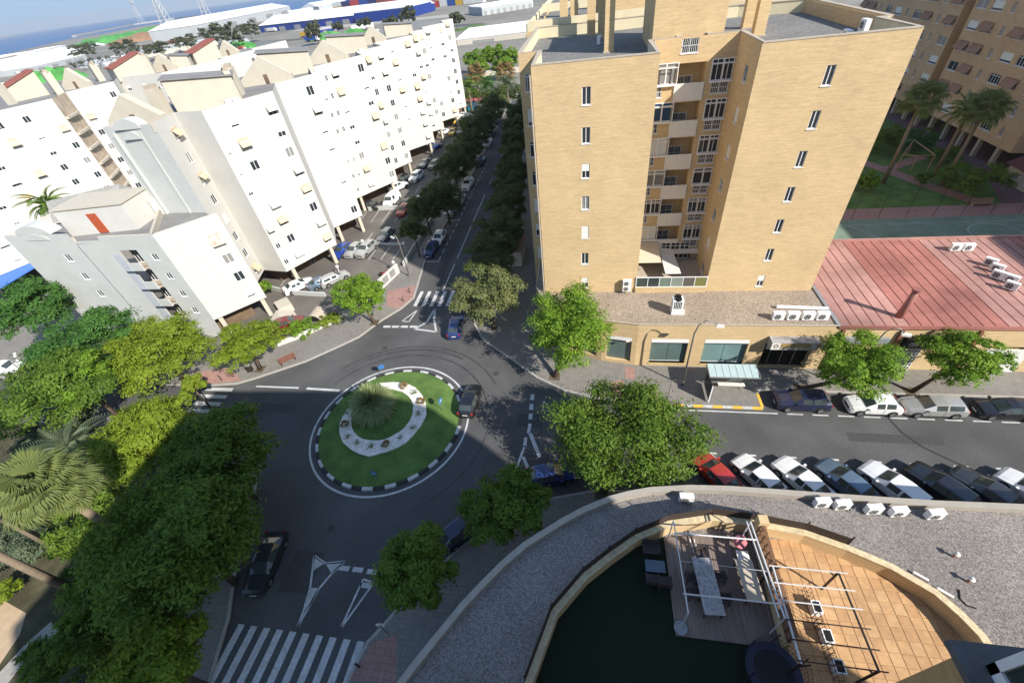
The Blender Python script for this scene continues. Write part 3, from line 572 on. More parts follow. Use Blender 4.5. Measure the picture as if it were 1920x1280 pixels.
for i in range(9):   # pale block lettering, too blurred to read
    lt.box(xs, xs + .06, 32.57, 32.598, 3.6, 4.1); lt.box(xs + .2, xs + .26, 32.57, 32.598, 3.6, 4.1)
    if i % 3 != 1: lt.box(xs, xs + .26, 32.572, 32.6, 4.04, 4.1)
    if i % 2: lt.box(xs, xs + .26, 32.572, 32.6, 3.82, 3.88)
    xs += .34
lt.build('lettering', m_panel, sb)
MB().box(23.3, 27.0, 32.9, 33.18, 3.5, 4.2).build('side_sign', mat('sign_grey2', (0.22, 0.24, 0.25), 0.5, 0.3, 2), HL)
MB().box(35.3, 38.6, 33.1, 33.18, 0.14, 2.9).build('roller_door', m_blind, HL)
vp = thing('roof_vent_stack', 'fat red bent vent stack rising from the red metal roof', 'vent', g3(1687, 590, 5.6))
b0 = g3(1687, 590, 5.8); vq = MB().tube([(b0[0], b0[1], 5.6), (b0[0] + .1, b0[1], 7.0), (b0[0] + .15, b0[1], 8.4)], [.30, .28, .26], 14).build('stack', m_red, vp, True); MB().cyl(b0[0] + .15, b0[1], .34, 8.35, 8.6, 14).build('cowl', m_red, vp)
for i, (px, py, a) in enumerate(((1788, 470, 0), (1811, 470, 0), (1853, 497, -50), (1866, 508, -50), (1868, 520, -50), (1893, 528, -50), (1893, 540, -50))):
    p = g(px, py, 5.85); ac_unit((p[0], p[1], 5.55 + .35 * (p[1] - RB0) / (RB1 - RB0)), R(a), ['square white condenser at the back edge of the red roof', 'flat white condenser beside another at the back edge of red roof', 'topmost condenser of the slanting row on the red roof', 'second condenser down the slanting row on the red roof', 'third condenser down the slanting row on the red roof', 'fourth condenser down the slanting row on the red roof', 'lowest condenser of the slanting row on the red roof'][i], sc=1.1)
# ================================================================ WHITE APARTMENT ROWS
m_tilered = mat('red_roof_tiles', (0.27, 0.085, 0.06), 0.8, 0.15, 3.0)
m_creamw = mat('cream_roof_render', (0.46, 0.42, 0.345), 0.85, 0.05, 1.0)
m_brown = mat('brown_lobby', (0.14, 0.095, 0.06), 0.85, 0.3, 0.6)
m_slate = mat('grey_roof_felt', (0.20, 0.195, 0.19), 0.9, 0.12, 1.0, var2=0.12)
ROWZ = [3.95 + 2.55 * i for i in range(8)]
def kinds(seed, n=8):
    r_ = random.Random(seed); return [r_.choice(['slide', 'half', 'shut', 'curt', 'slide', 'low']) for _ in range(n)]
def aw_(seed, p=0.25):
    r_ = random.Random(seed)
    def f():
        return (0.55 + 0.4 * r_.random(), 0.45 + 0.3 * r_.random(), m_beige if r_.random() < 0.6 else m_panel) if r_.random() < p else None
    return f
def colm(s, wd, seed, h=1.15, p=0.25, rows=ROWZ):
    a = aw_(seed, p); return [(s, z, wd, h, k, a()) for z, k in zip(rows, kinds(seed, len(rows)))]
W = thing('white_apartment_row', 'long stepped white apartment row on pillars along the side street', 'building', (-45, 60, 0.12))
segs = [((-45.65, 43.41), (-47.1, 48.3), colm(3.1, 1.05, 1)),
        ((-43, 47.72), (-38.7, 55.38), colm(0.65, 0.62, 2, 0.8, 0.1) + colm(2.75, 1.05, 3) + colm(7.75, 1.1, 4, 1.2, 0.3)),
        ((-41.9, 61.14), (-38.57, 65.41), colm(4.35, 1.05, 5, 1.2, 0.35)),
        ((-43.0, 72.6), (-37.53, 80.86), colm(1.1, 0.5, 6, 0.8, 0) + colm(2.3, 0.5, 7, 0.9, 0) + colm(4.0, 1.0, 8) + colm(9.0, 1.1, 9, 1.2, 0.3)),
        ((-41.0, 86.2), (-37.83, 91.26), colm(2.0, 0.8, 10) + colm(4.9, 1.0, 11)),
        ((-42.2, 97.4), (-36.45, 104.29), colm(1.2, 1.0, 12) + colm(3.8, 1.0, 13) + colm(7.6, 1.0, 14, 1.2, 0.4)),
        ((-39.6, 112.1), (-37.02, 114.77), colm(1.2, 0.9, 15) + colm(2.8, 0.9, 16)),
        ((-39.5, 121.0), (-35.22, 125.97), colm(1.5, 1.0, 17) + colm(5.2, 1.0, 18)),
        ((-38, 133.1), (-35.37, 135.42), colm(1.8, 0.9, 19))]
ZT = [24.25, 24.25, 24.2, 24.1, 24.05, 23.95, 23.85, 23.75, 23.7]
front = []
for i, (a, b, o) in enumerate(segs):
    facade(W, a, b, 3.0, ZT[i], o, m_white, dep=0.12); front += [a, b]
    if i + 1 < len(segs):
        c_ = segs[i + 1][0]; L = math.hypot(c_[0] - b[0], c_[1] - b[1])
        facade(W, b, c_, 3.0, min(ZT[i], ZT[i + 1]), [], m_white)
facade(W, segs[-1][1], (-52, 143), 3.0, 23.7, [], m_white)
facade(W, (-52.6, 43.8), (-45.65, 43.41), 3.0, 24.25, [], m_grey)
back = [(-52, 143), (-56, 100), (-58, 60), (-52.6, 43.8)]
MB().sheet(front + back, 23.5).build('roof', m_slate, W)
MB().sheet(front + back, 3.0).build('soffit', mat('soffit_cream', (0.5, 0.45, 0.36), 0.9, 0.05), W)
facade(W, (-52, 143), (-58, 60), 3, 23.5, [], m_white); facade(W, (-58, 60), (-52.6, 43.8), 3, 24.2, [], m_white)
for i, (a, b, o) in enumerate(segs):
    u = ((b[0] - a[0]), (b[1] - a[1])); L = math.hypot(*u); u = (u[0] / L, u[1] / L); nn = (u[1], -u[0])
    MB().wall([(a[0] - nn[0] * .14, a[1] - nn[1] * .14), (b[0] - nn[0] * .14, b[1] - nn[1] * .14)], 0.26, 23.4 if ZT[i] > 24 else 22, ZT[i] + 0.003).build('parapet', m_creamw, W)
    if i:
        for t in (0.12, 0.88):
            p = lerp(a, b, t); p = (p[0] - nn[0] * 0.5, p[1] - nn[1] * 0.5); MB().obox(p[0], p[1], .26, .26, math.atan2(u[1], u[0]), 0.1, 3.02).build('pillar', m_creamw, W)
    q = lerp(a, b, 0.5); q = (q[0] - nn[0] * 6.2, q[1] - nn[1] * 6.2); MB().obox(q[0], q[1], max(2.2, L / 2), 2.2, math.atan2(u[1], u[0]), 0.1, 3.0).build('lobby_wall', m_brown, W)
# rounded gable relief on the end wall, its shade put into the grey
def arch(par, cx, y, z, r, th, m, name='arched_pediment', fl=1.0):
    q = MB(); n = 18; vs = []
    for i in range(n + 1):
        a = math.pi * i / n; vs += [(cx + r * math.cos(a), y, z + fl * r * math.sin(a)), (cx + r * math.cos(a), y + th, z + fl * r * math.sin(a))]
    fs = [(2 * i, 2 * i + 1, 2 * i + 3, 2 * i + 2) for i in range(n)] + [tuple(2 * i for i in range(n, -1, -1)), tuple(2 * i + 1 for i in range(n + 1))]
    return q.add(vs, fs).build(name, m, par)
arch(W, -49.2, 43.45, 23.9, 1.7, 1.2, m_grey, fl=.6); arch(W, -49.2, 43.38, 22.9, 1.1, 0.2, m_grey, 'arched_relief', .7)
for x in (-51.4, -48.0): MB().box(x - .12, x + .12, 43.42, 43.75, 12, 23.6).build('wall_rib', m_grey, W)

def hut(par, c, a, hx, hy, z, h, kind):
    """rooftop stair house: 'gable' cream gable, 'red' red mono-pitch, 'grey' grey sloping lid, 'box' chimney"""
    co, si = math.cos(a), math.sin(a); Tq = lambda x, y, zz: (c[0] + co * x - si * y, c[1] + si * x + co * y, zz); q = MB()
    if kind == 'box':
        MB().obox(c[0], c[1], hx, hy, a, z, z + h).build('chimney', m_creamw, par); l_ = MB()
        for i in range(3): l_.obox(c[0] + (i - 1) * hx * .6, c[1], hx * .22, hy * .8, a, z + h, z + h + .4)
        return l_.build('chimney_cap', m_cap, par)
    if kind == 'gable':
        v = [Tq(-hx, -hy, z), Tq(hx, -hy, z), Tq(hx, hy, z), Tq(-hx, hy, z), Tq(-hx, -hy, z + h * .25), Tq(hx, -hy, z + h * .25), Tq(hx, hy, z + h * .25), Tq(-hx, hy, z + h * .25), Tq(0, -hy, z + h), Tq(0, hy, z + h)]
        q.add(v, [(0, 1, 5, 8, 4), (2, 3, 7, 9, 6), (1, 2, 6, 5), (3, 0, 4, 7), (4, 8, 9, 7), (8, 5, 6, 9)]); o = q.build('gable_house', m_creamw, par)
        d = MB(); d.add([Tq(-.3, -hy - .02, z), Tq(.3, -hy - .02, z), Tq(.3, -hy - .02, z + 1.2), Tq(-.3, -hy - .02, z + 1.2)], [(0, 1, 2, 3)]); d.build('door', m_brown, o); return o
    zl, zh = (z + h * .55, z + h) if kind == 'red' else (z + h * .8, z + h)
    v = [Tq(-hx, -hy, z), Tq(hx, -hy, z), Tq(hx, hy, z), Tq(-hx, hy, z), Tq(-hx, -hy, zh), Tq(hx, -hy, zl), Tq(hx, hy, zl), Tq(-hx, hy, zh)]
    o = q.add(v, [(0, 1, 5, 4), (1, 2, 6, 5), (2, 3, 7, 6), (3, 0, 4, 7)]).build('stair_house', m_creamw, par)
    e_ = 0.25; v = [Tq(-hx - e_, -hy - e_, zh + .02), Tq(hx + e_, -hy - e_, zl - .03), Tq(hx + e_, hy + e_, zl - .03), Tq(-hx - e_, hy + e_, zh + .02)]; v += [(x, y, zz + .12) for x, y, zz in v]
    MB().add(v, [(4, 5, 6, 7), (0, 1, 5, 4), (1, 2, 6, 5), (2, 3, 7, 6), (3, 0, 4, 7), (3, 2, 1, 0)]).build('sloping_roof', m_tilered if kind == 'red' else m_slate, o); return o
A0 = R(58)
hut(W, (-51.2, 47.2), R(8), 3.2, 0.5, 23.5, 3.2, 'gable'); hut(W, (-50.2, 50.2), R(10), .55, .8, 23.5, 3.0, 'box')
hut(W, (-47.2, 54.6), R(35), 3.6, 2.4, 23.5, 3.6, 'grey'); hut(W, (-43.6, 55.2), R(40), .35, .35, 23.5, 3.4, 'box'); hut(W, (-46.5, 59.6), R(20), .5, .7, 23.5, 3.2, 'box')
hut(W, (-46.4, 66.5), R(15), 3.6, .5, 23.5, 3.4, 'gable'); hut(W, (-46.8, 73.4), R(30), 3.6, 2.4, 23.5, 3.4, 'grey'); hut(W, (-44, 81.5), R(15), 3.4, .5, 23.5, 3.2, 'gable')
hut(W, (-45, 92), R(25), 3.4, 2.2, 23.5, 3.0, 'grey'); hut(W, (-43.5, 101), R(15), 2.6, .5, 23.5, 3.0, 'gable'); hut(W, (-42, 112), R(25), 3, 2, 23.5, 2.4, 'grey')
for (x, y) in ((-45.2, 50.6), (-43.2, 53.2)): pass
for (x, y, a) in ((-43.4, 52.9, 60), (-42.9, 53.7, 60), (-41.0, 88.4, 60)): MB().obox(x, y, .4, .2, R(a), 23.5, 24.2).build('roof_condenser', m_alu, W)

# ---------------------------------------------------------------- lower front block
F = thing('white_front_block', 'low white corner block with red roof door and stacked balconies', 'building', (-55, 40, 0.12))
FRW = [3.9 + 2.55 * i for i in range(4)]
kk = ['low', 'slide', 'curt', 'shut']; FA = [None, None, None, (1.2, 0.5, mat('striped_awning', (0.55, 0.44, 0.36), 0.85, 0.45, 1.2, stretch=(3, 3, 0.1)))]
facade(F, (-46.9, 36.6), (-42.4, 41.5), 3.0, 15.0, [(5.2, z, 1.1, 1.25, k, a_) for z, k, a_ in zip(FRW, kk, FA)], m_white, dep=0.12)
facade(F, (-54.2, 36.5), (-46.9, 36.6), 0.1, 15.0, [(5.6, z + .3, 0.75, 0.85, 'slide') for z in FRW] + [(2.6, z - .5, 2.4, 2.2, None) for z in FRW], m_grey, dep=0.12)  # front coloured greyer to paint in its weaker light
facade(F, (-57.6, 36.45), (-54.2, 36.5), 0.1, 14.6, [], m_grey)
facade(F, (-66.8, 36.4), (-57.6, 36.4), 0.1, 15.6, [(6.4, z + .5, 0.8, 0.95, 'slide') for z in FRW], m_grey, dep=0.12)
arch(F, -62.4, 36.4, 15.58, 2.4, 1.5, m_grey, fl=.42); arch(F, -62.4, 36.33, 14.9, 1.7, .1, m_grey, 'arched_relief', .42)
facade(F, (-66.8, 44), (-66.8, 36.4), 0.1, 15.6, [], m_white); facade(F, (-70.5, 38.6), (-66.8, 38.6), 0.1, 12.4, [], m_grey); facade(F, (-70.5, 46), (-70.5, 38.6), .1, 12.4, [], m_white)
MB().sheet([(-70.5, 38.6), (-66.8, 38.6), (-66.8, 46), (-70.5, 46)], 12.3).build('roof', m_slate, F)
for k, z in enumerate(FRW):   # balconies bay
    x0, x1 = -52.8, -50.4
    MB().box(x0, x1, 35.9, 37.6, z - .62, z - .5).build('balcony_floor', m_cap, F); MB().box(x0 - .05, x1 + .05, 35.8, 35.95, z - .62, z + .38).build('balcony_front', m_grey, F)
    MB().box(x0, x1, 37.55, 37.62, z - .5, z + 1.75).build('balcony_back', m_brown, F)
    put_window(F, ((x0 + x1) / 2, 37.5, z - .4), 0, 'wide', 1.9, 2.0, 0.05, 'balcony_door')
    MB().box(x0 - .15, x0 + .9, 35.75, 35.79, z - .6, z + 1.6).build('balcony_screen', mat('screen_glass', (.42, .44, .48), .2, .1, 3), F)
FP = [(-66.8, 36.4), (-57.6, 36.4), (-54.2, 36.5), (-46.9, 36.6), (-42.4, 41.5), (-46, 43.4), (-52.6, 43.8), (-57, 50), (-66.8, 46)]
MB().sheet(FP, 14.3).build('roof', m_slate, F); MB().sheet([(-46.9, 36.7), (-42.5, 41.5), (-46, 43.4), (-52, 43), (-52, 36.7)], 3.0).build('soffit', m_creamw, F)
for a, b in (((-46.9, 36.6), (-42.4, 41.5)), ((-54.2, 36.5), (-46.9, 36.6)), ((-66.8, 36.4), (-57.6, 36.4)), ((-47.2, 36.9), (-52.0, 43.6))):
    d = (b[0] - a[0], b[1] - a[1]); L = math.hypot(*d); n_ = (-d[1] / L * .15, d[0] / L * .15); MB().wall([(a[0] + n_[0], a[1] + n_[1]), (b[0] + n_[0], b[1] + n_[1])], .28, 14.2, 15.003).build('parapet', m_creamw, F)
MB().obox(-56.4, 41.2, 4.2, 2.3, R(8), 14.3, 17.4).build('penthouse', m_white, F); MB().obox(-56.4, 41.2, 4.35, 2.45, R(8), 17.4, 17.55).build('penthouse_coping', m_creamw, F)
MB().obox(-56.0, 38.85, .55, .06, R(8), 14.4, 16.7).build('red_door', mat('red_door_paint', (.36, .075, .03), .6, .1), F)
q = MB(); q.add([(-66.5, 41.5, 14.5), (-58.5, 45, 14.5), (-58.5, 50, 14.5), (-66.5, 46, 14.5), (-65.5, 42, 17.2), (-58.5, 46, 17.4)], [(0, 1, 5, 4), (1, 2, 5), (2, 3, 4, 5), (3, 0, 4)]); q.build('metal_roof', mat('ribbed_grey_roof', (.30, .30, .29), .6, .15, 2.0, stretch=(3, .3, 1)), F)
MB().obox(-52.3, 45.5, .9, 2.6, R(-12), 14.3, 16.3).build('roof_box', m_white, F); MB().obox(-53.0, 41.6, .5, .5, R(8), 14.3, 16.4).build('chimney', m_white, F)
for t in (.1, .9): p = lerp((-46.9, 36.6), (-42.4, 41.5), t); MB().obox(p[0] - .35, p[1] + .35, .26, .26, R(47), .1, 3.0).build('pillar', m_creamw, F)
MB().obox(-48.5, 40.6, 2.6, 1.6, R(47), .1, 3.0).build('lobby_wall', m_brown, F)
e_ = thing('entrance_steps', 'cream entrance steps with planter beside the white front block', 'steps', (-41.5, 40.5, .12))
for i in range(5): MB().obox(-40.7 - .0 * i, 40.6, 1.5 - .25 * i, 1.1, R(47), .12 + .18 * i, .30 + .18 * i).build('step', m_creamw, e_)
MB().obox(-41.6, 42.6, .9, 1.2, R(47), .12, 1.2).build('planter_box', m_creamw, e_)

# ---------------------------------------------------------------- second row behind, to the left
L_ = thing('white_rear_row', 'second white apartment row behind with red and cream roof houses', 'building', (-95, 75, 0))
def zz(s, L, w0, sd):
    out = []; n = int(L / 3.2)
    for i in range(n): out += colm(1.2 + (L - 2.4) * i / max(1, n - 1), 0.95, sd + i, 1.0, 0.2)
    return out
ls = [((-99.0, 43.5), (-88, 68.45)), ((-91.6, 74.2), (-88.4, 81.3)), ((-92, 86), (-81.9, 86.2)), ((-82, 86.2), (-76.8, 98.3)), ((-79.5, 100), (-77.2, 110)), ((-80, 113), (-77, 124))]
fr = []
for i, (a, b) in enumerate(ls):
    L = math.hypot(b[0] - a[0], b[1] - a[1]); facade(L_, a, b, 3.0, 24.2, zz(0, L, 0, 40 + 7 * i), m_white, dep=.12); fr += [a, b]
    if i + 1 < len(ls): facade(L_, b, ls[i + 1][0], 3.0, 24.2, [], m_white if i else mat('balcony_brown', (.45, .36, .27), .85, .3, .8))  # first return is the brown wall behind the balconies
for k in range(8): # tiers of balconies in the notch
    z = ROWZ[k] - .7; MB().wall([(-87.9, 68.6), (-89.2, 71.0), (-90.6, 73.2)], .5, z - .1, z + .25).build('balcony', m_creamw, L_)
MB().sheet(fr + [(-90, 124), (-120, 80), (-120, 43.5)], 23.5).build('roof', m_slate, L_); MB().sheet(fr + [(-90, 124), (-120, 80), (-120, 43.5)], 3.0).build('soffit', m_creamw, L_)
facade(L_, (-120, 43.5), (-99, 43.5), 3, 24.2, zz(0, 21, 0, 90), m_white, dep=.12)
facade(L_, (-77, 124), (-90, 130), 3, 24.2, [], m_white)
for t in range(9): p = lerp((-99.0, 43.5), (-88, 68.45), t / 8); MB().obox(p[0] - .7, p[1] + .3, .3, .3, R(66), 0, 3.0).build('pillar', m_creamw, L_)
MB().obox(-100, 58, 12, 3, R(66), 0, 3).build('lobby_wall', m_brown, L_)
for (px, py, hx, hy, h, a, k) in ((52, 178, 2.6, 2.2, 4, 65, 'red'), (110, 172, .6, .9, 3.6, 60, 'box'), (146, 160, 2.6, .5, 3.4, 12, 'gable'), (188, 147, .6, .8, 3.0, 60, 'box'), (245, 142, 2.8, 2.2, 4, 60, 'red'), (285, 135, .6, .6, 3.4, 30, 'box'), (312, 128, 2.6, .5, 3.2, 12, 'gable'), (385, 112, 2.8, 2.2, 3.8, 60, 'red'), (430, 100, 2.4, .5, 3, 12, 'gable'), (20, 190, .5, .5, 3, 12, 'box'), (345, 122, 1.6, 1.6, 2.6, 30, 'grey')):
    p = g(px, py, 24.0); hut(L_, p, R(a + (180 if k == 'red' else 0)), hx, hy, 23.5, h, k)

# ---------------------------------------------------------------- car park of the white row
lot = [(-27.6, 150), (-27.6, 55), (-28.6, 51.5), (-30.2, 47.4), (-32.2, 42.8), (-36, 39), (-41, 36.6), (-46.5, 34.5), (-72, 33.8), (-72, 60), (-50, 150)]
o = MB().sheet(lot, 0.126).build('car_park', m_lot); o['kind'] = 'structure'
def lowwall(pts, h, label, m=m_white, th=.22): return tag(MB().wall(pts, th, .1, h).build('boundary_wall', m), label, 'wall', None, 'thing')
lowwall([g(522, 650), g(560, 636), g(600, 618), g(645, 599)], .75, 'low white wall in front of the hedge by the curved pavement')
wl = thing('gate_wall', 'white wall with two dark grille panels at the car park corner', 'wall', g(730, 520)); a, b = g(713, 546), g(749, 512)
MB().wall([a, b], .28, .1, 1.7).build('wall', m_white, wl)
for t0, t1 in ((.2, .45), (.55, .8)): p, q = lerp(a, b, t0), lerp(a, b, t1); d = (b[0] - a[0], b[1] - a[1]); L = math.hypot(*d); n_ = (d[1] / L * .16, -d[0] / L * .16); MB().wall([(p[0] + n_[0], p[1] + n_[1]), (q[0] + n_[0], q[1] + n_[1])], .05, .5, 1.5).build('grille_panel', m_metal, wl)
lowwall([(-27.6, 53.2), (-27.5, 62), (-27.4, 68.5)], .9, 'low grey wall between car park and side street pavement near the zebra crossing', m_grey)
lowwall([g(692, 396, 0), g(740, 394), g(802, 396)], .9, 'pale wall dividing the car park behind the row of white vans', m_grey)
lowwall([(-27.4, 73), (-27.2, 110), (-27, 140)], .9, 'low wall beside the far car park under the street trees', m_grey)
lowwall([g(703, 460), g(730, 461), g(757, 461)], .5, 'short grey wall beside the lone grey car in the car park', m_grey)
lowwall([g(508, 543), g(545, 553), g(612, 557)], .8, 'white wall in front of the white car beside the steps', m_grey)
Zz = lambda x, y: g(480 + x / 3.84, 320 + y / 3.84)
paint('parking_bay_marking', [band(Zz(*a), Zz(*b), .12) for a, b in (((800, 300), (742, 380)), ((888, 290), (830, 375)), ((970, 290), (910, 375)), ((1050, 290), (1000, 370)), ((840, 455), (795, 520)), ((1010, 450), (960, 530)), ((880, 550), (812, 645)), ((965, 555), (900, 645)), ((1040, 570), (985, 645)), ((215, 790), (180, 835)), ((415, 785), (360, 860)), ((1185, 110), (1150, 165)), ((1100, 250), (1080, 280)))], z=.133)
# ================================================================ THE PHOTOGRAPHER'S OWN BUILDING: TOWER, PODIUM ROOF, TERRACES
m_brown_b = brick_mat('ochre_brick', (0.47, 0.30, 0.145))
OT = thing('corner_tower', 'ochre brick tower the view is taken from, with a bay window below', 'building', (12, -4, 0))
tp = [(0.9, -2.6), (17, -1.9), (23.4, -2.7), (27, -3.7), (30, -5.5), (33.2, -7.4), (35.6, -9.8), (40, -26), (0.9, -26)]
MB().prism(tp, 0.1, 38).build('tower_body', m_brown_b, OT)
MB().box(7.4, 12.5, -2.5, 3.28, 5.55, 21.85).build('bay_wall', m_brown_b, OT)
MB().box(7.2, 12.6, -2.5, 3.46, 21.85, 22.02).build('bay_sill', mat('dark_stone_sill', (.11, .105, .105), .6, .15, 6), OT)
bf = MB(); bf.box(7.62, 7.78, -2.5, 3.08, 22.02, 22.3).box(7.62, 12.4, 2.92, 3.08, 22.02, 22.3).box(7.62, 7.78, -2.5, 3.08, 24.2, 24.4).box(7.62, 12.4, 2.92, 3.08, 24.2, 24.4).box(7.62, 7.78, 2.92, 3.08, 22.3, 24.2).box(7.62, 7.78, -.1, .05, 22.3, 24.2).box(10, 10.15, 2.92, 3.08, 22.3, 24.2)
bo = bf.build('bay_window', m_alu, OT); MB().box(7.68, 7.71, -2.5, 2.92, 22.3, 24.2).box(7.78, 12.4, 2.98, 3.01, 22.3, 24.2).build('pane', mat('bay_glass', (.035, .05, .04), .07, .2, 1, spec=.6), bo)
MB().box(7.8, 12.4, -2.5, 2.9, 22.0, 22.1).build('bay_floor', m_dark, OT); MB().box(7.5, 12.5, -2.5, 3.2, 24.4, 24.6).build('bay_roof', m_brown_b, OT)

PD = thing('podium', 'curved podium roof covered in grey gravel around a walled terrace', 'building', (8, 10, .12))
PO = [(742, 1280), (780, 1230), (826, 1174), (862, 1130), (897, 1093), (940, 1050), (980, 1016), (1053, 970), (1095, 948), (1142, 929), (1180, 919), (1220, 912), (1293, 908), (1370, 910), (1455, 916), (1576, 925), (1751, 937), (1920, 944)]
po = [g(x, y, 6.0) for x, y in PO]; po = [(po[0][0] - 1.2, -2.7), (po[0][0] - .7, 1.0)] + po + [(po[-1][0] + 14, po[-1][1] + .1)]
m_gr = gravel_mat('podium_gravel', (0.20, 0.18, 0.165), 0.6, 1.45, 16.0)
m_stone = mat('pale_parapet', (0.33, 0.30, 0.255), .85, .1, 2.0)
MB().sheet(po + [(po[-1][0], -2.7)], 5.6).build('gravel_roof', m_gr, PD)
ins = []
for i in range(len(po)):
    a = po[max(i - 1, 0)]; b = po[min(i + 1, len(po) - 1)]; dx, dy = b[0] - a[0], b[1] - a[1]; L = math.hypot(dx, dy); ins.append((po[i][0] + dy / L * .2, po[i][1] - dx / L * .2))
MB().wall(ins, .38, .1, 6.0).build('parapet', m_stone, PD)
# terrace wall
TW = [(1000, 1290), (1046, 1161), (1100.6, 1096), (1148, 1058), (1194, 1025.5), (1254, 1000), (1330, 985), (1400, 1000), (1498, 1017.7), (1576, 1046), (1654, 1080), (1732.5, 1127), (1775, 1165), (1810.6, 1202.6)]
tw = [g(x, y, 5.6) for x, y in TW]; tw[6] = (7.7, 13.35); tw[7] = (10.0, 13.2); tw = [(-3.0, -2.0), (-2.8, 2.5)] + tw + [(19.0, 6.5), (18.6, 2), (18, -2)]
def offset(pts, d):
    out = []
    for i in range(len(pts)):
        a = pts[max(i - 1, 0)]; b = pts[min(i + 1, len(pts) - 1)]; dx, dy = b[0] - a[0], b[1] - a[1]; L = math.hypot(dx, dy); out.append((pts[i][0] - dy / L * d, pts[i][1] + dx / L * d))
    return out
two = offset(tw, .15)
MB().wall(two, .30, 5.55, 6.6).build('terrace_wall', m_brick, PD); MB().wall(two, .36, 6.6, 6.68).build('terrace_wall_cap', mat('pale_brick_cap', (.55, .45, .28), .8, .25, 4.0), PD)
m_scr = mat('dark_brown_screen', (0.045, 0.032, 0.026), 0.85, .15, 6)
sp = offset(tw[2:12], .36)
sc = MB().wall(sp, .04, 6.3, 7.35).build('privacy_screen', m_scr, PD)
for i in range(0, len(sp)):
    MB().box(sp[i][0] - .03, sp[i][0] + .03, sp[i][1] - .03, sp[i][1] + .03, 6.3, 7.6).build('screen_post', m_scr, PD)
# floors: dark artificial lawn, timber deck, terracotta tiles
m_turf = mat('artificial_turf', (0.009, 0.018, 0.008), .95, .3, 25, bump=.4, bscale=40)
lawnp = [(4.85, -2.2), (4.85, 12.9)] + [p for p in tw[7:0:-1] if p[0] < 4.85] + [(-2.9, -2)]
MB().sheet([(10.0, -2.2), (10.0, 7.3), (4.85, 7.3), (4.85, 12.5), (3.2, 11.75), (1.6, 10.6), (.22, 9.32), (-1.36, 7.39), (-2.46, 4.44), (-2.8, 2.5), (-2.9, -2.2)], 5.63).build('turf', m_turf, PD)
m_deck = mat('timber_deck', (0.20, 0.155, 0.13), .8, .3, 1.0, stretch=(14, .5, 1), var2=.15, scale2=.6)
pm = {}
dk = thing('timber_deck', 'weathered timber deck on the terrace under a white pole frame', 'deck', (7.3, 10, 5.6))
n = 36
for i in range(n):
    x0 = 4.85 + i * (9.85 - 4.85) / n; wd = 5.0 / n - .012; y1 = 12.45 + (x0 - 4.85) * .16
    MB().box(x0, x0 + wd, 7.3, y1, 5.6, 5.70 + .004 * (i % 3)).build('plank', m_deck, dk)
# tiles
def inside(p, poly):
    c_ = False; n_ = len(poly)
    for i in range(n_):
        x1, y1 = poly[i]; x2, y2 = poly[(i + 1) % n_]
        if (y1 > p[1]) != (y2 > p[1]) and p[0] < (x2 - x1) * (p[1] - y1) / (y2 - y1) + x1: c_ = not c_
    return c_
tpoly = [(10.25, -2.2), (10.25, 13.0)] + [p for p in tw if p[0] > 10.3]
MB().sheet(tpoly, 5.606).build('tile_bed', mat('tile_joint', (.37, .225, .11), .9, .1), PD)
tt = bpy.data.objects.new('terracotta_floor', None); C.objects.link(tt); tt['kind'] = 'structure'
m_til = [mat('terracotta_tile_%d' % i, c_, .75, .14, 3.0, var2=.12, scale2=.5) for i, c_ in enumerate(((.46, .275, .13), (.48, .295, .145), (.43, .25, .12)))]
ts = .58; tm = [MB().add([(0, 0, 0), (ts - .02, 0, 0), (ts - .02, ts - .02, 0), (0, ts - .02, 0), (.012, .012, .018), (ts - .032, .012, .018), (ts - .032, ts - .032, .018), (.012, ts - .032, .018)], [(4, 5, 6, 7), (0, 1, 5, 4), (1, 2, 6, 5), (2, 3, 7, 6), (3, 0, 4, 7)]).mesh('tile', m) for m in m_til]
cells = []
for i in range(20):
    for j in range(26):
        x, y = 10.28 + i * ts, -2.1 + j * ts
        if inside((x + ts / 2, y + ts / 2), tpoly): cells.append((x, y))
cells.sort(key=lambda c: -c[1]); rs = random.Random(3)
for x, y in cells[:300]: o = link('tile', rs.choice(tm), tt, (x, y, 5.608))
if len(cells) > 300:
    rest = MB()
    for x, y in cells[300:]: rest.box(x, x + ts - .02, y, y + ts - .02, 5.608, 5.626)
    o = rest.build('tile_field', m_til[0], tt); o['kind'] = 'stuff'
# wall between deck and tiles with timber lattice shelves
dv = thing('terrace_divider', 'wooden slatted divider with brick base between deck and tiled terrace', 'divider', (10.05, 10, 5.6))
MB().box(9.95, 10.2, 7.3, 13.1, 5.6, 6.5).build('base_wall', m_brick, dv)
m_wood = mat('brown_wood', (.16, .085, .045), .7, .2, 3, stretch=(1, 1, 6))
for i in range(13): y = 7.4 + i * .43; MB().box(9.98, 10.12, y, y + .06, 6.5, 7.7).build('slat', m_wood, dv)
for z in (6.55, 7.1, 7.66): MB().box(9.97, 10.15, 7.35, 13.0, z, z + .06).build('rail', m_wood, dv)
MB().box(9.8, 10.3, 12.7, 13.2, 5.6, 8.0).build('post', m_brick, dv)
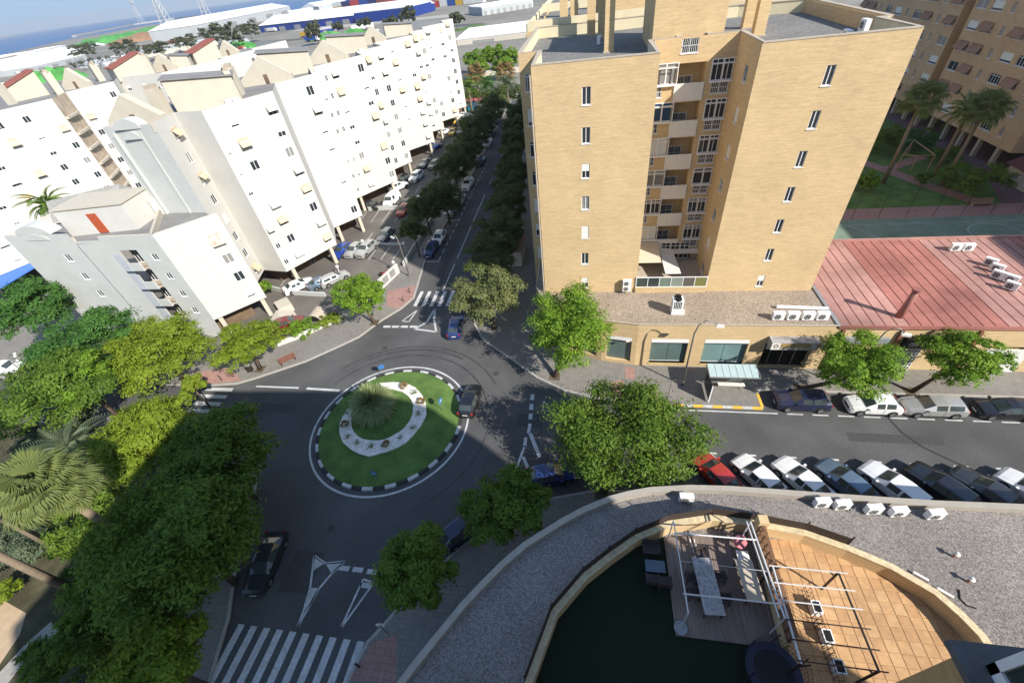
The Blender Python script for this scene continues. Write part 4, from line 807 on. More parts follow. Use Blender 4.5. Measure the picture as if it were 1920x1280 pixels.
# white pole frame
pg = thing('white_pole_frame', 'white metal pergola frame over the deck with wheel-like base', 'pergola', (7.2, 10, 5.7))
zt = 8.25; m_wp = mat('white_pole', (.55, .55, .55), .4, .05, 2, spec=.5)
for p, q, r_ in (((5.05, 12.3, zt), (5.12, 7.65, zt), .035), ((9.2, 12.6, zt), (9.55, 7.9, zt), .05), ((9.0, 12.6, zt), (9.3, 7.9, zt), .04), ((5.05, 11.6, zt), (9.3, 11.6, zt), .045), ((5.0, 8.5, zt), (9.5, 8.5, zt), .04), ((5.1, 10.1, zt), (9.35, 10.0, zt), .012)): MB().tube([p, q], r_, 8).build('beam', m_wp, pg)
for x, y in ((5.05, 12.3), (5.12, 7.65), (9.2, 12.6), (9.55, 7.9)): MB().tube([(x, y, 5.7), (x, y, zt)], .04, 8).build('post', m_wp, pg)
MB().ring(5.12, 7.65, .0, .32, 5.76, 20).ring(5.12, 7.65, .26, .34, 5.82, 20).build('base_plate', m_metal, pg)
# dark pergola with hanging chairs on the tiles
dp = thing('dark_pergola', 'dark metal pergola with slender white rods above the terracotta terrace', 'pergola', (11.3, 8.3, 5.6)); z7 = 7.95
m_dk = mat('dark_metal', (.035, .028, .024), .5, .1, 3)
for x, y in ((9.8, 10.4), (12.9, 10.4), (9.8, 6.2), (12.95, 6.3)): MB().tube([(x, y, 5.6), (x, y, z7)], .06, 8).build('post', m_dk, dp); MB().tube([(x, y, z7 - .5), (x + (.4 if x < 11 else -.4), y, z7)], .04, 6).build('brace', m_dk, dp)
for p, q in (((12.9, 10.4), (12.95, 6.3)), ((9.8, 10.4), (9.8, 6.2))): MB().tube([p + (z7,), q + (z7,)], .055, 6).build('beam', m_dk if p[0] > 11 else m_wp, dp)
for i in range(6): y = 10.4 - i * .82; MB().tube([(9.6, y, z7 + .06), (13.3, y - .02, z7 + .06)], .03, 6).build('rod', m_wp if i < 3 else m_dk, dp)
def bench_rack(x, y, label):
    t = thing('planter_rack', label, 'planter', (x, y, 5.6), 'wire planter racks under the dark pergola')
    q = MB()
    for i in range(9):
        yy = y - .9 + i * .22; q.tube([(x - .3, yy, 6.9), (x - .3, yy, 5.7), (x + .25, yy, 5.62)], .012, 4)
    for z in (5.75, 6.3, 6.88): q.tube([(x - .3, y - .95, z), (x - .3, y + .95, z)], .014, 4)
    q.build('wire_frame', m_dk, t); MB().box(x - .2, x + .25, y - .3, y + .3, 5.62, 6.15).build('pot', m_alu, t); MB().box(x - .14, x + .19, y - .24, y + .24, 6.10, 6.16).build('soil', m_dark, t)
for i, y in enumerate((9.3, 8.0, 6.75)): bench_rack(12.1 + .05 * i, y, ['wire planter rack with white pot at the far end under the dark pergola', 'middle wire planter rack with white pot under the dark pergola', 'wire planter rack with white pot nearest the bay window'][i])
# furniture
def table(name, label, cx, cy, hx, hy, a, m, h=.74):
    t = thing(name, label, 'table', (cx, cy, 5.7), world=False); t.rotation_euler = (0, 0, a); MB().box(-hx, hx, -hy, hy, h - .05, h).build('tabletop', m, t)
    for sx in (-1, 1):
        for sy in (-1, 1): MB().box(sx * (hx - .08) - .03, sx * (hx - .08) + .03, sy * (hy - .08) - .03, sy * (hy - .08) + .03, 0, h - .05).build('leg', m_dk, t)
def chair(label, cx, cy, a, m, hw=.3):
    t = thing('garden_chair', label, 'chair', (cx, cy, 5.68), 'garden chairs on the terrace', world=False); t.rotation_euler = (0, 0, a)
    MB().box(-hw, hw, -.28, .28, .40, .46).build('seat', m, t); q = MB()
    for i in range(4): q.box(-hw, hw, .26 + .01 * i, .30 + .01 * i, .52 + .13 * i, .62 + .13 * i)
    q.build('backrest', m, t)
    for sx in (-1, 1):
        MB().box(sx * hw - .03, sx * hw + .03, -.28, .3, .62, .66).build('armrest', m, t)
        for sy in (-1, 1): MB().box(sx * hw - .025, sx * hw + .025, sy * .26 - .025, sy * .26 + .025, 0, .62).build('leg', m, t)
m_gt = mat('patterned_table', (.30, .29, .29), .5, .45, 5); m_rat = mat('dark_rattan', (.055, .045, .045), .8, .3, 8)
table('dining_table', 'long speckled grey dining table on the timber deck', 6.75, 9.7, .52, 1.45, R(4), m_gt)
table('side_table', 'narrow beige side table beside the slatted divider on the deck', 9.0, 10.2, .45, 1.05, R(4), mat('beige_top', (.44, .38, .30), .5, .1))
table('low_table', 'low blue-grey glass table among the dark chairs on the turf', 4.1, 10.55, .55, .33, R(0), mat('bluegrey_top', (.10, .135, .16), .3, .1), .42)
for i, (x, y, a) in enumerate(((3.95, 11.5, 0), (3.85, 9.8, 180), (4.55, 9.75, 180))): chair(['wide dark slatted chair behind the low blue-grey table', 'dark slatted chair in front of the low table, farther from the deck', 'dark slatted chair in front of the low table, touching the deck'][i], x, y, R(a), m_rat, .48 if i == 0 else .32)
for i, (x, y, a) in enumerate(((6.0, 10.1, 90), (6.0, 9.3, 90), (7.5, 10.3, -90), (7.5, 9.2, -90), (6.75, 11.5, 0))): chair(['dark chair on the turf side of the dining table, far one', 'dark chair on the turf side of the dining table, near one', 'dark chair on the divider side of the dining table, far one', 'dark chair on the divider side of the dining table, near one', 'dark chair at the far head of the dining table'][i], x, y, R(a), m_rat, .24)
cs = thing('striped_runner', 'dark runner mat with white dashes on the deck beyond the table', 'mat', (6.5, 12.0, 5.71))
for i in range(4):
    for s_ in (-.12, .12): MB().box(6.5 + s_ + .05 * i - .03, 6.5 + s_ + .05 * i + .03, 12.4 - i * .32 - .11, 12.4 - i * .32 + .11, 5.715, 5.722).build('dash', m_panel, cs)
pk = thing('pink_cushion_chair', 'white garden seat with round pink cushion against the divider post', 'chair', (9.0, 12.2, 5.7))
q = MB(); vs = []; 
MB().box(8.75, 9.4, 11.3, 11.9, 6.05, 6.12).build('seat', m_panel, pk); MB().tube([(9.0, 12.3, 6.35), (9.0, 12.2, 6.55), (9.0, 12.12, 6.62)], [.36, .38, .28], 18).build('cushion', mat('pink_cushion', (.55, .18, .20), .8, .15, 3), pk)
for x in (8.8, 9.35):
    for y in (11.35, 11.85): MB().box(x - .025, x + .025, y - .025, y + .025, 5.7, 6.05).build('leg', m_metal, pk)
# trampoline
tr = thing('trampoline', 'round dark blue trampoline with netting at the corner of the deck', 'trampoline', (9.15, 6.1, 5.63)); cx, cy = 9.1, 6.15
m_tr = mat('trampoline_pad', (.022, .026, .05), .6, .2, 3); MB().ring(cx, cy, 0, .98, 6.28, 40).build('jumping_mat', mat('black_mat', (.008, .008, .01), .6, .1), tr); MB().ring(cx, cy, .9, 1.25, 6.3, 40).build('spring_pad', m_tr, tr)
for i in range(6): a = i * math.pi / 3 + .3; MB().tube([(cx + 1.27 * math.cos(a), cy + 1.27 * math.sin(a), 5.63), (cx + 1.27 * math.cos(a), cy + 1.27 * math.sin(a), 7.6)], .03, 6).build('pole', m_tr, tr)
q = MB()
for i in range(48): a = 2 * math.pi * i / 48; q.tube([(cx + 1.24 * math.cos(a), cy + 1.24 * math.sin(a), 6.3), (cx + 1.24 * math.cos(a), cy + 1.24 * math.sin(a), 7.5)], .007, 3)
for z in (6.6, 7.0, 7.5):
    for i in range(24): a, b = 2 * math.pi * i / 24, 2 * math.pi * (i + 1) / 24; q.tube([(cx + 1.24 * math.cos(a), cy + 1.24 * math.sin(a), z), (cx + 1.24 * math.cos(b), cy + 1.24 * math.sin(b), z)], .012, 3)
q.build('safety_net', m_tr, tr)
st_ = MB().tube([(9.9, 5.2, 6.0), (10.3, 6.9, 7.7)], .05, 8)
# condensers and stray things on the gravel
for i, (x, y, a, lb) in enumerate(((6.5, 15.0, 0, 'lone white condenser at the bend of the podium parapet'), (14.55, 15.35, 8, 'first white condenser in the row under the podium parapet'), (15.65, 15.3, 8, 'second white condenser in the row under the podium parapet'), (17.3, 15.15, 8, 'middle white condenser with tangled hose under the podium parapet'), (18.6, 15.1, 8, 'fourth white condenser in the row under the podium parapet'), (20.5, 15.1, 8, 'last white condenser in the row under the podium parapet'))): ac_unit((x, y, 5.6), R(a), lb, sc=1.0)
for i, (px, py) in enumerate(((1787, 1043), (1814, 1090))):
    x, y = g(px, py, 5.6); v_ = thing('roof_vent', ['white capped roof vent, the farther of two on the gravel', 'white capped roof vent, the nearer of two on the gravel'][i], 'vent', (x, y, 5.6), 'vents on the podium gravel'); MB().cyl(x, y, .07, 5.6, 6.0, 10).build('pipe', m_red, v_); MB().cyl(x, y, .16, 5.98, 6.12, 14, r1=.05).build('cap', m_panel, v_)
for i, (a, b) in enumerate((((1712, 1072), (1741, 1088)), ((1757, 1102), (1788, 1120)))): tag(MB().wall([g(*a, 5.7), g(*b, 5.7)], .14, 5.6, 5.75).build('white_plank', m_panel), ['short white board lying along the terrace wall, the farther one', 'short white board lying along the terrace wall, the nearer one'][i], 'board')
tag(MB().tube([g3(1583, 948, 5.65), g3(1590, 957, 5.7), g3(1600, 960, 5.7), g3(1604, 950, 5.8), g3(1612, 948, 5.7)], .03, 6).build('hose', m_metal), 'tangled grey hose beside the middle condenser on the podium', 'hose')
tag(MB().tube([g3(1798, 1105, 5.62), g3(1800, 1122, 5.62), g3(1812, 1134, 5.62), g3(1830, 1140, 5.62)], .04, 6).build('cable', m_dark), 'black cable trailing from the nearer roof vent across gravel', 'cable')
# ================================================================ COURT, GARDEN, BROWN TOWER
m_court = mat('green_court', (.165, .225, .17), .85, .1, 1.0, var2=.14, scale2=.25)
o = MB().sheet([(22.5, 47.7), (75, 47.7), (75, 63.6), (22.5, 63.6)], .128).build('sports_court', m_court); o['kind'] = 'structure'
paint('court_line_marking', [rect(23, 75, 62.0, 62.06), band(g(1590, 425), g(1660, 452), .08), band(g(1660, 425), g(1725, 418), .05)], z=.134)
o = MB().ring(*g(1870, 440), 2.9, 3.0, .135, 40).build('court_circle_marking', m_paint); o['kind'] = 'structure'
o = MB().sheet([(22, 63.6), (75, 63.6), (75, 67), (22, 67)], .127).build('garden_path', m_pink); o['kind'] = 'structure'
o = MB().sheet([(24, 67), (58, 67), (62, 78), (62, 120), (24, 120)], .13).build('garden_lawn', m_lawn); o['kind'] = 'structure'
pth = [g(1600, 300), g(1660, 320), g(1740, 350), g(1830, 380), g(1860, 392)]
o = MB().strip(pth, 2.2, .14).build('garden_path', m_pink); o['kind'] = 'structure'
o = MB().strip([g(1660, 320), g(1730, 295)], 1.8, .144).build('garden_path', m_pink); o['kind'] = 'structure'
o = MB().sheet([(58, 67), (75, 67), (75, 120), (62, 120), (62, 78)], .132).build('paved_court', mat('dark_red_paving', (.15, .085, .08), .9, .15, 2)); o['kind'] = 'structure'
fe = thing('court_fence', 'tall thin mesh fence posts along the green court edge', 'fence', (45, 63.8, .13)); q = MB()
for i in range(12): x = 24 + i * 3.4; MB().tube([(x, 63.8, .13), (x, 63.8, 4.6)], .03, 6).build('post', m_dk, fe)
for z in (1.2, 2.9, 4.55): MB().tube([(24, 63.8, z), (61.4, 63.8, z)], .006, 4).build('wire', m_dk, fe)
m_bb = brick_mat('brown_brick', (.53, .365, .22))
BT = thing('brown_apartment_tower', 'tall brown brick apartment building with shaded awnings behind the garden', 'building', (66, 95, 0))
def bops(L, sd, cw):
    out = []; r_ = random.Random(sd); n = int(L / cw)
    for i in range(n):
        for k in range(13):
            t = r_.random(); wd = 2.6 if i % 3 != 2 else .8
            out.append((cw * (i + .5), 4.3 + 2.95 * k, wd, 1.35, r_.choice(['wide', 'wide', 'slide', 'curt', 'low']) if wd > 1 else 'curt', (1.0, .7, m_redw) if (t < .28 and wd > 1) else None))
    return out
facade(BT, (64, 140), (64, 104), 3, 46, bops(36, 1, 3.6), m_bb, dep=.25)
facade(BT, (65.6, 104), (65.6, 101.5), 3, 46, [], m_redw); facade(BT, (64, 104), (65.6, 104), 3, 46, [], m_bb); facade(BT, (65.6, 101.5), (64, 101.5), 3, 46, [], m_bb)
facade(BT, (64, 101.5), (64, 78), 3, 46, bops(23.5, 2, 3.6), m_bb, dep=.25)
facade(BT, (64, 78), (85, 74), 3, 46, [], m_bb)
facade(BT, (66, 78), (66, 58), 3, 40, bops(20, 5, 3.4), m_bb, dep=.25)
MB().sheet([(64, 140), (64, 78), (85, 74), (85, 140)], 3.0).build('soffit', m_cap, BT); MB().sheet([(64, 140), (64, 78), (85, 74), (85, 140)], 46).build('roof', m_roofg, BT)
for i in range(14): y = 138 - i * 4.4; MB().box(64.2, 64.8, y - .3, y + .3, .1, 3.0).build('pillar', m_cap, BT)
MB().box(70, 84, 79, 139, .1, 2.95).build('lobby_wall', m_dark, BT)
facade(BT, (85, 140), (64, 140), 3, 46, [], m_bb); facade(BT, (85, 74), (85, 140), 3, 46, [], m_bb)
NT = thing('neighbour_tower', 'brown brick tower beyond the hall whose shadow falls on the court', 'building', (90, 30, 0))
facade(NT, (81.5, 52), (81.5, 6), .1, 36, bops(46, 8, 3.6), m_bb, dep=.25); facade(NT, (81.5, 6), (104, 6), .1, 36, [], m_bb); facade(NT, (104, 6), (104, 52), .1, 36, [], m_bb); facade(NT, (104, 52), (81.5, 52), .1, 36, [], m_bb); MB().sheet([(81.5, 6), (104, 6), (104, 52), (81.5, 52)], 36).build('roof', m_roofg, NT)
sh = thing('garden_pavilion', 'low cream garden house with dark red pitched roof by the brown tower', 'building', g(1900, 320))
x, y = 62.6, 72.0
MB().box(x, x + 7, y - 6, y + 3, .1, 2.6).build('wall', m_creamw, sh); q = MB(); q.add([(x - .5, y - 6.5, 2.6), (x - .5, y + 3.5, 2.6), (x + 3.5, y + 3.5, 4.6), (x + 3.5, y - 6.5, 4.6), (x + 7.5, y - 6.5, 2.6), (x + 7.5, y + 3.5, 2.6)], [(0, 3, 2, 1), (3, 4, 5, 2), (0, 4, 3), (1, 2, 5)]); q.build('roof', mat('dark_red_roof', (.13, .045, .04), .8, .15), sh)
for i in range(3): put_window(sh, (x - .01, y + 1 - 2.6 * i, 1.0), R(-90), 'curt', 1.2, 1.0, .05)
ga = thing('garden_arbor', 'wooden garden arbor frame standing on the pink path crossing', 'arbor', g(1700, 310)); m_aw = mat('arbor_wood', (.34, .24, .14), .8, .15, 3); P_ = [g(1680, 318), g(1706, 322), g(1738, 320), g(1700, 290)]
for p in P_: MB().tube([p + (.12,), p + (2.5,)], .09, 6).build('post', m_aw, ga)
for a, b in ((0, 1), (1, 2), (2, 3), (3, 0)): MB().tube([P_[a] + (2.5,), P_[b] + (2.5,)], .08, 6).build('beam', m_aw, ga)
bn = thing('garden_bench', 'dark red bench at the end of the lawn beside the court', 'bench', g(1838, 385)); bx, by = g(1838, 387); MB().box(bx - 1.3, bx + 1.3, by - .25, by + .25, .5, .6).build('seat', m_redw, bn); MB().box(bx - 1.3, bx + 1.3, by + .25, by + .32, .6, 1.1).build('backrest', m_redw, bn)
for s_ in (-1, 1): MB().box(bx + s_ * 1.1 - .06, bx + s_ * 1.1 + .06, by - .2, by + .3, .13, .5).build('leg', m_metal, bn)

# ================================================================ CARS
m_tyre = mat('tyre', (.018, .018, .018), .85, .1); m_rim = mat('alloy_rim', (.38, .38, .39), .35, .1, metal=.8); m_cglass = mat('car_glass', (.045, .058, .056), .04, 0, spec=.7)
m_head = mat('headlight_lens', (.62, .64, .66), .12, 0, spec=.7); m_tail = mat('tail_light_red', (.35, .015, .012), .2, 0, spec=.6); m_plate = mat('number_plate', (.6, .6, .56), .5, 0); m_trim = mat('black_trim', (.02, .02, .021), .6, 0)
def paintm(name, c_, metal=.0): return mat('car_paint_' + name, c_, .32, 0, spec=.5, metal=metal, coat=.7)
PAINT = {'white': paintm('white', (.70, .70, .69)), 'black': paintm('black', (.010, .010, .012)), 'navy': paintm('navy', (.012, .018, .05)), 'silver': paintm('silver', (.42, .42, .41), .4), 'grey': paintm('grey', (.16, .17, .18), .3),
         'blue': paintm('blue', (.02, .05, .26)), 'red': paintm('red', (.33, .025, .018)), 'steel': paintm('steel_blue', (.12, .17, .23), .3), 'yellow': paintm('yellow', (.62, .40, .03)), 'dark': paintm('charcoal', (.035, .037, .042), .2), 'teal': paintm('teal', (.02, .20, .26)), 'maroon': paintm('maroon', (.14, .015, .018)), 'dblue': paintm('deep_blue', (.015, .03, .12))}
# stations: x, belt z, top z, half width, roof half width ; G = greenhouse station
CARS = {
 'hatch': dict(L=4.1, W=.88, wh=1.25, st=[(2.05, .40, .42, .62, .5), (2.0, .60, .64, .74, .55), (1.8, .72, .78, .82, .6), (1.35, .82, .88, .87, .64), (.95, .90, .95, .88, .66), (.2, .93, 1.42, .88, .60), (-.5, .95, 1.48, .88, .61), (-1.35, .98, 1.43, .87, .59), (-1.85, 1.0, 1.05, .84, .64), (-2.0, .80, .86, .80, .6), (-2.05, .45, .5, .72, .55)]),
 'suv': dict(L=4.4, W=.92, wh=1.35, st=[(2.2, .48, .5, .66, .5), (2.15, .75, .8, .80, .6), (1.9, .90, .96, .87, .65), (1.4, .98, 1.04, .91, .68), (1.0, 1.03, 1.09, .92, .70), (.35, 1.06, 1.58, .92, .64), (-.5, 1.08, 1.64, .92, .66), (-1.6, 1.1, 1.60, .91, .63), (-2.05, 1.12, 1.18, .88, .66), (-2.18, .9, .95, .84, .62), (-2.2, .5, .55, .76, .55)]),
 'estate': dict(L=4.6, W=.90, wh=1.4, st=[(2.3, .40, .42, .64, .5), (2.24, .60, .65, .76, .56), (2.0, .73, .79, .84, .62), (1.5, .83, .89, .89, .66), (1.05, .90, .96, .90, .68), (.3, .94, 1.42, .90, .62), (-.6, .96, 1.48, .90, .63), (-1.85, .99, 1.44, .89, .60), (-2.15, 1.0, 1.06, .86, .64), (-2.28, .82, .88, .82, .6), (-2.3, .48, .52, .74, .55)]),
 'sedan': dict(L=4.6, W=.90, wh=1.4, st=[(2.3, .40, .42, .64, .5), (2.24, .58, .63, .76, .56), (2.0, .70, .76, .84, .62), (1.5, .80, .86, .89, .66), (1.0, .88, .94, .90, .68), (.25, .92, 1.38, .90, .60), (-.4, .94, 1.43, .90, .61), (-1.1, .96, 1.38, .89, .58), (-1.7, .98, 1.02, .88, .66), (-2.2, .92, .98, .84, .62), (-2.3, .5, .55, .76, .55)]),
 'van': dict(L=4.7, W=.95, wh=1.5, st=[(2.35, .5, .52, .7, .55), (2.3, .8, .86, .86, .66), (2.1, .95, 1.02, .92, .72), (1.85, 1.02, 1.1, .94, .74), (1.6, 1.06, 1.14, .95, .76), (1.0, 1.1, 1.82, .95, .74), (.1, 1.1, 1.92, .95, .76), (-2.1, 1.1, 1.90, .95, .76), (-2.3, 1.1, 1.5, .93, .74), (-2.34, .9, 1.0, .9, .7), (-2.35, .5, .55, .84, .6)])}
def make_car(kind):
    d = CARS[kind]; st = d['st']; prof = []
    for x, zb, ztp, w_, wr in st:
        zr = min(.62, zb - .02)
        prof.append([(x, w_ * .93, .20), (x, w_ * .995, min(.36, zr)), (x, w_, zr), (x, w_ * .985, zb), (x, wr, ztp - .045), (x, wr * .72, ztp - .008), (x, 0, ztp)])
    n, k = len(prof), 7; body, win = MB(), {'windscreen': MB(), 'rear_window': MB(), **{'side_window%d' % i: MB() for i in range(4)}}
    def ins(vs, t, target, push):
        c_ = Vector((0, 0, 0)); V = [Vector(v) for v in vs]
        for v in V: c_ += v / len(V)
        I = [v.lerp(c_, t) for v in V]; nn = (V[1] - V[0]).cross(V[2] - V[0]).normalized(); body.add([tuple(v) for v in V + I], [(i, (i + 1) % 4, 4 + (i + 1) % 4, 4 + i) for i in range(4)]); target.add([tuple(v - nn * push) for v in I], [(0, 1, 2, 3)])
    def strips(i, j):
        for s_ in (1, -1):
            a, b, c_, e_ = prof[i][j], prof[i + 1][j], prof[i + 1][j + 1], prof[i][j + 1]; q = [(p[0], s_ * p[1], p[2]) for p in (a, b, c_, e_)]
            q = q if s_ < 0 else q[::-1]
            yield q
    for i in range(n - 1):
        for j in range(k - 1):
            if j in (4, 5) and (i == 4 or i == 7): continue
            for qi, q in enumerate(strips(i, j)):
                if j == 3 and i in (5, 6) and not (kind == 'van' and i == 6): ins(q, .13, win['side_window%d' % (2 * (i - 5) + qi)], .004)
                else: body.add(q, [(0, 1, 2, 3)])
    for i, key in ((4, 'windscreen'), (7, 'rear_window')):
        a, b = prof[i], prof[i + 1]; lo = [(p[0], s_ * p[1], p[2]) for p, s_ in ((a[4], 1), (a[5], 1), (a[6], 1), (a[5], -1), (a[4], -1))]; hi = [(p[0], s_ * p[1], p[2]) for p, s_ in ((b[4], 1), (b[5], 1), (b[6], 1), (b[5], -1), (b[4], -1))]
        for t in range(4):
            q = [lo[t], hi[t], hi[t + 1], lo[t + 1]]; q2 = [lerp(q[0], q[1], .08), lerp(q[0], q[1], .93), lerp(q[3], q[2], .93), lerp(q[3], q[2], .08)]
            if t == 0: q2[0] = lerp(q2[0], q2[3], .15); q2[1] = lerp(q2[1], q2[2], .15)
            if t == 3: q2[3] = lerp(q2[3], q2[0], .15); q2[2] = lerp(q2[2], q2[1], .15)
            body.add(q, [(0, 1, 2, 3)]); win[key].add([(x, y, z + .012) for x, y, z in q2], [(0, 1, 2, 3)])
    f0 = prof[0]; body.add([(p[0], p[1], p[2]) for p in f0] + [(p[0], -p[1], p[2]) for p in f0[:-1][::-1]], [tuple(range(13))])
    f1 = prof[-1]; body.add([(p[0], p[1], p[2]) for p in f1] + [(p[0], -p[1], p[2]) for p in f1[:-1][::-1]], [tuple(range(12, -1, -1))])
    body.add([prof[0][0], prof[-1][0], (prof[-1][0][0], -prof[-1][0][1], .2), (prof[0][0][0], -prof[0][0][1], .2)], [(0, 1, 2, 3)])
    ms = {'body': body.mesh('body', PAINT['white'], True)}
    for k_, mb in win.items():
        if mb.f: ms[k_] = mb.mesh(k_.rstrip('0123'), m_cglass)
    tw_, rw = MB(), MB(); tw_.tube([(0, -.10, 0), (0, .11, 0)], .32, 18); rw.tube([(0, .105, 0), (0, .118, 0)], .21, 14)
    for i in range(5): a = i * 1.257; rw.add([(0, .122, 0), (.2 * math.cos(a), .122, .2 * math.sin(a)), (.2 * math.cos(a + .5), .122, .2 * math.sin(a + .5))], [(0, 1, 2)])
    ms['tyre'] = tw_.mesh('tyre', m_tyre, True); ms['rim'] = rw.mesh('rim', m_rim)
    h = d['st'][1]; L2 = d['L'] / 2; zh = h[1] + .02; ab = MB(); n2 = 16
    ab.add([(.41 * math.cos(math.pi * i / n2), 0, .41 * math.sin(math.pi * i / n2)) for i in range(n2 + 1)], [tuple(range(n2 + 1))]); ms['wheel_arch'] = ab.mesh('wheel_arch', m_trim)
    ms['door_seam'] = MB().box(-.008, .008, -.004, .004, .30, .93).mesh('door_seam', m_trim); ms['sill_trim'] = MB().box(-1.0, 1.0, -.012, .012, .18, .30).mesh('sill_trim', m_trim)
    ms['headlight'] = MB().add([(-.16, -.18, -.08), (.02, -.16, -.09), (.0, .16, -.08), (-.30, .20, -.05), (-.20, -.17, .03), (-.04, -.15, .0), (-.08, .15, .02), (-.34, .2, .03)], [(4, 5, 6, 7), (0, 1, 5, 4), (1, 2, 6, 5), (2, 3, 7, 6), (3, 0, 4, 7)]).mesh('headlight', m_head)
    ms['tail_light'] = MB().box(-.05, .06, -.09, .09, -.12, .12).mesh('tail_light', m_tail)
    ms['mirror'] = MB().box(-.08, .08, -.1, .1, -.06, .08).mesh('mirror', PAINT['white'])
    ms['number_plate'] = MB().box(-.01, .015, -.26, .26, -.055, .055).mesh('number_plate', m_plate)
    ms['grille'] = MB().box(-.01, .02, -.42, .42, -.09, .09).mesh('grille', m_trim)
    return ms
CM = {k: make_car(k) for k in CARS}
def car(kind, colr, x, y, a, label, group, z=0.0, name=None):
    d, ms = CARS[kind], CM[kind]; nm = name or ('parked_van' if kind == 'van' else 'parked_car')
    t = thing(nm, label, 'van' if kind == 'van' else 'car', (x, y, z + .02), group, world=False); t.rotation_euler = (0, 0, R(a)); pm = PAINT[colr]
    def add(n_, par=t, loc=(0, 0, 0), rz=0, sx=1):
        o = bpy.data.objects.new(n_.rstrip('0123'), ms[n_]); C.objects.link(o); o.parent = par; o.location = loc; o.rotation_euler = (0, 0, rz)
        if n_ in ('body', 'mirror'): o.material_slots[0].link = 'OBJECT'; o.material_slots[0].material = pm
        return o
    b = add('body')
    for k in ms:
        if 'wind' in k: add(k)
    h, tl, L2 = d['st'][1], d['st'][-2], d['L'] / 2
    for sx in (1, -1):
        for sy in (1, -1):
            wv = add('tyre', loc=(sx * d['wh'], sy * (d['W'] - .09), .32), rz=0 if sy > 0 else math.pi); wv.name = 'wheel'; add('rim', wv); add('wheel_arch', loc=(sx * d['wh'], sy * (d['W'] + .003), .33))
    for sy in (1, -1):
        add('door_seam', loc=(.55, sy * (d['W'] + .001), 0)); add('door_seam', loc=(-.5, sy * (d['W'] + .001), 0)); add('sill_trim', loc=(0, sy * (d['W'] - .02), 0))
        hl = add('headlight', loc=(h[0] - .06, sy * h[3] * .72, h[1] + .03)); hl.scale = (1, sy, 1)
        add('tail_light', loc=(tl[0] + .02, sy * tl[3] * .88, tl[1] - .02)); m_ = add('mirror', loc=(d['st'][4][0] - .25, sy * (d['W'] + .09), d['st'][4][1] + .06))
    add('number_plate', loc=(-L2 - .015, 0, .62)); add('number_plate', loc=(L2 + .005, 0, .4)); add('grille', loc=(h[0] + .03, 0, .56))
    return t
def carp(kind, colr, px, py, a, label, group, zc=.7, z=0.0): p = g(px, py, zc); return car(kind, colr, p[0], p[1], a, label, group, z)
GE, GB, GN, GL, GF = 'cars parked along the far kerb of the main street', 'cars in the slanted bays below the podium', 'cars parked along the side street', 'cars in the white row car park', 'cars in traffic'
carp('suv', 'navy', 1503, 750, 180, 'dark navy car parked at the head of the kerb line by the bus stop', GE)
carp('hatch', 'white', 1637, 757, 180, 'white hatchback parked between the navy and silver cars', GE)
carp('estate', 'silver', 1748, 760, 180, 'silver estate car parked between white hatchback and black car', GE)
carp('hatch', 'black', 1884, 765, 180, 'black hatchback parked last in the kerb line, cut by the frame', GE)
HA = math.degrees(math.atan2(.831, -.556))
BL = [('hatch', 'red', 'red hatchback nose out in the slanted bay beside the leafy tree'), ('hatch', 'white', 'white hatchback in the slanted bay next to the red car'), ('sedan', 'white', 'white saloon in the slanted bay, second white car from the red one'), ('hatch', 'steel', 'steel blue car in the slanted bay between two white cars'), ('estate', 'white', 'long white estate in the slanted bay left of the black car'), ('suv', 'black', 'black car in the slanted bay beside the long white estate'), ('sedan', 'dark', 'charcoal car in the slanted bay between the black and last white car'), ('hatch', 'white', 'white car in the last slanted bay, cut by the frame edge')]
for i, (k, c_, lb) in enumerate(BL):
    x = TX[i] + 1.55; dd = 2.2 + CARS[k]['L'] / 2 - 1.75; car(k, c_, x + BD[0] * dd, 22.45 + BD[1] * dd, HA, lb, GB)
carp('hatch', 'black', 881, 748, 88, 'black hatchback driving round the island, brake light end towards us', GF)
carp('hatch', 'dblue', 854, 610, 97, 'deep blue car leaving the junction past the zebra crossing', GF)
carp('sedan', 'dark', 497, 1052, -83, 'dark car coming towards the lower zebra crossing beside the big trees', GF)
carp('hatch', 'dblue', 1034, 888, 14, 'blue car half hidden under the large tree at the corner kerb', GB)
carp('hatch', 'navy', 868, 988, 45, 'dark blue car under the trees along the curved kerb', GB)
carp('hatch', 'blue', 214, 703, 5, 'blue car peeping out between the yellow-green trees', GF); carp('hatch', 'white', 14, 688, 3, 'white car behind the park trees at the picture edge', GF)
for (k, c_, px, py, a, lb) in (('hatch', 'dblue', 808, 466, -92, 'blue car first in the side street line, nearest the zebra'), ('hatch', 'white', 823, 445, -92, 'white car second in the side street line'), ('van', 'silver', 847, 392, -92, 'pale silver van third in the side street line'), ('hatch', 'white', 861, 375, -92, 'white car tucked behind the silver van in the side street'), ('suv', 'white', 877, 345, -92, 'white fronted car under the street trees beyond the vans'), ('sedan', 'black', 901, 301, -92, 'black car in the shade halfway along the side street'), ('hatch', 'silver', 914, 268, -92, 'silver car in the shade far along the side street'), ('hatch', 'dark', 922, 248, -92, 'charcoal car far along the side street'), ('hatch', 'navy', 930, 228, -92, 'navy car at the far end of the side street line'), ('suv', 'dark', 912, 444, 90, 'dark car parked opposite under the trees by the yellow tower')): carp(k, c_, px, py, a, lb, GN)
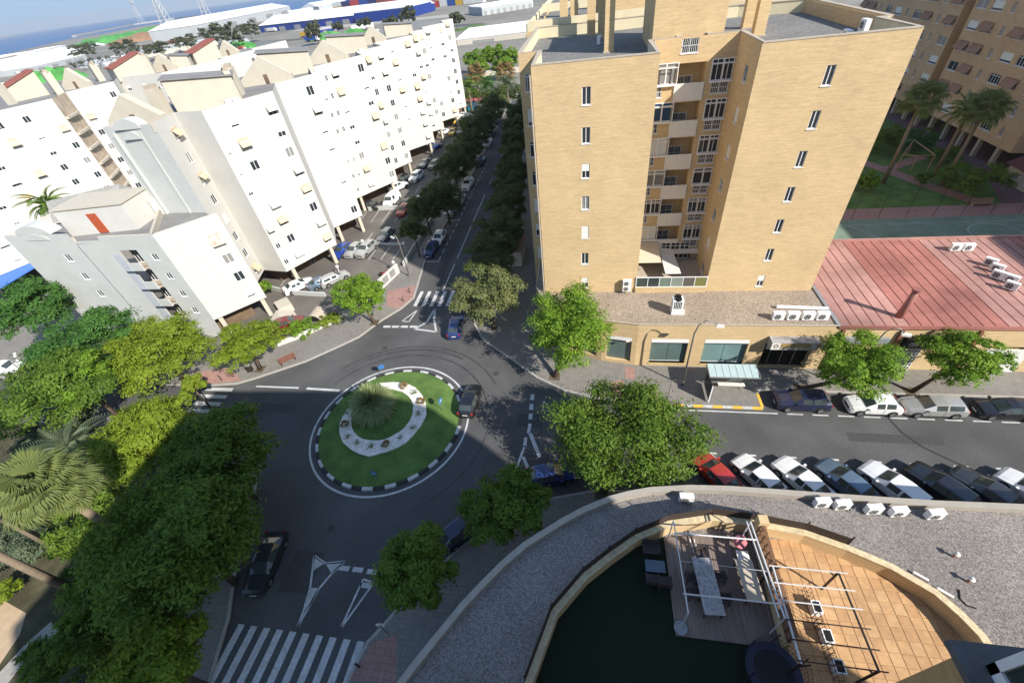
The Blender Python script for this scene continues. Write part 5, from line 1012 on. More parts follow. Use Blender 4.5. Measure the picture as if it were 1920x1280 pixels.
lotc = [('hatch', 'blue', 641, 470, -99, 'bright blue car first of three facing out of the car park'), ('hatch', 'silver', 664, 469, -99, 'pale green-silver car in the middle of three in the car park'), ('suv', 'silver', 687, 468, -102, 'white-silver off-roader, third beside the blue car'), ('hatch', 'grey', 723, 441, -100, 'lone grey car in the middle of the car park'), ('van', 'white', 735, 376, -95, 'white van behind the pale dividing wall'), ('sedan', 'dark', 760, 384, -95, 'dark car beside the white van behind the dividing wall'), ('hatch', 'white', 785, 380, -95, 'small white car right of the dark one behind the dividing wall'), ('suv', 'white', 747, 350, 55, 'white car pulling out from under the white row'), ('suv', 'white', 781, 332, -100, 'bulky white off-roader near the pillars'), ('hatch', 'black', 757, 338, -100, 'black car half under the white row'), ('sedan', 'grey', 797, 306, -98, 'grey saloon beside the street trees'), ('hatch', 'grey', 814, 309, -98, 'grey hatchback half covered by the street trees'), ('hatch', 'dblue', 816, 275, 50, 'dark blue car by a far pillar of the white row'), ('hatch', 'white', 833, 247, 60, 'white car beside a yellow car far in the car park'), ('hatch', 'yellow', 849, 248, -95, 'yellow car between the white and navy cars far away'), ('suv', 'dblue', 866, 247, -95, 'navy car right of the yellow one far in the car park'), ('hatch', 'yellow', 854, 228, 30, 'yellow car by the far pillars'), ('hatch', 'white', 873, 216, 20, 'white car at the far end of the car park'), ('hatch', 'navy', 872, 205, 20, 'navy car at the very end of the white row'), ('van', 'teal', 886, 203, -95, 'teal van at the far end of the car park'), ('sedan', 'white', 560, 535, 50, 'white car behind the low wall by the steps'), ('sedan', 'steel', 605, 528, 50, 'grey-blue car behind the low wall, left of the silver one'), ('estate', 'silver', 627, 522, 50, 'silver car half behind the bright green tree'), ('hatch', 'maroon', 541, 606, 30, 'maroon car showing over the hedge by the front block'), ('hatch', 'red', 757, 394, -95, 'red car hidden behind the dark street tree'), ('sedan', 'grey', 590, 478, -100, 'grey car parked under the stepped white row'), ('sedan', 'dark', 695, 385, -20, 'dark car under the pillars at the dividing wall')]
for (k, c_, px, py, a, lb) in lotc: carp(k, c_, px, py, a, lb, GL, z=.126)
# ================================================================ TREES, PALMS, SHRUBS
LEAF = {'lime': leaf_mat('leaf_lime', (0.132, 0.198, 0.014), (0.276, 0.348, 0.031)), 'bright': leaf_mat('leaf_bright', (0.101, 0.216, 0.019), (0.270, 0.405, 0.041)), 'mid': leaf_mat('leaf_mid', (.072, .14, .018), (.18, .275, .036)),
        'dark': leaf_mat('leaf_dark', (0.075, 0.135, 0.016), (0.185, 0.28, 0.034)), 'olive': leaf_mat('leaf_olive', (0.126, 0.147, 0.047), (0.263, 0.284, 0.116)), 'deep': leaf_mat('leaf_deep', (0.044, 0.124, 0.026), (0.110, 0.241, 0.044)),
        'street': leaf_mat('leaf_street', (0.062, 0.088, 0.024), (0.15, 0.19, 0.055)), 'palm': leaf_mat('leaf_palm', (0.1, 0.14, 0.035), (0.23, 0.27, 0.09)), 'bush': leaf_mat('leaf_bush', (0.21, 0.26, 0.11), (0.42, 0.48, 0.23)), 'grey': leaf_mat('leaf_greygreen', (0.08, 0.115, 0.065), (0.18, 0.225, 0.13)), 'dry': leaf_mat('leaf_dry', (0.2, 0.13, 0.055), (0.32, 0.22, 0.09)), 'far': leaf_mat('leaf_far', (0.065, 0.08, 0.04), (0.14, 0.155, 0.075))}
m_bark = mat('bark', (.105, .075, .055), .9, .3, 4, stretch=(3, 3, .6)); m_palmb = mat('palm_bark', (.20, .155, .11), .9, .25, 2, stretch=(1, 1, 8))
def zat(x, y, px, py):
    best = (1e9, 0)
    for z in np.arange(0, 26, .1):
        v = MC.T @ np.array([x, y, z - HC]); e = (960 + FPX * v[0] / v[2] - px) ** 2 + (640 + FPX * v[1] / v[2] - py) ** 2
        if e < best[0]: best = (e, z)
    return float(best[1])
def leaves(name, blobs, n, size, pal, seed):
    rg = np.random.default_rng(seed); B = np.array(blobs, float); wgt = (B[:, 3] * B[:, 4] * B[:, 5]) ** (2 / 3); wgt /= wgt.sum()
    nt_ = max(12, n // 38); tb = rg.choice(len(B), nt_, p=wgt); td = rg.normal(size=(nt_, 3)); td /= np.linalg.norm(td, axis=1, keepdims=True); td[:, 2] = np.where(td[:, 2] < -.3, -td[:, 2], td[:, 2])
    tr_ = 1 - .42 * rg.random(nt_) ** 1.8; tr_ *= 1 + .16 * rg.normal(size=nt_) * (rg.random(nt_) < .35); tc = B[tb, :3] + td * B[tb, 3:6] * tr_[:, None]; sg = B[0, 3:6] / .5 * .055 * (.6 + .9 * rg.random(nt_))[:, None]
    ti = rg.integers(0, nt_, n); off = rg.normal(size=(n, 3)); c_ = tc[ti] + off * sg[ti] * np.array([1, 1, .7]); d = td[ti] * .8 + off * .25; bi = tb[ti]
    nr = d * .75 + rg.normal(size=(n, 3)) * .42 + np.array([0, 0, .35]); nr /= np.linalg.norm(nr, axis=1, keepdims=True)
    t = np.cross(nr, rg.normal(size=(n, 3))); t /= np.linalg.norm(t, axis=1, keepdims=True); b = np.cross(nr, t)
    s = size * (.6 + .8 * rg.random(n))[:, None]; v = np.empty((n, 4, 3)); v[:, 0] = c_ - t * s; v[:, 1] = c_ + b * s * .42 - nr * s * .12; v[:, 2] = c_ + t * s; v[:, 3] = c_ - b * s * .42 - nr * s * .12
    me = bpy.data.meshes.new(name); me.vertices.add(4 * n); me.loops.add(4 * n); me.polygons.add(n); me.vertices.foreach_set('co', v.ravel()); me.loops.foreach_set('vertex_index', np.arange(4 * n, dtype=np.int32))
    me.polygons.foreach_set('loop_start', np.arange(0, 4 * n, 4, dtype=np.int32)); me.update(calc_edges=True)
    at = me.attributes.new('leafvar', 'FLOAT', 'POINT'); bo = rg.random(len(B)); to = rg.random(nt_); at.data.foreach_set('value', np.repeat(np.clip(.35 * rg.random(n) + .3 * bo[bi] + .45 * to[ti] - .05, 0, 1), 4).astype(np.float32)); me.materials.append(LEAF[pal]); return me
_sd = [100]
def tree(label, bb, pal, zc=None, base=None, n=5000, leaf=.26, lobes=11, group='street trees', name='street_tree', cat='tree', trunk=True, zbot=2.1, flat=1.0, ground=.12):
    x0, y0, x1, y1 = bb; cx, cy = (x0 + x1) / 2, (y0 + y1) / 2; _sd[0] += 1; rs = random.Random(_sd[0]); z = zc or 5.0
    for _ in range(4):
        k = ppm(cx, cy, z); rx = (x1 - x0) / 2 / k; hp = (y1 - y0) / 2 / k; p = g(cx, cy, z); dist = math.hypot(*p); el = math.atan2(HC - z, dist); ry = rx
        if hp < rx * math.sin(el) * 1.02: ry = max(.6 * rx, hp / math.sin(el) * .85)
        rz = math.sqrt(max(.01, hp * hp - (ry * math.sin(el)) ** 2)) / max(.25, math.cos(el)); rz = min(max(rz, .5 * rx), 1.15 * rx) * flat
        if zc is None: z = rz + zbot
    t = thing(name, label, cat, (p[0], p[1], ground) if base is None else g(*base) + (ground,), group); blobs = [(p[0], p[1], z, rx * .5, ry * .5, rz * .5)]; lobes = int(lobes * 1.7); n = int(n * 2.1); leaf *= .62
    for i in range(lobes):
        a = 2 * math.pi * (i + rs.random() * .8) / lobes * 1.618 * 2; h = -0.75 + 1.6 * (i + .5) / lobes; q = math.sqrt(max(.12, 1 - h * h)) * (.5 + .32 * rs.random()); s = .15 + .17 * rs.random()
        blobs.append((p[0] + rx * q * math.cos(a), p[1] + ry * q * math.sin(a), z + rz * h * .68, rx * s, ry * s, rz * s * .9))
    link('crown', leaves('crown', blobs, n, leaf, pal, _sd[0]), t)
    if trunk:
        b = g(*base) if base else (p[0], p[1]); rt = max(.09, min(.22, rx * .05)); top = (p[0], p[1], z - rz * .45); mid = lerp(b + (ground,), top, .55); q = MB().tube([b + (ground,), (mid[0] + rs.uniform(-.1, .1), mid[1] + rs.uniform(-.1, .1), mid[2]), top], [rt * 1.3, rt, rt * .75], 8)
        for bl in blobs[1:1 + min(6, lobes)]: m_ = lerp(top, bl[:3], .5); q.tube([top, (m_[0], m_[1], m_[2] + rz * .08), bl[:3]], [rt * .7, rt * .45, rt * .15], 5, caps=False)
        q.build('trunk', m_bark, t, True)
        if ground and base: MB().box(b[0] - .55, b[0] + .55, b[1] - .55, b[1] + .55, ground, ground + .012).build('tree_pit', m_soil, t)
    return t
# --- junction and main street
tree('bright green tree at the shop corner, its trunk base showing on the pavement', (975, 528, 1155, 712), 'bright', zc=5.6, base=(1040, 707), n=9000, leaf=.22, lobes=15)
tree('leafy green tree before the shop entrance, trunk leaning from behind the navy car', (1528, 608, 1682, 762), 'bright', zc=4.6, base=(1501, 730), n=6500, leaf=.2, lobes=12)
tree('round bright green tree by the hall gate behind the silver estate', (1728, 614, 1872, 732), 'bright', zc=4.6, base=(1707, 736), n=6000, leaf=.2, lobes=12)
tree('large spreading tree at the corner kerb half covering a blue car', (1005, 700, 1318, 925), 'mid', zc=5.2, base=(1128, 925), n=15000, leaf=.22, lobes=22)
tree('dark tree above the curved podium parapet next to the big spreading tree', (862, 868, 1030, 1020), 'dark', zc=4.6, n=8000, leaf=.22, lobes=14)
tree('narrow dark tree beside the lower yield triangle', (700, 935, 862, 1205), 'dark', zc=4.8, n=9000, leaf=.22, lobes=14)
tree('pale olive tree on the corner by the yellow tower', (845, 492, 985, 612), 'olive', zc=5.2, n=7500, leaf=.24, lobes=14)
# --- white row pavement
tree('bright round tree in front of the car park gate wall', (625, 505, 722, 600), 'bright', zc=4.4, base=(703, 606), n=6500, leaf=.23, lobes=12)
tree('small green tree beside the bench on the curved pavement', (395, 606, 526, 676), 'lime', zc=4.4, base=(489, 693), n=5000, leaf=.24, lobes=10)
tree('big yellow-green tree over the left pavement before the front block', (198, 586, 392, 722), 'lime', zc=5.6, n=12000, leaf=.24, lobes=18)
tree('low yellow-green bough hanging over the left zebra crossing', (328, 692, 386, 752), 'lime', zc=4.8, n=2000, leaf=.2, lobes=6)
# --- park side
tree('tall dark green tree at the left edge before the blue canopy', (-20, 515, 130, 640), 'deep', zc=7.5, n=9000, leaf=.26, lobes=14, group='park trees')
tree('dark green tree between the front block and the yellow-green tree', (70, 575, 260, 710), 'deep', zc=6.5, n=9500, leaf=.26, lobes=14, group='park trees')
tree('mottled green tree at the left edge above the fan palm', (-40, 668, 205, 800), 'mid', zc=7.0, n=9500, leaf=.25, lobes=14, group='park trees')
tree('green tree above the road bend, right of the mottled one', (80, 660, 212, 765), 'bright', zc=6.4, n=6000, leaf=.24, lobes=11, group='park trees')
tree('lime tree cut by the tower shadow line beside the left road', (170, 738, 372, 890), 'lime', zc=6.6, n=11000, leaf=.25, lobes=16, group='park trees')
tree('dark shaded tree spreading over the road left of the island', (300, 760, 508, 960), 'dark', zc=6.4, n=11000, leaf=.25, lobes=16, group='park trees')
tree('very large dark shaded tree above the dark car', (185, 870, 495, 1170), 'dark', zc=6.8, n=20000, leaf=.25, lobes=26, group='park trees')
tree('yellowish shaded tree at the bottom beside the lower zebra crossing', (178, 1165, 388, 1330), 'lime', zc=5.5, n=9000, leaf=.24, lobes=14, group='park trees')
tree('dark bushy tree in the lower park corner', (60, 1130, 220, 1290), 'dark', zc=3.0, n=6000, leaf=.22, lobes=10, group='park trees', zbot=.6)
tree('dark undergrowth tree between the palms and the big shaded tree', (110, 900, 270, 1060), 'dark', zc=2.6, n=6000, leaf=.22, lobes=10, group='park trees', zbot=.5)
tree('grey-green shrubby tree behind the fan palm', (20, 770, 200, 880), 'grey', zc=3.6, n=6000, leaf=.24, lobes=10, group='park trees')
tree('sunlit low shrub between the leaning palm trunks', (-30, 960, 125, 1065), 'grey', zc=1.6, n=4500, leaf=.2, lobes=9, group='park trees', name='park_shrub', cat='shrub', trunk=False)
tree('yellow-green shrub at the left edge beside the sunlit path', (-30, 1090, 45, 1140), 'lime', zc=1.2, n=2200, leaf=.18, lobes=6, group='park trees', name='park_shrub', cat='shrub', trunk=False)
tree('dark hedge clump at the foot of the big shaded tree', (110, 1040, 240, 1150), 'dark', zc=1.4, n=4000, leaf=.2, lobes=8, group='park trees', name='park_shrub', cat='shrub', trunk=False)
# --- side street rows
LR = [((743, 388, 802, 468), 'nearest tree of the row between car park and side street'), ((792, 318, 872, 420), 'second tree of the row between car park and side street'), ((812, 270, 890, 360), 'third tree of the row between car park and side street'), ((846, 232, 908, 310), 'fourth tree of the row between car park and side street'), ((872, 190, 936, 262), 'fifth tree of the row between car park and side street'), ((900, 158, 962, 222), 'last tree of the row between car park and side street')]
LR += [((758, 345, 832, 432), 'full tree filling the gap after the nearest one by the car park'), ((828, 250, 902, 336), 'full tree behind the third of the car park row'), ((858, 208, 926, 286), 'full tree behind the fourth of the car park row'), ((886, 172, 952, 240), 'full tree near the far end of the car park row')]
for bb, lb in LR: tree(lb, bb, 'street', zc=5.0, n=5500, leaf=.28, lobes=10, group='side street trees')
RR_ = [((875, 470, 965, 520), 'nearest tree of the row beside the yellow tower'), ((888, 380, 985, 470), 'second tree of the row beside the yellow tower'), ((918, 318, 992, 402), 'third tree of the row beside the yellow tower'), ((928, 258, 990, 335), 'fourth tree of the row beside the yellow tower'), ((942, 208, 988, 270), 'fifth tree of the row beside the yellow tower')]
RR_ += [((878, 425, 978, 500), 'full tree filling the gap after the nearest one by the yellow tower'), ((905, 345, 990, 432), 'full tree behind the second of the yellow tower row'), ((925, 285, 992, 366), 'full tree behind the third of the yellow tower row'), ((935, 228, 990, 300), 'full tree behind the fourth of the yellow tower row'), ((945, 182, 990, 240), 'full tree near the far end of the yellow tower row')]
for bb, lb in RR_: tree(lb, bb, 'street', zc=5.0, n=5500, leaf=.28, lobes=10, group='side street trees')
# --- shrubs by the white row
for bb, pal, lb, zc in (((505, 605, 560, 645), 'lime', 'clipped yellow-green hedge clump behind the low white wall', .9), ((540, 590, 600, 640), 'bright', 'green hedge clump behind the middle of the low white wall', 1.0), ((590, 580, 645, 618), 'lime', 'pale hedge clump at the end of the low white wall', .8), ((484, 510, 512, 560), 'bright', 'tall green shrub in the planter by the steps', 2.2), ((840, 255, 872, 290), 'olive', 'pale bush among the far parked cars', 1.2)):
    tree(lb, bb, pal, zc=zc, n=1800, leaf=.17, lobes=6, group='shrubs by the white row', name='hedge_shrub', cat='shrub', trunk=False)
# --- garden beyond the court
for bb, pal, lb, zc, n in (((1600, 318, 1652, 360), 'bright', 'bright green shrub by the tower edge in the garden', 1.6, 2500), ((1745, 270, 1800, 310), 'dark', 'dark shrub behind the arbor in the garden', 1.5, 2500), ((1780, 300, 1892, 368), 'dark', 'dark spreading tree over the garden path', 2.6, 5000), ((1620, 225, 1700, 300), 'dark', 'dark bushy shrub beside the brown tower', 2.2, 4500), ((1690, 235, 1760, 290), 'deep', 'dark green bush below the first garden palm', 1.6, 3000), ((1712, 318, 1745, 352), 'mid', 'small shrub beside the arbor posts', 1.2, 1200)):
    tree(lb, bb, pal, zc=zc, n=n, leaf=.22, lobes=8, group='garden shrubs', name='garden_shrub', cat='shrub', trunk=False)

# ---------------------------------------------------------------- palms
def fan_frond(s=1.0, seed=0):
    rs = random.Random(seed); q = MB(); q.tube([(0, 0, 0), (.7 * s, 0, .12 * s), (1.25 * s, 0, .12 * s)], [.03, .022, .015], 4); n = 38
    for i in range(n):
        a = R(-128 + 256 * (i + .5) / n); L = 1.0 * s * (1 - .2 * abs(a) / 2.1) * (.92 + .16 * rs.random()); w_ = .045 * s; c_, s_ = math.cos(a), math.sin(a); o = (1.22 * s, 0, .12 * s); m_ = (o[0] + c_ * L * .68, s_ * L * .68, o[2] + (.03 if i % 2 else -.03) * s - .1 * s); e_ = (o[0] + c_ * L * .97, s_ * L * .97, o[2] - .42 * s - .15 * rs.random()); px_, py_ = -s_ * w_, c_ * w_
        q.add([o, (m_[0] - px_, m_[1] - py_, m_[2] - .03), (m_[0] + px_, m_[1] + py_, m_[2] - .03), e_, m_], [(0, 1, 4), (0, 4, 2), (1, 3, 4), (4, 3, 2)])
    return q
def feather_frond(L=2.4, droop=.9, w_=.45, k=22):
    q = MB(); P_ = [(L * t, 0, L * (.45 * t - droop * t * t)) for t in [i / 8 for i in range(9)]]; q.tube(P_, [.03 - .0028 * i for i in range(9)], 4)
    for i in range(2, k):
        t = i / k; x = L * t; z = L * (.45 * t - droop * t * t); ll = w_ * math.sin(math.pi * min(1, t * .85 + .12)) ** .7
        for s_ in (-1, 1): q.add([(x, 0, z), (x + .05, 0, z), (x + ll * .75, s_ * ll, z - .18 * ll), (x + ll * .55, s_ * ll * .6, z + .04)], [(0, 1, 2, 3)])
    return q
def frond_mesh(mb, nm, pal):
    me = mb.mesh('frond', LEAF[pal]); at = me.attributes.new('leafvar', 'FLOAT', 'POINT'); at.data.foreach_set('value', np.clip(RNG.random(len(mb.v)) * .5 + .4, 0, 1).astype(np.float32)); return me
FM = {('fan', 'palm'): frond_mesh(fan_frond(1.0), 'a', 'palm'), ('fan', 'mid'): frond_mesh(fan_frond(1.0, 2), 'b', 'mid'), ('fan', 'dry'): frond_mesh(fan_frond(1.0, 3), 'c', 'dry'), ('feather', 'grey'): frond_mesh(feather_frond(), 'd', 'grey'), ('feather', 'mid'): frond_mesh(feather_frond(), 'e', 'mid'), ('spiky', 'palm'): frond_mesh(feather_frond(2.0, .55, .30, 26), 'f', 'palm'), ('feather', 'deep'): frond_mesh(feather_frond(), 'h', 'deep')}
def palm(label, x, y, zc, kind, pal, n, sc, group='palms', rt=.2, z0=.12, lo=-40, hi=70, name='palm_tree', cat='palm'):
    t = thing(name, label, cat, (x, y, z0), group); rs = random.Random(int(x * 100 + y)); me = FM[(kind, pal)]
    if zc - z0 > .3: MB().tube([(x, y, z0), (x + .06, y, z0 + (zc - z0) * .5), (x, y, zc + .1)], [rt * 1.35, rt, rt * .85], 10).build('trunk', m_palmb, t, True)
    for i in range(n):
        u = (i + .5) / n; el = R(lo + (hi - lo) * u + rs.uniform(-6, 6)); a = i * 2.39996 + rs.uniform(-.2, .2); o = link('frond', me, t, (x, y, zc)); o.rotation_euler = (rs.uniform(-.25, .25), -el, a); s = sc * (.85 + .3 * rs.random()); o.scale = (s, s, s)
    return t
bx, by = g(330, 1065); palm('pale fan palm with broad glossy leaves at the left edge', bx, by, zat(bx, by, 92, 905) , 'fan', 'palm', 46, 1.2, 'park palms', .26)
bx, by = g(133, 1040); palm('park palm with pale trunk slanting in from the left edge, upper one', bx, by, 13, 'fan', 'palm', 24, 1.3, 'park palms', .22)
bx, by = g(160, 1116); palm('park palm with pale trunk slanting in from the left edge, lower one', bx, by, 13, 'fan', 'palm', 24, 1.3, 'park palms', .24)
bx, by = g(215, 900); palm('blue-green feather palm behind the fan palm', bx, by, zat(bx, by, 140, 838), 'feather', 'grey', 34, 1.35, 'park palms', .24)
bx, by = g(704, 770, .4); bp_ = thing('bushy_palm', 'bushy spiky palm growing on the roundabout island', 'palm', (bx, by, .38), 'roundabout plants'); q = MB(); rs = random.Random(9)
for i in range(2600):
    a = rs.uniform(0, 2 * math.pi); el = math.asin(rs.uniform(-.45, 1)); L = rs.uniform(1.75, 2.3); c_, s_ = math.cos(a), math.sin(a); wv = .05; ox, oy = rs.uniform(-.5, .5), rs.uniform(-.5, .5); vs = []
    for t, ww in ((0, .6), (.4, 1), (.75, .8), (1, .12)): rr = L * t * math.cos(el); zz_ = L * t * math.sin(el) - .55 * t * t * math.cos(el) * L * .6; vs += [(bx + ox + c_ * rr - s_ * wv * ww, by + oy + s_ * rr + c_ * wv * ww, 1.75 + zz_), (bx + ox + c_ * rr + s_ * wv * ww, by + oy + s_ * rr - c_ * wv * ww, 1.75 + zz_)]
    q.add(vs, [(2 * k, 2 * k + 1, 2 * k + 3, 2 * k + 2) for k in range(3)])
me = frond_mesh(q, 'k', 'bush'); me.name = 'foliage'; link('foliage', me, bp_); MB().tube([(bx, by, .38), (bx, by, 1.9)], [.35, .25], 10).build('trunk', m_palmb, bp_)
for i, (b_, c_, kd, pl, lb) in enumerate((((1655, 345), (1718, 182), 'fan', 'palm', 'tall sunlit palm nearest the yellow tower in the garden'), ((1750, 330), (1800, 205), 'feather', 'mid', 'dark leaning palm, second in the garden row'), ((1765, 350), (1842, 205), 'fan', 'palm', 'tall bright palm, third in the garden row'), ((1850, 250), (1890, 168), 'feather', 'deep', 'dark palm against the brown tower at the frame edge'))):
    bx, by = g(*b_); palm(lb, bx, by, zat(bx, by, *c_), kd, pl, 30, 1.35, 'garden palms', .25)
bx, by = g(125, 395); palm('small palm between the white rows, above the grey metal roof', -78, 50, 13.5, 'feather', 'mid', 30, 1.3, 'palms', .25)
for i, (px, py, pl, kd) in enumerate(((892, 140, 'dry', 'fan'), (947, 138, 'dry', 'fan'), (878, 165, 'mid', 'feather'), (913, 160, 'deep', 'feather'), (950, 160, 'grey', 'feather'))):
    p = g(px, py, 7); palm(['dry skirted palm left of two at the far street end', 'dry skirted palm right of two at the far street end', 'green palm beyond the end of the white row', 'dark feather palm at the far street end', 'grey feather palm beside the yellow tower roof'][i], p[0], p[1], 7, kd, pl, 26, 1.7, 'far palms', .3)
# plants in the pebble bed
Zr2 = lambda x, y: g(480 + x / 3.84, 640 + y / 3.84, .55)
for i, (x, y, pl) in enumerate(((1065, 325, 'dry'), (1140, 370, 'palm'), (1190, 435, 'dry'), (1168, 520, 'palm'), (1130, 625, 'palm'), (1040, 695, 'mid'), (940, 745, 'dry'), (825, 755, 'mid'), (730, 730, 'palm'), (660, 690, 'mid'), (640, 600, 'dry'), (660, 520, 'mid'))):
    p = Zr2(x, y); me = FM[('spiky', 'palm')] if pl != 'dry' else FM[('fan', 'dry')]; t = thing('bed_plant', ['reddish tuft at the top of the white pebble bed', 'green tuft after the reddish one at the top of the pebble bed', 'reddish tuft on the right bend of the pebble bed', 'large green tuft low on the right bend of the pebble bed', 'green tuft where the pebble bed turns downwards', 'dark tuft at the lower right of the pebble bed', 'reddish tuft at the bottom of the pebble bed', 'dark tuft at the very bottom of the pebble bed', 'pale tuft left of the bottom of the pebble bed', 'dark tuft at the lower left of the pebble bed', 'reddish tuft on the left side of the pebble bed', 'dark tuft under the bushy palm in the pebble bed'][i], 'plant', (p[0], p[1], .48), 'tufts in the white pebble bed')
    for k in range(9): o = link('leaf', me, t, (p[0], p[1], .5)); o.rotation_euler = (0, -R(20 + 50 * random.random()), k * 2.4); o.scale = (.27, .27, .27)
# park floor
o = MB().sheet([(-128, 21.6), (-44, 21.6), (-40, 20.8), (-35.5, 19), (-31.6, 15.8), (-29.6, 11), (-28.6, 6), (-27.4, 0), (-27, -20), (-128, -20)], .135).build('park_ground', mat('park_soil', (.06, .055, .03), .95, .4, .8, var2=.3, scale2=.3)); o['kind'] = 'structure'
o = MB().sheet([g(-60, 1120), g(8, 1125), g(52, 1150), g(40, 1190), g(0, 1250), g(-60, 1300)], .142).build('sand_path', mat('sand', (.42, .31, .20), .95, .12, 2)); o['kind'] = 'structure'
o = MB().strip([g(105, 1175), g(60, 1215), g(15, 1265), g(-20, 1310)], 1.3, .15).build('park_path', mat('grey_path', (.30, .28, .25), .9, .1, 2)); o['kind'] = 'structure'
# ================================================================ STREET FURNITURE
m_pole = mat('galvanised_pole', (.22, .21, .20), .5, .1, 2, metal=.4)
def lamp(label, base, top, head, h2):
    x, y = base; t = thing('street_lamp', label, 'street lamp', (x, y, .12), 'street lamps'); zt = h2
    dx, dy = head[0] - x, head[1] - y; P_ = [(x, y, .12), (x, y, zt - 1.6), (x + dx * .12, y + dy * .12, zt - .6), (x + dx * .38, y + dy * .38, zt - .05), (x + dx * .7, y + dy * .7, zt - .1), (x + dx, y + dy, zt - .55)]
    MB().tube(P_, [.09, .07, .055, .05, .045, .04], 10).build('pole', m_pole, t, True); MB().cyl(x, y, .14, .12, .7, 10).build('base', m_pole, t)
    MB().obox(x + dx * 1.1, y + dy * 1.1, .32, .14, math.atan2(dy, dx), zt - .72, zt - .52).build('lamp_head', m_panel, t)
lx, ly = 9.42, 30.35
lamp('tall curved street lamp in front of the shop windows', (lx, ly), 0, (lx + 1.75, ly - .1), 8.4)
p = g(702, 605); 
lamp('pale street lamp by the car park corner beside the side street', g(768, 519), 0, (g(768, 519)[0] - .9, g(768, 519)[1] + .5), 6.8)
lamp('curved street lamp among the park trees at the left', g(120, 760), 0, (g(120, 760)[0] - 1.2, g(120, 760)[1] + 1.2), 7.5)
lamp('curved street lamp between the two trees before the hall', (24.2, 30.6), 0, (25.6, 30.3), 7.6)
def globe(label, px, py):
    x, y = g(px, py, 1.6); t = thing('globe_lamp', label, 'lamp', (x, y, .12), 'globe lamps of the car park'); MB().tube([(x, y, .12), (x, y, 1.5)], .05, 8).build('post', m_alu, t); q = MB(); n = 10; vs = []
    q.tube([(x, y, 1.42), (x, y, 1.5), (x, y, 1.66), (x, y, 1.8), (x, y, 1.86)], [.1, .2, .25, .16, .03], 12).build('globe', mat('white_globe', (.8, .8, .78), .3, 0), t, True)
for px, py, lb in ((632, 500, 'white globe lamp left of the bright round tree'), (679, 452, 'white globe lamp behind the three parked cars'), (737, 492, 'white globe lamp on the gate wall end'), (972, 462, 'white globe lamp beside the yellow tower ground floor'), (757, 456, 'white globe lamp under the nearest street tree')): globe(lb, px, py)
# bus shelter with glass roof panels, bench, side panel
bs = thing('bus_shelter', 'glass and steel bus shelter with panelled roof and bench', 'bus shelter', (13.3, 29.8, .12)); m_bg = mat('frosted_roof_glass', (.36, .46, .46), .25, .06, 2, spec=.5)
X0, X1, Y0, Y1, ZT2 = 11.3, 15.6, 29.15, 30.75, 2.65
for x in (X0 + .3, X1 - .5): MB().tube([(x, Y1 - .1, .12), (x, Y1 - .1, ZT2)], .05, 8).build('post', m_pole, bs)
for i in range(7): a = X0 + (X1 - X0) * i / 7; MB().add([(a + .02, Y0, ZT2 - .06), (a + .595, Y0, ZT2 - .06), (a + .595, Y1, ZT2 + .12), (a + .02, Y1, ZT2 + .12), (a + .02, Y0, ZT2 - .1), (a + .595, Y0, ZT2 - .1), (a + .595, Y1, ZT2 + .08), (a + .02, Y1, ZT2 + .08)], [(0, 1, 2, 3), (0, 4, 5, 1), (1, 5, 6, 2), (2, 6, 7, 3), (3, 7, 4, 0), (7, 6, 5, 4)]).build('roof_panel', m_bg, bs)
MB().box(X0 - .05, X1 + .05, Y0 - .06, Y0, ZT2 - .14, ZT2 - .02).box(X0 - .05, X0, Y0, Y1, ZT2 - .14, ZT2 + .05).box(X1, X1 + .05, Y0, Y1, ZT2 - .14, ZT2 + .05).build('roof_frame', m_pole, bs)
MB().box(X0 + .1, X0 + .16, Y0 - .9, Y1 - .3, .3, 2.3).build('side_panel', mat('shelter_poster', (.045, .05, .055), .3, .1), bs); MB().box(X0 + .08, X0 + .18, Y0 - .95, Y0 - .9, .12, 2.35).build('panel_post', m_alu, bs)
MB().box(X0 + 1.3, X1 - .6, Y1 - .75, Y1 - .35, .52, .60).build('bench', m_panel, bs); MB().box(X0 + .3, X1 - .5, Y1 - .12, Y1 - .09, .5, 2.5).build('back_glass', mat('shelter_glass', (.10, .12, .12), .1, .05, spec=.6), bs)
# painted kerb of the bus stop
kb = bpy.data.objects.new('bus_stop_kerb', None); C.objects.link(kb); kb['kind'] = 'structure'
for i in range(9): a = 8.3 + i * .86; MB().box(a, a + .85, 27.63, 27.88, -.02, .135).build('kerb_block', m_yel if i % 2 == 0 else m_paint, kb)
MB().box(15.93, 16.17, 27.9, 29.5, -.02, .135).build('kerb_block', m_yel, kb)
pp = bpy.data.objects.new('tactile_paving', None); C.objects.link(pp); pp['kind'] = 'structure'
for pts in ([Ze(812, 190), Ze(880, 190), Ze(885, 280), Ze(815, 270)], [Ze(940, 315), Ze(1040, 315), Ze(1055, 440), Ze(960, 440)], [Ze(700, 300), Ze(800, 280), Ze(850, 440), Ze(720, 440)]): MB().sheet([g(960 + 0, 640)] and pts, .126).build('tactile_slabs', m_pink, pp)
Zz = lambda x, y: g(480 + x / 3.84, 320 + y / 3.84)
MB().sheet([Zz(950, 870), Zz(1150, 830), Zz(1130, 930), Zz(1040, 1000), Zz(940, 980)], .126).build('tactile_slabs', m_pink, pp)
MB().sheet([g(362, 700), g(430, 690), g(455, 714), g(385, 722)], .126).build('tactile_slabs', m_pink, pp); MB().sheet([g(655, 1275), g(700, 1205), g(745, 1190), g(745, 1280)], .126).build('tactile_slabs', m_pink, pp)
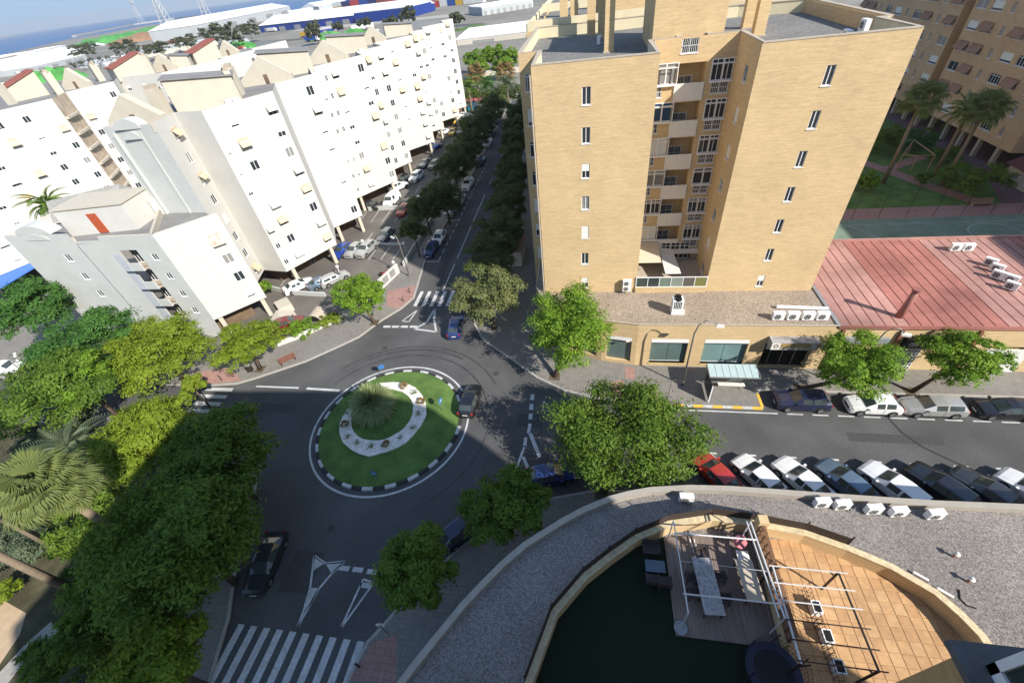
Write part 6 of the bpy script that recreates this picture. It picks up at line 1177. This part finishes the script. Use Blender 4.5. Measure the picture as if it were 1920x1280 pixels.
# bus stop pole, benches, bin, bollards, road signs
def signpost(label, px, py, h, rr, col=None, face=-90, z0=.12, nm='road_sign'):
    x, y = g(px, py, z0); t = thing(nm, label, 'sign', (x, y, z0), 'road signs'); MB().tube([(x, y, z0), (x, y, z0 + h)], .035, 8).build('post', m_pole, t)
    if rr:
        a = R(face); n = (math.cos(a), math.sin(a)); q = MB().tube([(x + n[0] * .04, y + n[1] * .04, z0 + h - rr * .6), (x + n[0] * .07, y + n[1] * .07, z0 + h - rr * .6)], rr, 20); q.build('sign_disc', col, t)
        b = MB(); cxx, cyy, czz = x + n[0] * .075, y + n[1] * .075, z0 + h - rr * .6; u = (-n[1], n[0])
        b.add([(cxx - u[0] * rr * .6, cyy - u[1] * rr * .6, czz - rr * .12), (cxx + u[0] * rr * .2, cyy + u[1] * rr * .2, czz - rr * .12), (cxx + u[0] * rr * .2, cyy + u[1] * rr * .2, czz + rr * .12), (cxx - u[0] * rr * .6, cyy - u[1] * rr * .6, czz + rr * .12), (cxx + u[0] * rr * .2, cyy + u[1] * rr * .2, czz - rr * .4), (cxx + u[0] * rr * .7, cyy + u[1] * rr * .7, czz), (cxx + u[0] * rr * .2, cyy + u[1] * rr * .2, czz + rr * .4)], [(0, 1, 2, 3), (4, 5, 6)]); b.build('arrow', m_panel, t)
m_sblue = mat('sign_blue', (.03, .16, .42), .4, 0, spec=.5); m_swhite = m_panel
signpost('blue round arrow sign on the sunny side of the island', 831, 770, 1.75, .33, m_sblue, -10, .25)
signpost('blue round arrow sign at the lower edge of the island', 710, 902, 1.6, .33, m_sblue, -100, .2); signpost('blue round arrow sign at the upper edge of the island', 722, 705, 1.6, .33, m_sblue, 120, .2)
signpost('slim grey bus stop post on the bulging pavement', 1252, 748, 2.6, .0)
x, y = g(1252, 748, 2.6); 
signpost('white backed traffic sign on a post by the lower zebra crossing', 730, 1190, 2.2, .3, m_swhite, 100); signpost('traffic sign post beside the lower big tree', 438, 1100, 2.4, .3, m_swhite, 100)
def bench(label, px, py, a):
    x, y = g(px, py, .5); t = thing('street_bench', label, 'bench', (x, y, .12), world=False); t.rotation_euler = (0, 0, a)
    m_ = mat('rust_bench', (.20, .075, .05), .7, .15, 3)
    for i in range(4): MB().box(-.95, .95, -.22 + i * .12, -.13 + i * .12, .42, .46).build('slat', m_, t)
    for i in range(2): MB().box(-.95, .95, .27, .31, .55 + i * .14, .65 + i * .14).build('slat', m_, t)
    for s_ in (-.8, .8): MB().box(s_ - .04, s_ + .04, -.25, .32, 0, .42).box(s_ - .04, s_ + .04, .28, .33, .42, .8).build('leg', m_dk, t)
bench('rust red slatted bench on the curved pavement', 539, 674, math.atan2(g(557, 665)[1] - g(520, 682)[1], g(557, 665)[0] - g(520, 682)[0]))
x, y = g(468, 692, .4); bi = thing('litter_bin', 'dark grey litter bin on the pavement by the left zebra crossing', 'bin', (x, y, .12)); MB().obox(x, y, .3, .22, .3, .12, 1.0).build('body', m_dk, bi); MB().obox(x, y, .34, .26, .3, 1.0, 1.08).build('lid', m_metal, bi)
for i, (px, py, lb) in enumerate(((757, 566, 'black bollard at the upper zebra crossing, nearer the kerb'), (769, 550, 'black bollard at the upper zebra crossing, farther up'), (388, 716, 'black bollard on the left pavement, outer one'), (417, 714, 'black bollard on the left pavement, inner one'), (675, 1250, 'black bollard by the lower zebra crossing'))):
    x, y = g(px, py); b = thing('bollard', lb, 'bollard', (x, y, .12), 'black bollards'); MB().cyl(x, y, .07, .12, .85, 10, r1=.055).build('post', m_dk, b); MB().cyl(x, y, .085, .85, .95, 10, r1=.03).build('cap', m_dk, b)
rk = thing('planter_dome', 'curved pale concrete shelter dome beside the hedge', 'dome', g(598, 590)); cx, cy = g(598, 596); q = MB(); vs = []
for i in range(9):
    a = math.pi * i / 8
    for s_ in (-1.1, 1.1): vs.append((cx + 1.1 * math.cos(a), cy + s_, .12 + 1.1 * math.sin(a)))
q.add(vs, [(2 * i, 2 * i + 1, 2 * i + 3, 2 * i + 2) for i in range(8)]).build('vault', m_cap, rk); MB().box(cx - 1.0, cx + 1.0, cy - .9, cy - .88, .12, .9).build('opening', m_dark, rk)
mc = thing('parked_motorbike', 'red scooter parked behind the gate wall', 'scooter', g(722, 512)); x, y = g(720, 514, .5); MB().tube([(x - .6, y, .55), (x - .1, y, .6), (x + .4, y, .95)], [.16, .14, .07], 8).build('body', PAINT['red'], mc, True); MB().box(x - .65, x - .05, y - .12, y + .12, .72, .8).build('seat', m_trim, mc)
for dx in (-.6, .6): MB().tube([(x + dx, y - .06, .37), (x + dx, y + .06, .37)], .25, 14).build('wheel', m_tyre, mc)
MB().tube([(x + .45, y - .3, 1.1), (x + .45, y + .3, 1.1)], .02, 6).build('handlebar', m_trim, mc)
cn = thing('blue_canopy', 'bright blue flat canopy roof at the left edge below the rear row', 'canopy', g(30, 520)); z = 2.8; c4 = [g(-30, 560, z), g(-25, 520, z), g(60, 487, z), g(75, 497, z)]
MB().prism(c4, z, z + .15).build('roof', mat('blue_sheet', (.05, .16, .52), .5, .06, 1, stretch=(3, 3, 1)), cn)
for p in c4: MB().tube([p + (.1,), p + (z,)], .06, 6).build('post', m_metal, cn)
pc = thing('kiosk_roof', 'flat reddish kiosk roof under the side street trees', 'kiosk', g(962, 455)); kx, ky = g(962, 455, 2.6); MB().box(kx - 1.6, kx + 1.6, ky - 2.6, ky + 2.6, 2.5, 2.65).build('roof', mat('kiosk_roof', (.26, .15, .12), .8, .1), pc); MB().box(kx - 1.4, kx + 1.4, ky - 2.4, ky + 2.4, .12, 2.5).build('wall', m_panel, pc)
# ================================================================ PORT AND FAR CITY
def zfar(x, y, px, py, zmax=120):
    best = (1e9, 0)
    for z in np.linspace(0, zmax, 481):
        v = MC.T @ np.array([x, y, z - HC]); e = (960 + FPX * v[0] / v[2] - px) ** 2 + (640 + FPX * v[1] / v[2] - py) ** 2
        if e < best[0]: best = (e, z)
    return float(best[1])
def frame_of(p0, p1):
    a, b = g(*p0), g(*p1); dx, dy = b[0] - a[0], b[1] - a[1]; L = math.hypot(dx, dy); u = (dx / L, dy / L); n = (-u[1], u[0]); return a, b, u, n, L     # n points away from the viewer
def shed(name, label, p0, p1, top0, depth, mw, mr, roof='gable', group=None, bays=0, hx=None, cat='warehouse'):
    a, b, u, n, L = frame_of(p0, p1); h = hx or zfar(a[0], a[1], *top0); t = thing(name, label, cat, ((a[0] + b[0]) / 2, (a[1] + b[1]) / 2, 0), group)
    c_, d_ = (b[0] + n[0] * depth, b[1] + n[1] * depth), (a[0] + n[0] * depth, a[1] + n[1] * depth); MB().prism([a, b, c_, d_], -.05, h).build('wall', mw, t)
    if roof == 'gable':
        m1, m2 = lerp(a, d_, .5), lerp(b, c_, .5); r_ = h + depth * .12; e_ = .6
        A, B, C_, D = [(p[0] - n[0] * s + u[0] * k, p[1] - n[1] * s + u[1] * k) for p, s, k in ((a, e_, -e_), (b, e_, e_), (c_, -e_, e_), (d_, -e_, -e_))]
        MB().add([A + (h + .02,), B + (h + .02,), C_ + (h + .02,), D + (h + .02,), m1 + (r_,), m2 + (r_,)], [(0, 1, 5, 4), (2, 3, 4, 5), (1, 2, 5), (3, 0, 4)]).build('roof', mr, t)
    elif roof == 'vault':
        q = MB(); vs = []; k = 10
        for i in range(k + 1):
            s = i / k; z = h + depth * .22 * math.sin(math.pi * s); p, r_ = lerp(a, d_, s), lerp(b, c_, s); vs += [p + (z,), r_ + (z,)]
        q.add(vs, [(2 * i, 2 * i + 1, 2 * i + 3, 2 * i + 2) for i in range(k)] + [tuple(2 * i for i in range(k, -1, -1)), tuple(2 * i + 1 for i in range(k + 1))]).build('roof', mr, t)
    else:
        MB().prism([a, b, c_, d_], h + .002, h + .25).build('roof', mr, t); MB().wall([a, b, c_, d_], .5, h + .2, h + 1.0, closed=True).build('parapet', mr, t)
    for i in range(bays):
        p, q_ = lerp(a, b, (i + .3) / bays), lerp(a, b, (i + .7) / bays); MB().wall([(p[0] - n[0] * .12, p[1] - n[1] * .12), (q_[0] - n[0] * .12, q_[1] - n[1] * .12)], .2, 0, h * .6).build('loading_door', m_metal, t)
    return t
m_shedw = mat('white_sheet', (.74, .75, .76), .6, .06, .05); m_sheg = mat('grey_sheet', (.38, .40, .41), .6, .08, .05); m_bluew = mat('blue_cladding', (.012, .035, .21), .5, .06, .05); m_tan = mat('tan_wall', (.42, .31, .21), .8, .1, .05); m_lwall = mat('long_cream_wall', (.50, .46, .39), .8, .1, .05)
shed('white_hangar', 'huge white hangar with pale gable beside the sea at the top', (372, 69), (548, 27), (366, 46), 70, m_sheg, m_shedw, 'gable', bays=5)
shed('blue_warehouse', 'long blue warehouse with white roof stretching across the port', (490, 62), (768, 33), (487, 48), 60, m_bluew, m_shedw, 'gable', bays=9)
shed('blue_annex', 'square blue warehouse end at the right of the long one', (768, 34), (812, 22), (766, 14), 70, m_bluew, m_shedw, 'flat')
shed('vaulted_hall', 'white vaulted hall left of the tree row near the rear rooftops', (66, 136), (165, 112), (60, 124), 42, m_sheg, m_shedw, 'vault', bays=4)
shed('port_depot', 'white depot with tan end wall at the left edge by the sea', (-20, 122), (63, 102), (-20, 112), 70, m_tan, m_shedw, 'flat', bays=3)
shed('port_office', 'row of small white port offices beside the shore', (66, 104), (125, 90), (64, 98), 40, m_shedw, m_shedw, 'flat', bays=4)
shed('flat_grey_store', 'wide flat grey-roofed store behind the rear rooftops', (255, 112), (410, 84), (252, 104), 60, m_lwall, m_sheg, 'flat', bays=5)
shed('long_cream_store', 'long cream building with white roof behind the green trees', (858, 86), (1060, 62), (858, 76), 48, m_lwall, m_shedw, 'flat', bays=2)
shed('terminal_building', 'modern pale terminal with dark glazing at the top beside the tower roof', (905, 30), (1000, 14), (903, 16), 40, m_sheg, m_shedw, 'flat', bays=8)
shed('quay_store', 'pale quay store behind the container stacks', (600, 22), (690, 6), (600, 12), 60, m_sheg, m_shedw, 'gable')
shed('wharf_shed', 'small white wharf shed between hangar and blue warehouse', (545, 33), (590, 26), (545, 22), 40, m_shedw, m_shedw, 'flat', bays=2)
# container stacks: every box its own
CC = [mat('container_' + k, c_, .6, .08, .2) for k, c_ in (('red', (.42, .05, .04)), ('blue', (.02, .07, .30)), ('yellow', (.55, .35, .04)), ('white', (.6, .6, .6)), ('rust', (.28, .08, .05)), ('navy', (.02, .03, .12)))]
CN = ['red', 'blue', 'yellow', 'white', 'rust', 'navy']; cme = {}
def container(px, py, tier, ci, label, sc=2.4):
    a = g(px, py); q = (g(px + 6, py - 1.2)[0] - a[0], g(px + 6, py - 1.2)[1] - a[1]); ang = math.atan2(-.32, .95)
    if ci not in cme:
        b = MB(); b.box(-6 * 1, 6, -1.4, 1.4, 0, 2.7)
        for i in range(12): b.box(-5.8 + i * 1.0, -5.4 + i * 1.0, -1.46, 1.46, .15, 2.55)
        cme[ci] = b.mesh('shipping_container', CC[ci])
    o = link('shipping_container', cme[ci], None, (a[0], a[1], tier * 2.75 * sc), ang); o.scale = (sc, sc, sc); tag(o, label, 'container', 'shipping containers in the port')
rs = random.Random(5); words = ['leftmost', 'second', 'third', 'fourth', 'fifth', 'sixth', 'seventh', 'eighth', 'ninth', 'tenth', 'eleventh', 'twelfth', 'thirteenth', 'fourteenth']
for row, (x0, y0, st_, n, sl) in enumerate(((640, 21, 17, 12, -.07), (655, 12, 18, 12, -.07), (815, 14, 15, 6, -.1))):
    for i in range(n):
        for tier in range(2 if row < 2 else 1): ci = rs.choice([0, 1, 1, 0, 2, 3, 4, 5]); container(x0 + i * st_, y0 + i * st_ * sl, tier, ci, '%s container, %s along the %s, %s tier' % (CN[ci], words[i], ['front container row', 'rear container row', 'short row by the blue annex'][row], ['bottom', 'upper'][tier]))
# port cranes: lattice towers
m_crane = mat('crane_grey', (.36, .37, .39), .6, .1, .1)
def crane(label, px, py, h, lean):
    x, y = g(px, py); t = thing('port_crane', label, 'crane', (x, y, 0), 'port cranes'); w_ = 9; q = MB()
    for sx in (-1, 1):
        for sy in (-1, 1): q.tube([(x + sx * w_, y + sy * w_, 0), (x + sx * 3, y + sy * 3, h * .55), (x + sx * 2, y + sy * 2, h * .7)], 1.0, 5)
    for k in range(7):
        z0, z1 = h * .08 * k, h * .08 * (k + 1); r0, r1 = w_ - 6 * k / 7, w_ - 6 * (k + 1) / 7
        for s_ in (-1, 1): q.tube([(x - r0, y + s_ * r0, z0), (x + r1, y + s_ * r1, z1)], .5, 4); q.tube([(x + s_ * r0, y - r0, z0), (x + s_ * r1, y + r1, z1)], .5, 4)
    q.build('tower', m_crane, t); MB().box(x - 8, x + 8, y - 5, y + 5, h * .68, h * .8).build('cabin', m_crane, t); j = MB(); L = h * 1.1
    for s_ in (-1.5, 1.5): j.tube([(x, y + s_, h * .75), (x + lean * L, y + s_, h * 1.3)], .7, 4)
    for k in range(10): a, b = k / 10, (k + 1) / 10; j.tube([(x + lean * L * a, y - 1.5, h * (.75 + .55 * a)), (x + lean * L * b, y + 1.5, h * (.75 + .55 * b))], .35, 4)
    j.build('jib', m_crane, t)
crane('tall grey crane with slanting jib, left of three by the sea', 268, 46, 105, -.35); crane('tall pale lattice crane with yellow base left of the white hangar', 322, 62, 95, -.12); crane('grey lattice crane behind the white hangar', 393, 40, 110, .1)
# trees near and in the port
FT = [((370, 36, 425, 80), 'dark clump of tall trees before the white hangar, left part'), ((405, 30, 450, 78), 'dark clump of tall trees before the white hangar, middle part'), ((440, 38, 490, 72), 'dark clump of tall trees before the white hangar, right part'), ((572, 34, 606, 80), 'tall grey-green tree before the blue warehouse'), ((745, 10, 782, 46), 'feathery tree before the blue annex'), ((716, 30, 748, 56), 'small tree left of the feathery one before the blue annex'), ((840, 22, 870, 50), 'green round tree on the lawn by the roundabout road'), ((262, 78, 320, 106), 'dark tree group behind the red roof house'), ((205, 76, 262, 100), 'dark tree group left of the grey store'), ((320, 66, 372, 92), 'olive tree group below the yellow crane base'), ((125, 84, 190, 100), 'dark tree row by the small white port offices'), ((664, 34, 700, 52), 'small tree before the middle of the blue warehouse'), ((515, 92, 545, 116), 'olive bush beside the green scrub behind the cream gable'), ((620, 40, 645, 60), 'small olive tree right of the tall grey-green one')]
for bb, lb in FT: tree(lb, bb, 'far', n=1600, leaf=1.3, lobes=8, group='port trees', name='port_tree', zbot=1.0, ground=0, trunk=True)
for i, bx in enumerate(range(85, 300, 17)): yy = 136 - (bx - 85) * .245 + (bx % 5); tree('%s small dark tree in the slanting row beside the vaulted hall' % (words + ['last'])[i], (bx - 6, yy - 9, bx + 7, yy + 7), 'far', n=350, leaf=.8, lobes=5, group='row of small trees by the hall', name='row_tree', zbot=1.0, ground=0)
HT = [((868, 92, 905, 130), 'bright green tree at the left of the thicket beyond the white row'), ((893, 84, 930, 128), 'second green tree of the thicket beyond the white row'), ((915, 80, 950, 126), 'middle green tree of the thicket beyond the white row'), ((935, 86, 975, 128), 'right green tree of the thicket beside the tower roof'), ((872, 108, 920, 142), 'low green tree at the front of the thicket, left'), ((918, 106, 968, 142), 'low green tree at the front of the thicket, right')]
for bb, lb in HT: tree(lb, bb, 'bright', n=3500, leaf=.5, lobes=10, group='thicket beyond the side street', name='thicket_tree', zbot=.8, ground=0)
for i, (bb, lb) in enumerate((((905, 160, 960, 200), 'dark tree closing the far end of the side street'), ((950, 150, 985, 200), 'grey-green tree beside the tower at the far street end'), ((868, 166, 905, 190), 'dark shrubs over the red paving at the far street end'))): tree(lb, bb, 'street', n=2500, leaf=.4, lobes=8, group='far street end trees', name='far_tree', zbot=.8)
# green scrub heaps and soil heap
def mound(name, label, px, py, rx, ry, h, m, cat):
    x, y = g(px, py); q = MB(); n, k = 28, 6; vs = [(x, y, h)]; rr = np.random.default_rng(int(px))
    for j in range(1, k + 1):
        for i in range(n): a = 2 * math.pi * i / n; s = j / k * (1 + .18 * math.sin(3 * a + px) + .08 * rr.normal()); vs.append((x + rx * s * math.cos(a), y + ry * s * math.sin(a), h * (1 - (j / k) ** 2) * (1 + .2 * rr.normal() * (j < k)) - .05))
    fs = [(0, 1 + i, 1 + (i + 1) % n) for i in range(n)] + [(1 + n * j + i, 1 + n * (j + 1) + i, 1 + n * (j + 1) + (i + 1) % n, 1 + n * j + (i + 1) % n) for j in range(k - 1) for i in range(n)]
    return tag(q.add(vs, fs).build(name, m, None, True), label, cat)
m_net = mat('green_netting', (.07, .27, .055), .8, .35, .12, var2=.25, scale2=.04); m_heap = mat('brown_heap', (.26, .15, .085), .95, .2, .1)
for px, py, rx, ry, h, lb in ((215, 78, 95, 60, 9, 'large bright green heap near the shore'), (285, 60, 110, 70, 7, 'pale green heap beside the brown soil heap'), (72, 152, 22, 14, 6, 'bright green heap behind the rear row roofs at left'), (115, 148, 24, 14, 7, 'bright green heap between chimney and gable'), (485, 105, 16, 12, 6, 'bright green heap behind the cream gables'), (620, 72, 16, 8, 4, 'small green heap behind the roof huts'), (665, 66, 14, 8, 4, 'small green heap farther right behind the roof huts'), (450, 92, 20, 14, 5, 'green heap beside the port road')): mound('green_heap', lb, px, py, rx, ry, h, m_net, 'heap')
mound('soil_heap', 'wide brown soil heap in the port below the cranes', 278, 74, 70, 45, 9, m_heap, 'heap')
# port roads and yards
def far_strip(name, pts, wd, m, z): o = MB().strip([g(*p) for p in pts], wd, z).build(name, m); o['kind'] = 'structure'
far_strip('port_road', [(300, 100), (420, 84), (540, 76), (640, 66), (800, 52), (900, 46)], 14, m_asph, -.03); far_strip('port_road', [(480, 100), (540, 92), (600, 84), (760, 66), (860, 60)], 10, mat('pale_road', (.24, .23, .22), .9, .1, .1), -.025); far_strip('port_yard', [(560, 56), (700, 44), (860, 28)], 30, mat('yard_concrete', (.33, .31, .28), .9, .1, .02), -.035)
far_strip('port_lawn', [(846, 60), (880, 52), (900, 46)], 16, m_lawn, -.02); far_strip('end_wall_road', [(868, 146), (920, 140), (975, 132)], 6, m_asph, -.02)
far_strip('red_paving', [(866, 190), (890, 186), (910, 182)], 8, mat('red_paving', (.36, .10, .09), .9, .1, .3), .13)
lowwall([g(864, 150), g(920, 143), g(976, 136)], 2.0, 'long pale wall below the thicket at the far street end', m_lwall, .5)
# parked lorries and yellow trailers by the blue warehouse
for i, (px, py, c_) in enumerate(((543, 54, 2), (575, 70, 2), (646, 45, 2), (690, 40, 2), (720, 34, 2), (668, 42, 3), (510, 60, 3), (585, 78, 1))):
    x, y = g(px, py); t = thing('port_lorry', ['yellow trailer left of the small blue canopies', 'yellow skip trailer in front of the tall grey-green tree', 'yellow trailer at the middle of the blue warehouse', 'yellow trailer right of the middle of the warehouse', 'yellow trailer near the feathery tree', 'white lorry between the yellow trailers', 'white lorry at the left end of the blue warehouse', 'blue lorry below the tall grey-green tree'][i], 'lorry', (x, y, 0), 'lorries in the port'); a = -.3; MB().obox(x, y, 6.5, 1.5, a, 1.1, 4.0).build('box', CC[c_], t); MB().obox(x + 7.6 * math.cos(a), y + 7.6 * math.sin(a), 1.0, 1.3, a, .8, 3.2).build('cab', CC[3], t)
    for k in (-5, -3.5, 4, 7.5): MB().tube([(x + k * math.cos(a) - .0, y + k * math.sin(a) - 1.5, .5), (x + k * math.cos(a), y + k * math.sin(a) + 1.5, .5)], .5, 10).build('wheel', m_tyre, t)
# distant coast hills and mole
hl = MB(); hv = []; n = 20
for i in range(n + 1):
    d = MC @ np.array([-260 + i * 16 - 960, 90 - 640, FPX]); d = d[:2] / np.hypot(d[0], d[1]); h_ = 70 * (.55 + .45 * math.sin(i * .9)) * min(1, (n - i) / 6); hv += [(d[0] * 8000, d[1] * 8000, -2), (d[0] * 8400, d[1] * 8400, h_), (d[0] * 9200, d[1] * 9200, -2)]
hl.add(hv, [(3 * i + k, 3 * i + 3 + k, 3 * i + 4 + k, 3 * i + 1 + k) for i in range(n) for k in (0, 1)]); o = hl.build('hills', mat('far_hills', (.20, .21, .20), .95, .1, .001), None, True); o['kind'] = 'structure'
ml = [g(140, 70), g(250, 48), g(330, 36), g(420, 26)]; o = MB().wall([(x * 1.04, y * 1.04) for x, y in ml], 14, -1.3, 4).build('harbour_mole', m_kerb); o['kind'] = 'structure'

# yards, sheds and parked lorries between the rear row and the shore
for i, (p0, p1, tp_, dep, mw, mr, rf, lb) in enumerate((((8, 168), (40, 160), (6, 160), 14, m_sheg, m_shedw, 'flat', 'small white-roofed shed behind the leftmost red roof'), ((175, 126), (222, 116), (174, 120), 22, m_shedw, m_sheg, 'gable', 'grey gabled store beside the row of small trees'), ((228, 112), (262, 105), (227, 106), 20, m_tan, m_shedw, 'flat', 'tan store with white roof behind the second red roof'), ((420, 92), (470, 83), (419, 86), 20, m_shedw, m_sheg, 'gable', 'low white store beside the port road'), ((660, 58), (700, 52), (659, 53), 16, m_shedw, m_shedw, 'flat', 'low white office before the blue warehouse'), ((560, 50), (600, 44), (560, 45), 18, m_bluew, m_shedw, 'flat', 'small blue canopy building in front of the blue warehouse'), ((600, 62), (640, 56), (600, 57), 18, m_bluew, m_sheg, 'flat', 'second small blue canopy building in front of the blue warehouse'), ((140, 98), (200, 86), (140, 94), 30, m_sheg, m_shedw, 'gable', 'white gabled shed on the shore near the mole'), ((330, 84), (360, 78), (330, 78), 18, m_tan, m_tilered, 'gable', 'red-roofed house among the port trees'))): shed('port_shed', lb, p0, p1, tp_, dep, mw, mr, rf, 'small port sheds', bays=2)
for i, (px, py, c_) in enumerate(((35, 142, 3), (50, 139, 1), (180, 132, 3), (200, 128, 3), (240, 120, 4), (275, 118, 3), (430, 99, 3), (455, 96, 0), (505, 90, 3), (530, 86, 1), (640, 72, 3), (705, 64, 3), (740, 60, 0), (780, 56, 3), (820, 52, 3))):
    x, y = g(px, py); t = thing('port_truck', ['white truck %s', 'blue truck %s', 'yellow truck %s', 'white truck %s', 'rust truck %s', 'navy truck %s'][c_].replace('white', CN[c_]) % ['at the far left yard beside the vaulted hall', 'behind the white truck near the vaulted hall', 'below the right end of the vaulted hall', 'farther right below the vaulted hall', 'left of the flat grey store', 'before the flat grey store', 'on the port road behind the first cream gable', 'on the port road right of the white one', 'on the road behind the green heap', 'on the road near the second cream gable', 'on the pale road behind the roof huts', 'on the pale road before the low white office', 'on the pale road near the end of the white row', 'on the yard behind the end gable', 'near the lawn by the long cream store'][i], 'truck', (x, y, 0), 'trucks on the port roads'); a = -.35; MB().obox(x, y, 3.4, 1.2, a, .8, 3.2).build('box', CC[c_], t); MB().obox(x + 4.2 * math.cos(a), y + 4.2 * math.sin(a), .8, 1.1, a, .5, 2.4).build('cab', CC[3], t)
# ================================================================ SEA AIR
hm = bpy.data.materials.new('sea_haze'); hm.use_nodes = True; hn = hm.node_tree.nodes; hn.remove(hn['Principled BSDF']); pv = hn.new('ShaderNodeVolumePrincipled'); pv.inputs['Color'].default_value = (.86, .90, .96, 1); pv.inputs['Density'].default_value = 0.0001; pv.inputs['Anisotropy'].default_value = 0.2
hm.node_tree.links.new(pv.outputs[0], hn['Material Output'].inputs['Volume'])
hz = MB().box(-12500, 12500, -3000, 12500, -3.5, 150.0).build('haze', hm); tag(hz, 'thin pale sea haze over the port and the distance', 'haze', None, 'stuff')
S.cycles.volume_bounces = 0; S.cycles.volume_step_rate = 10; S.cycles.volume_max_steps = 32
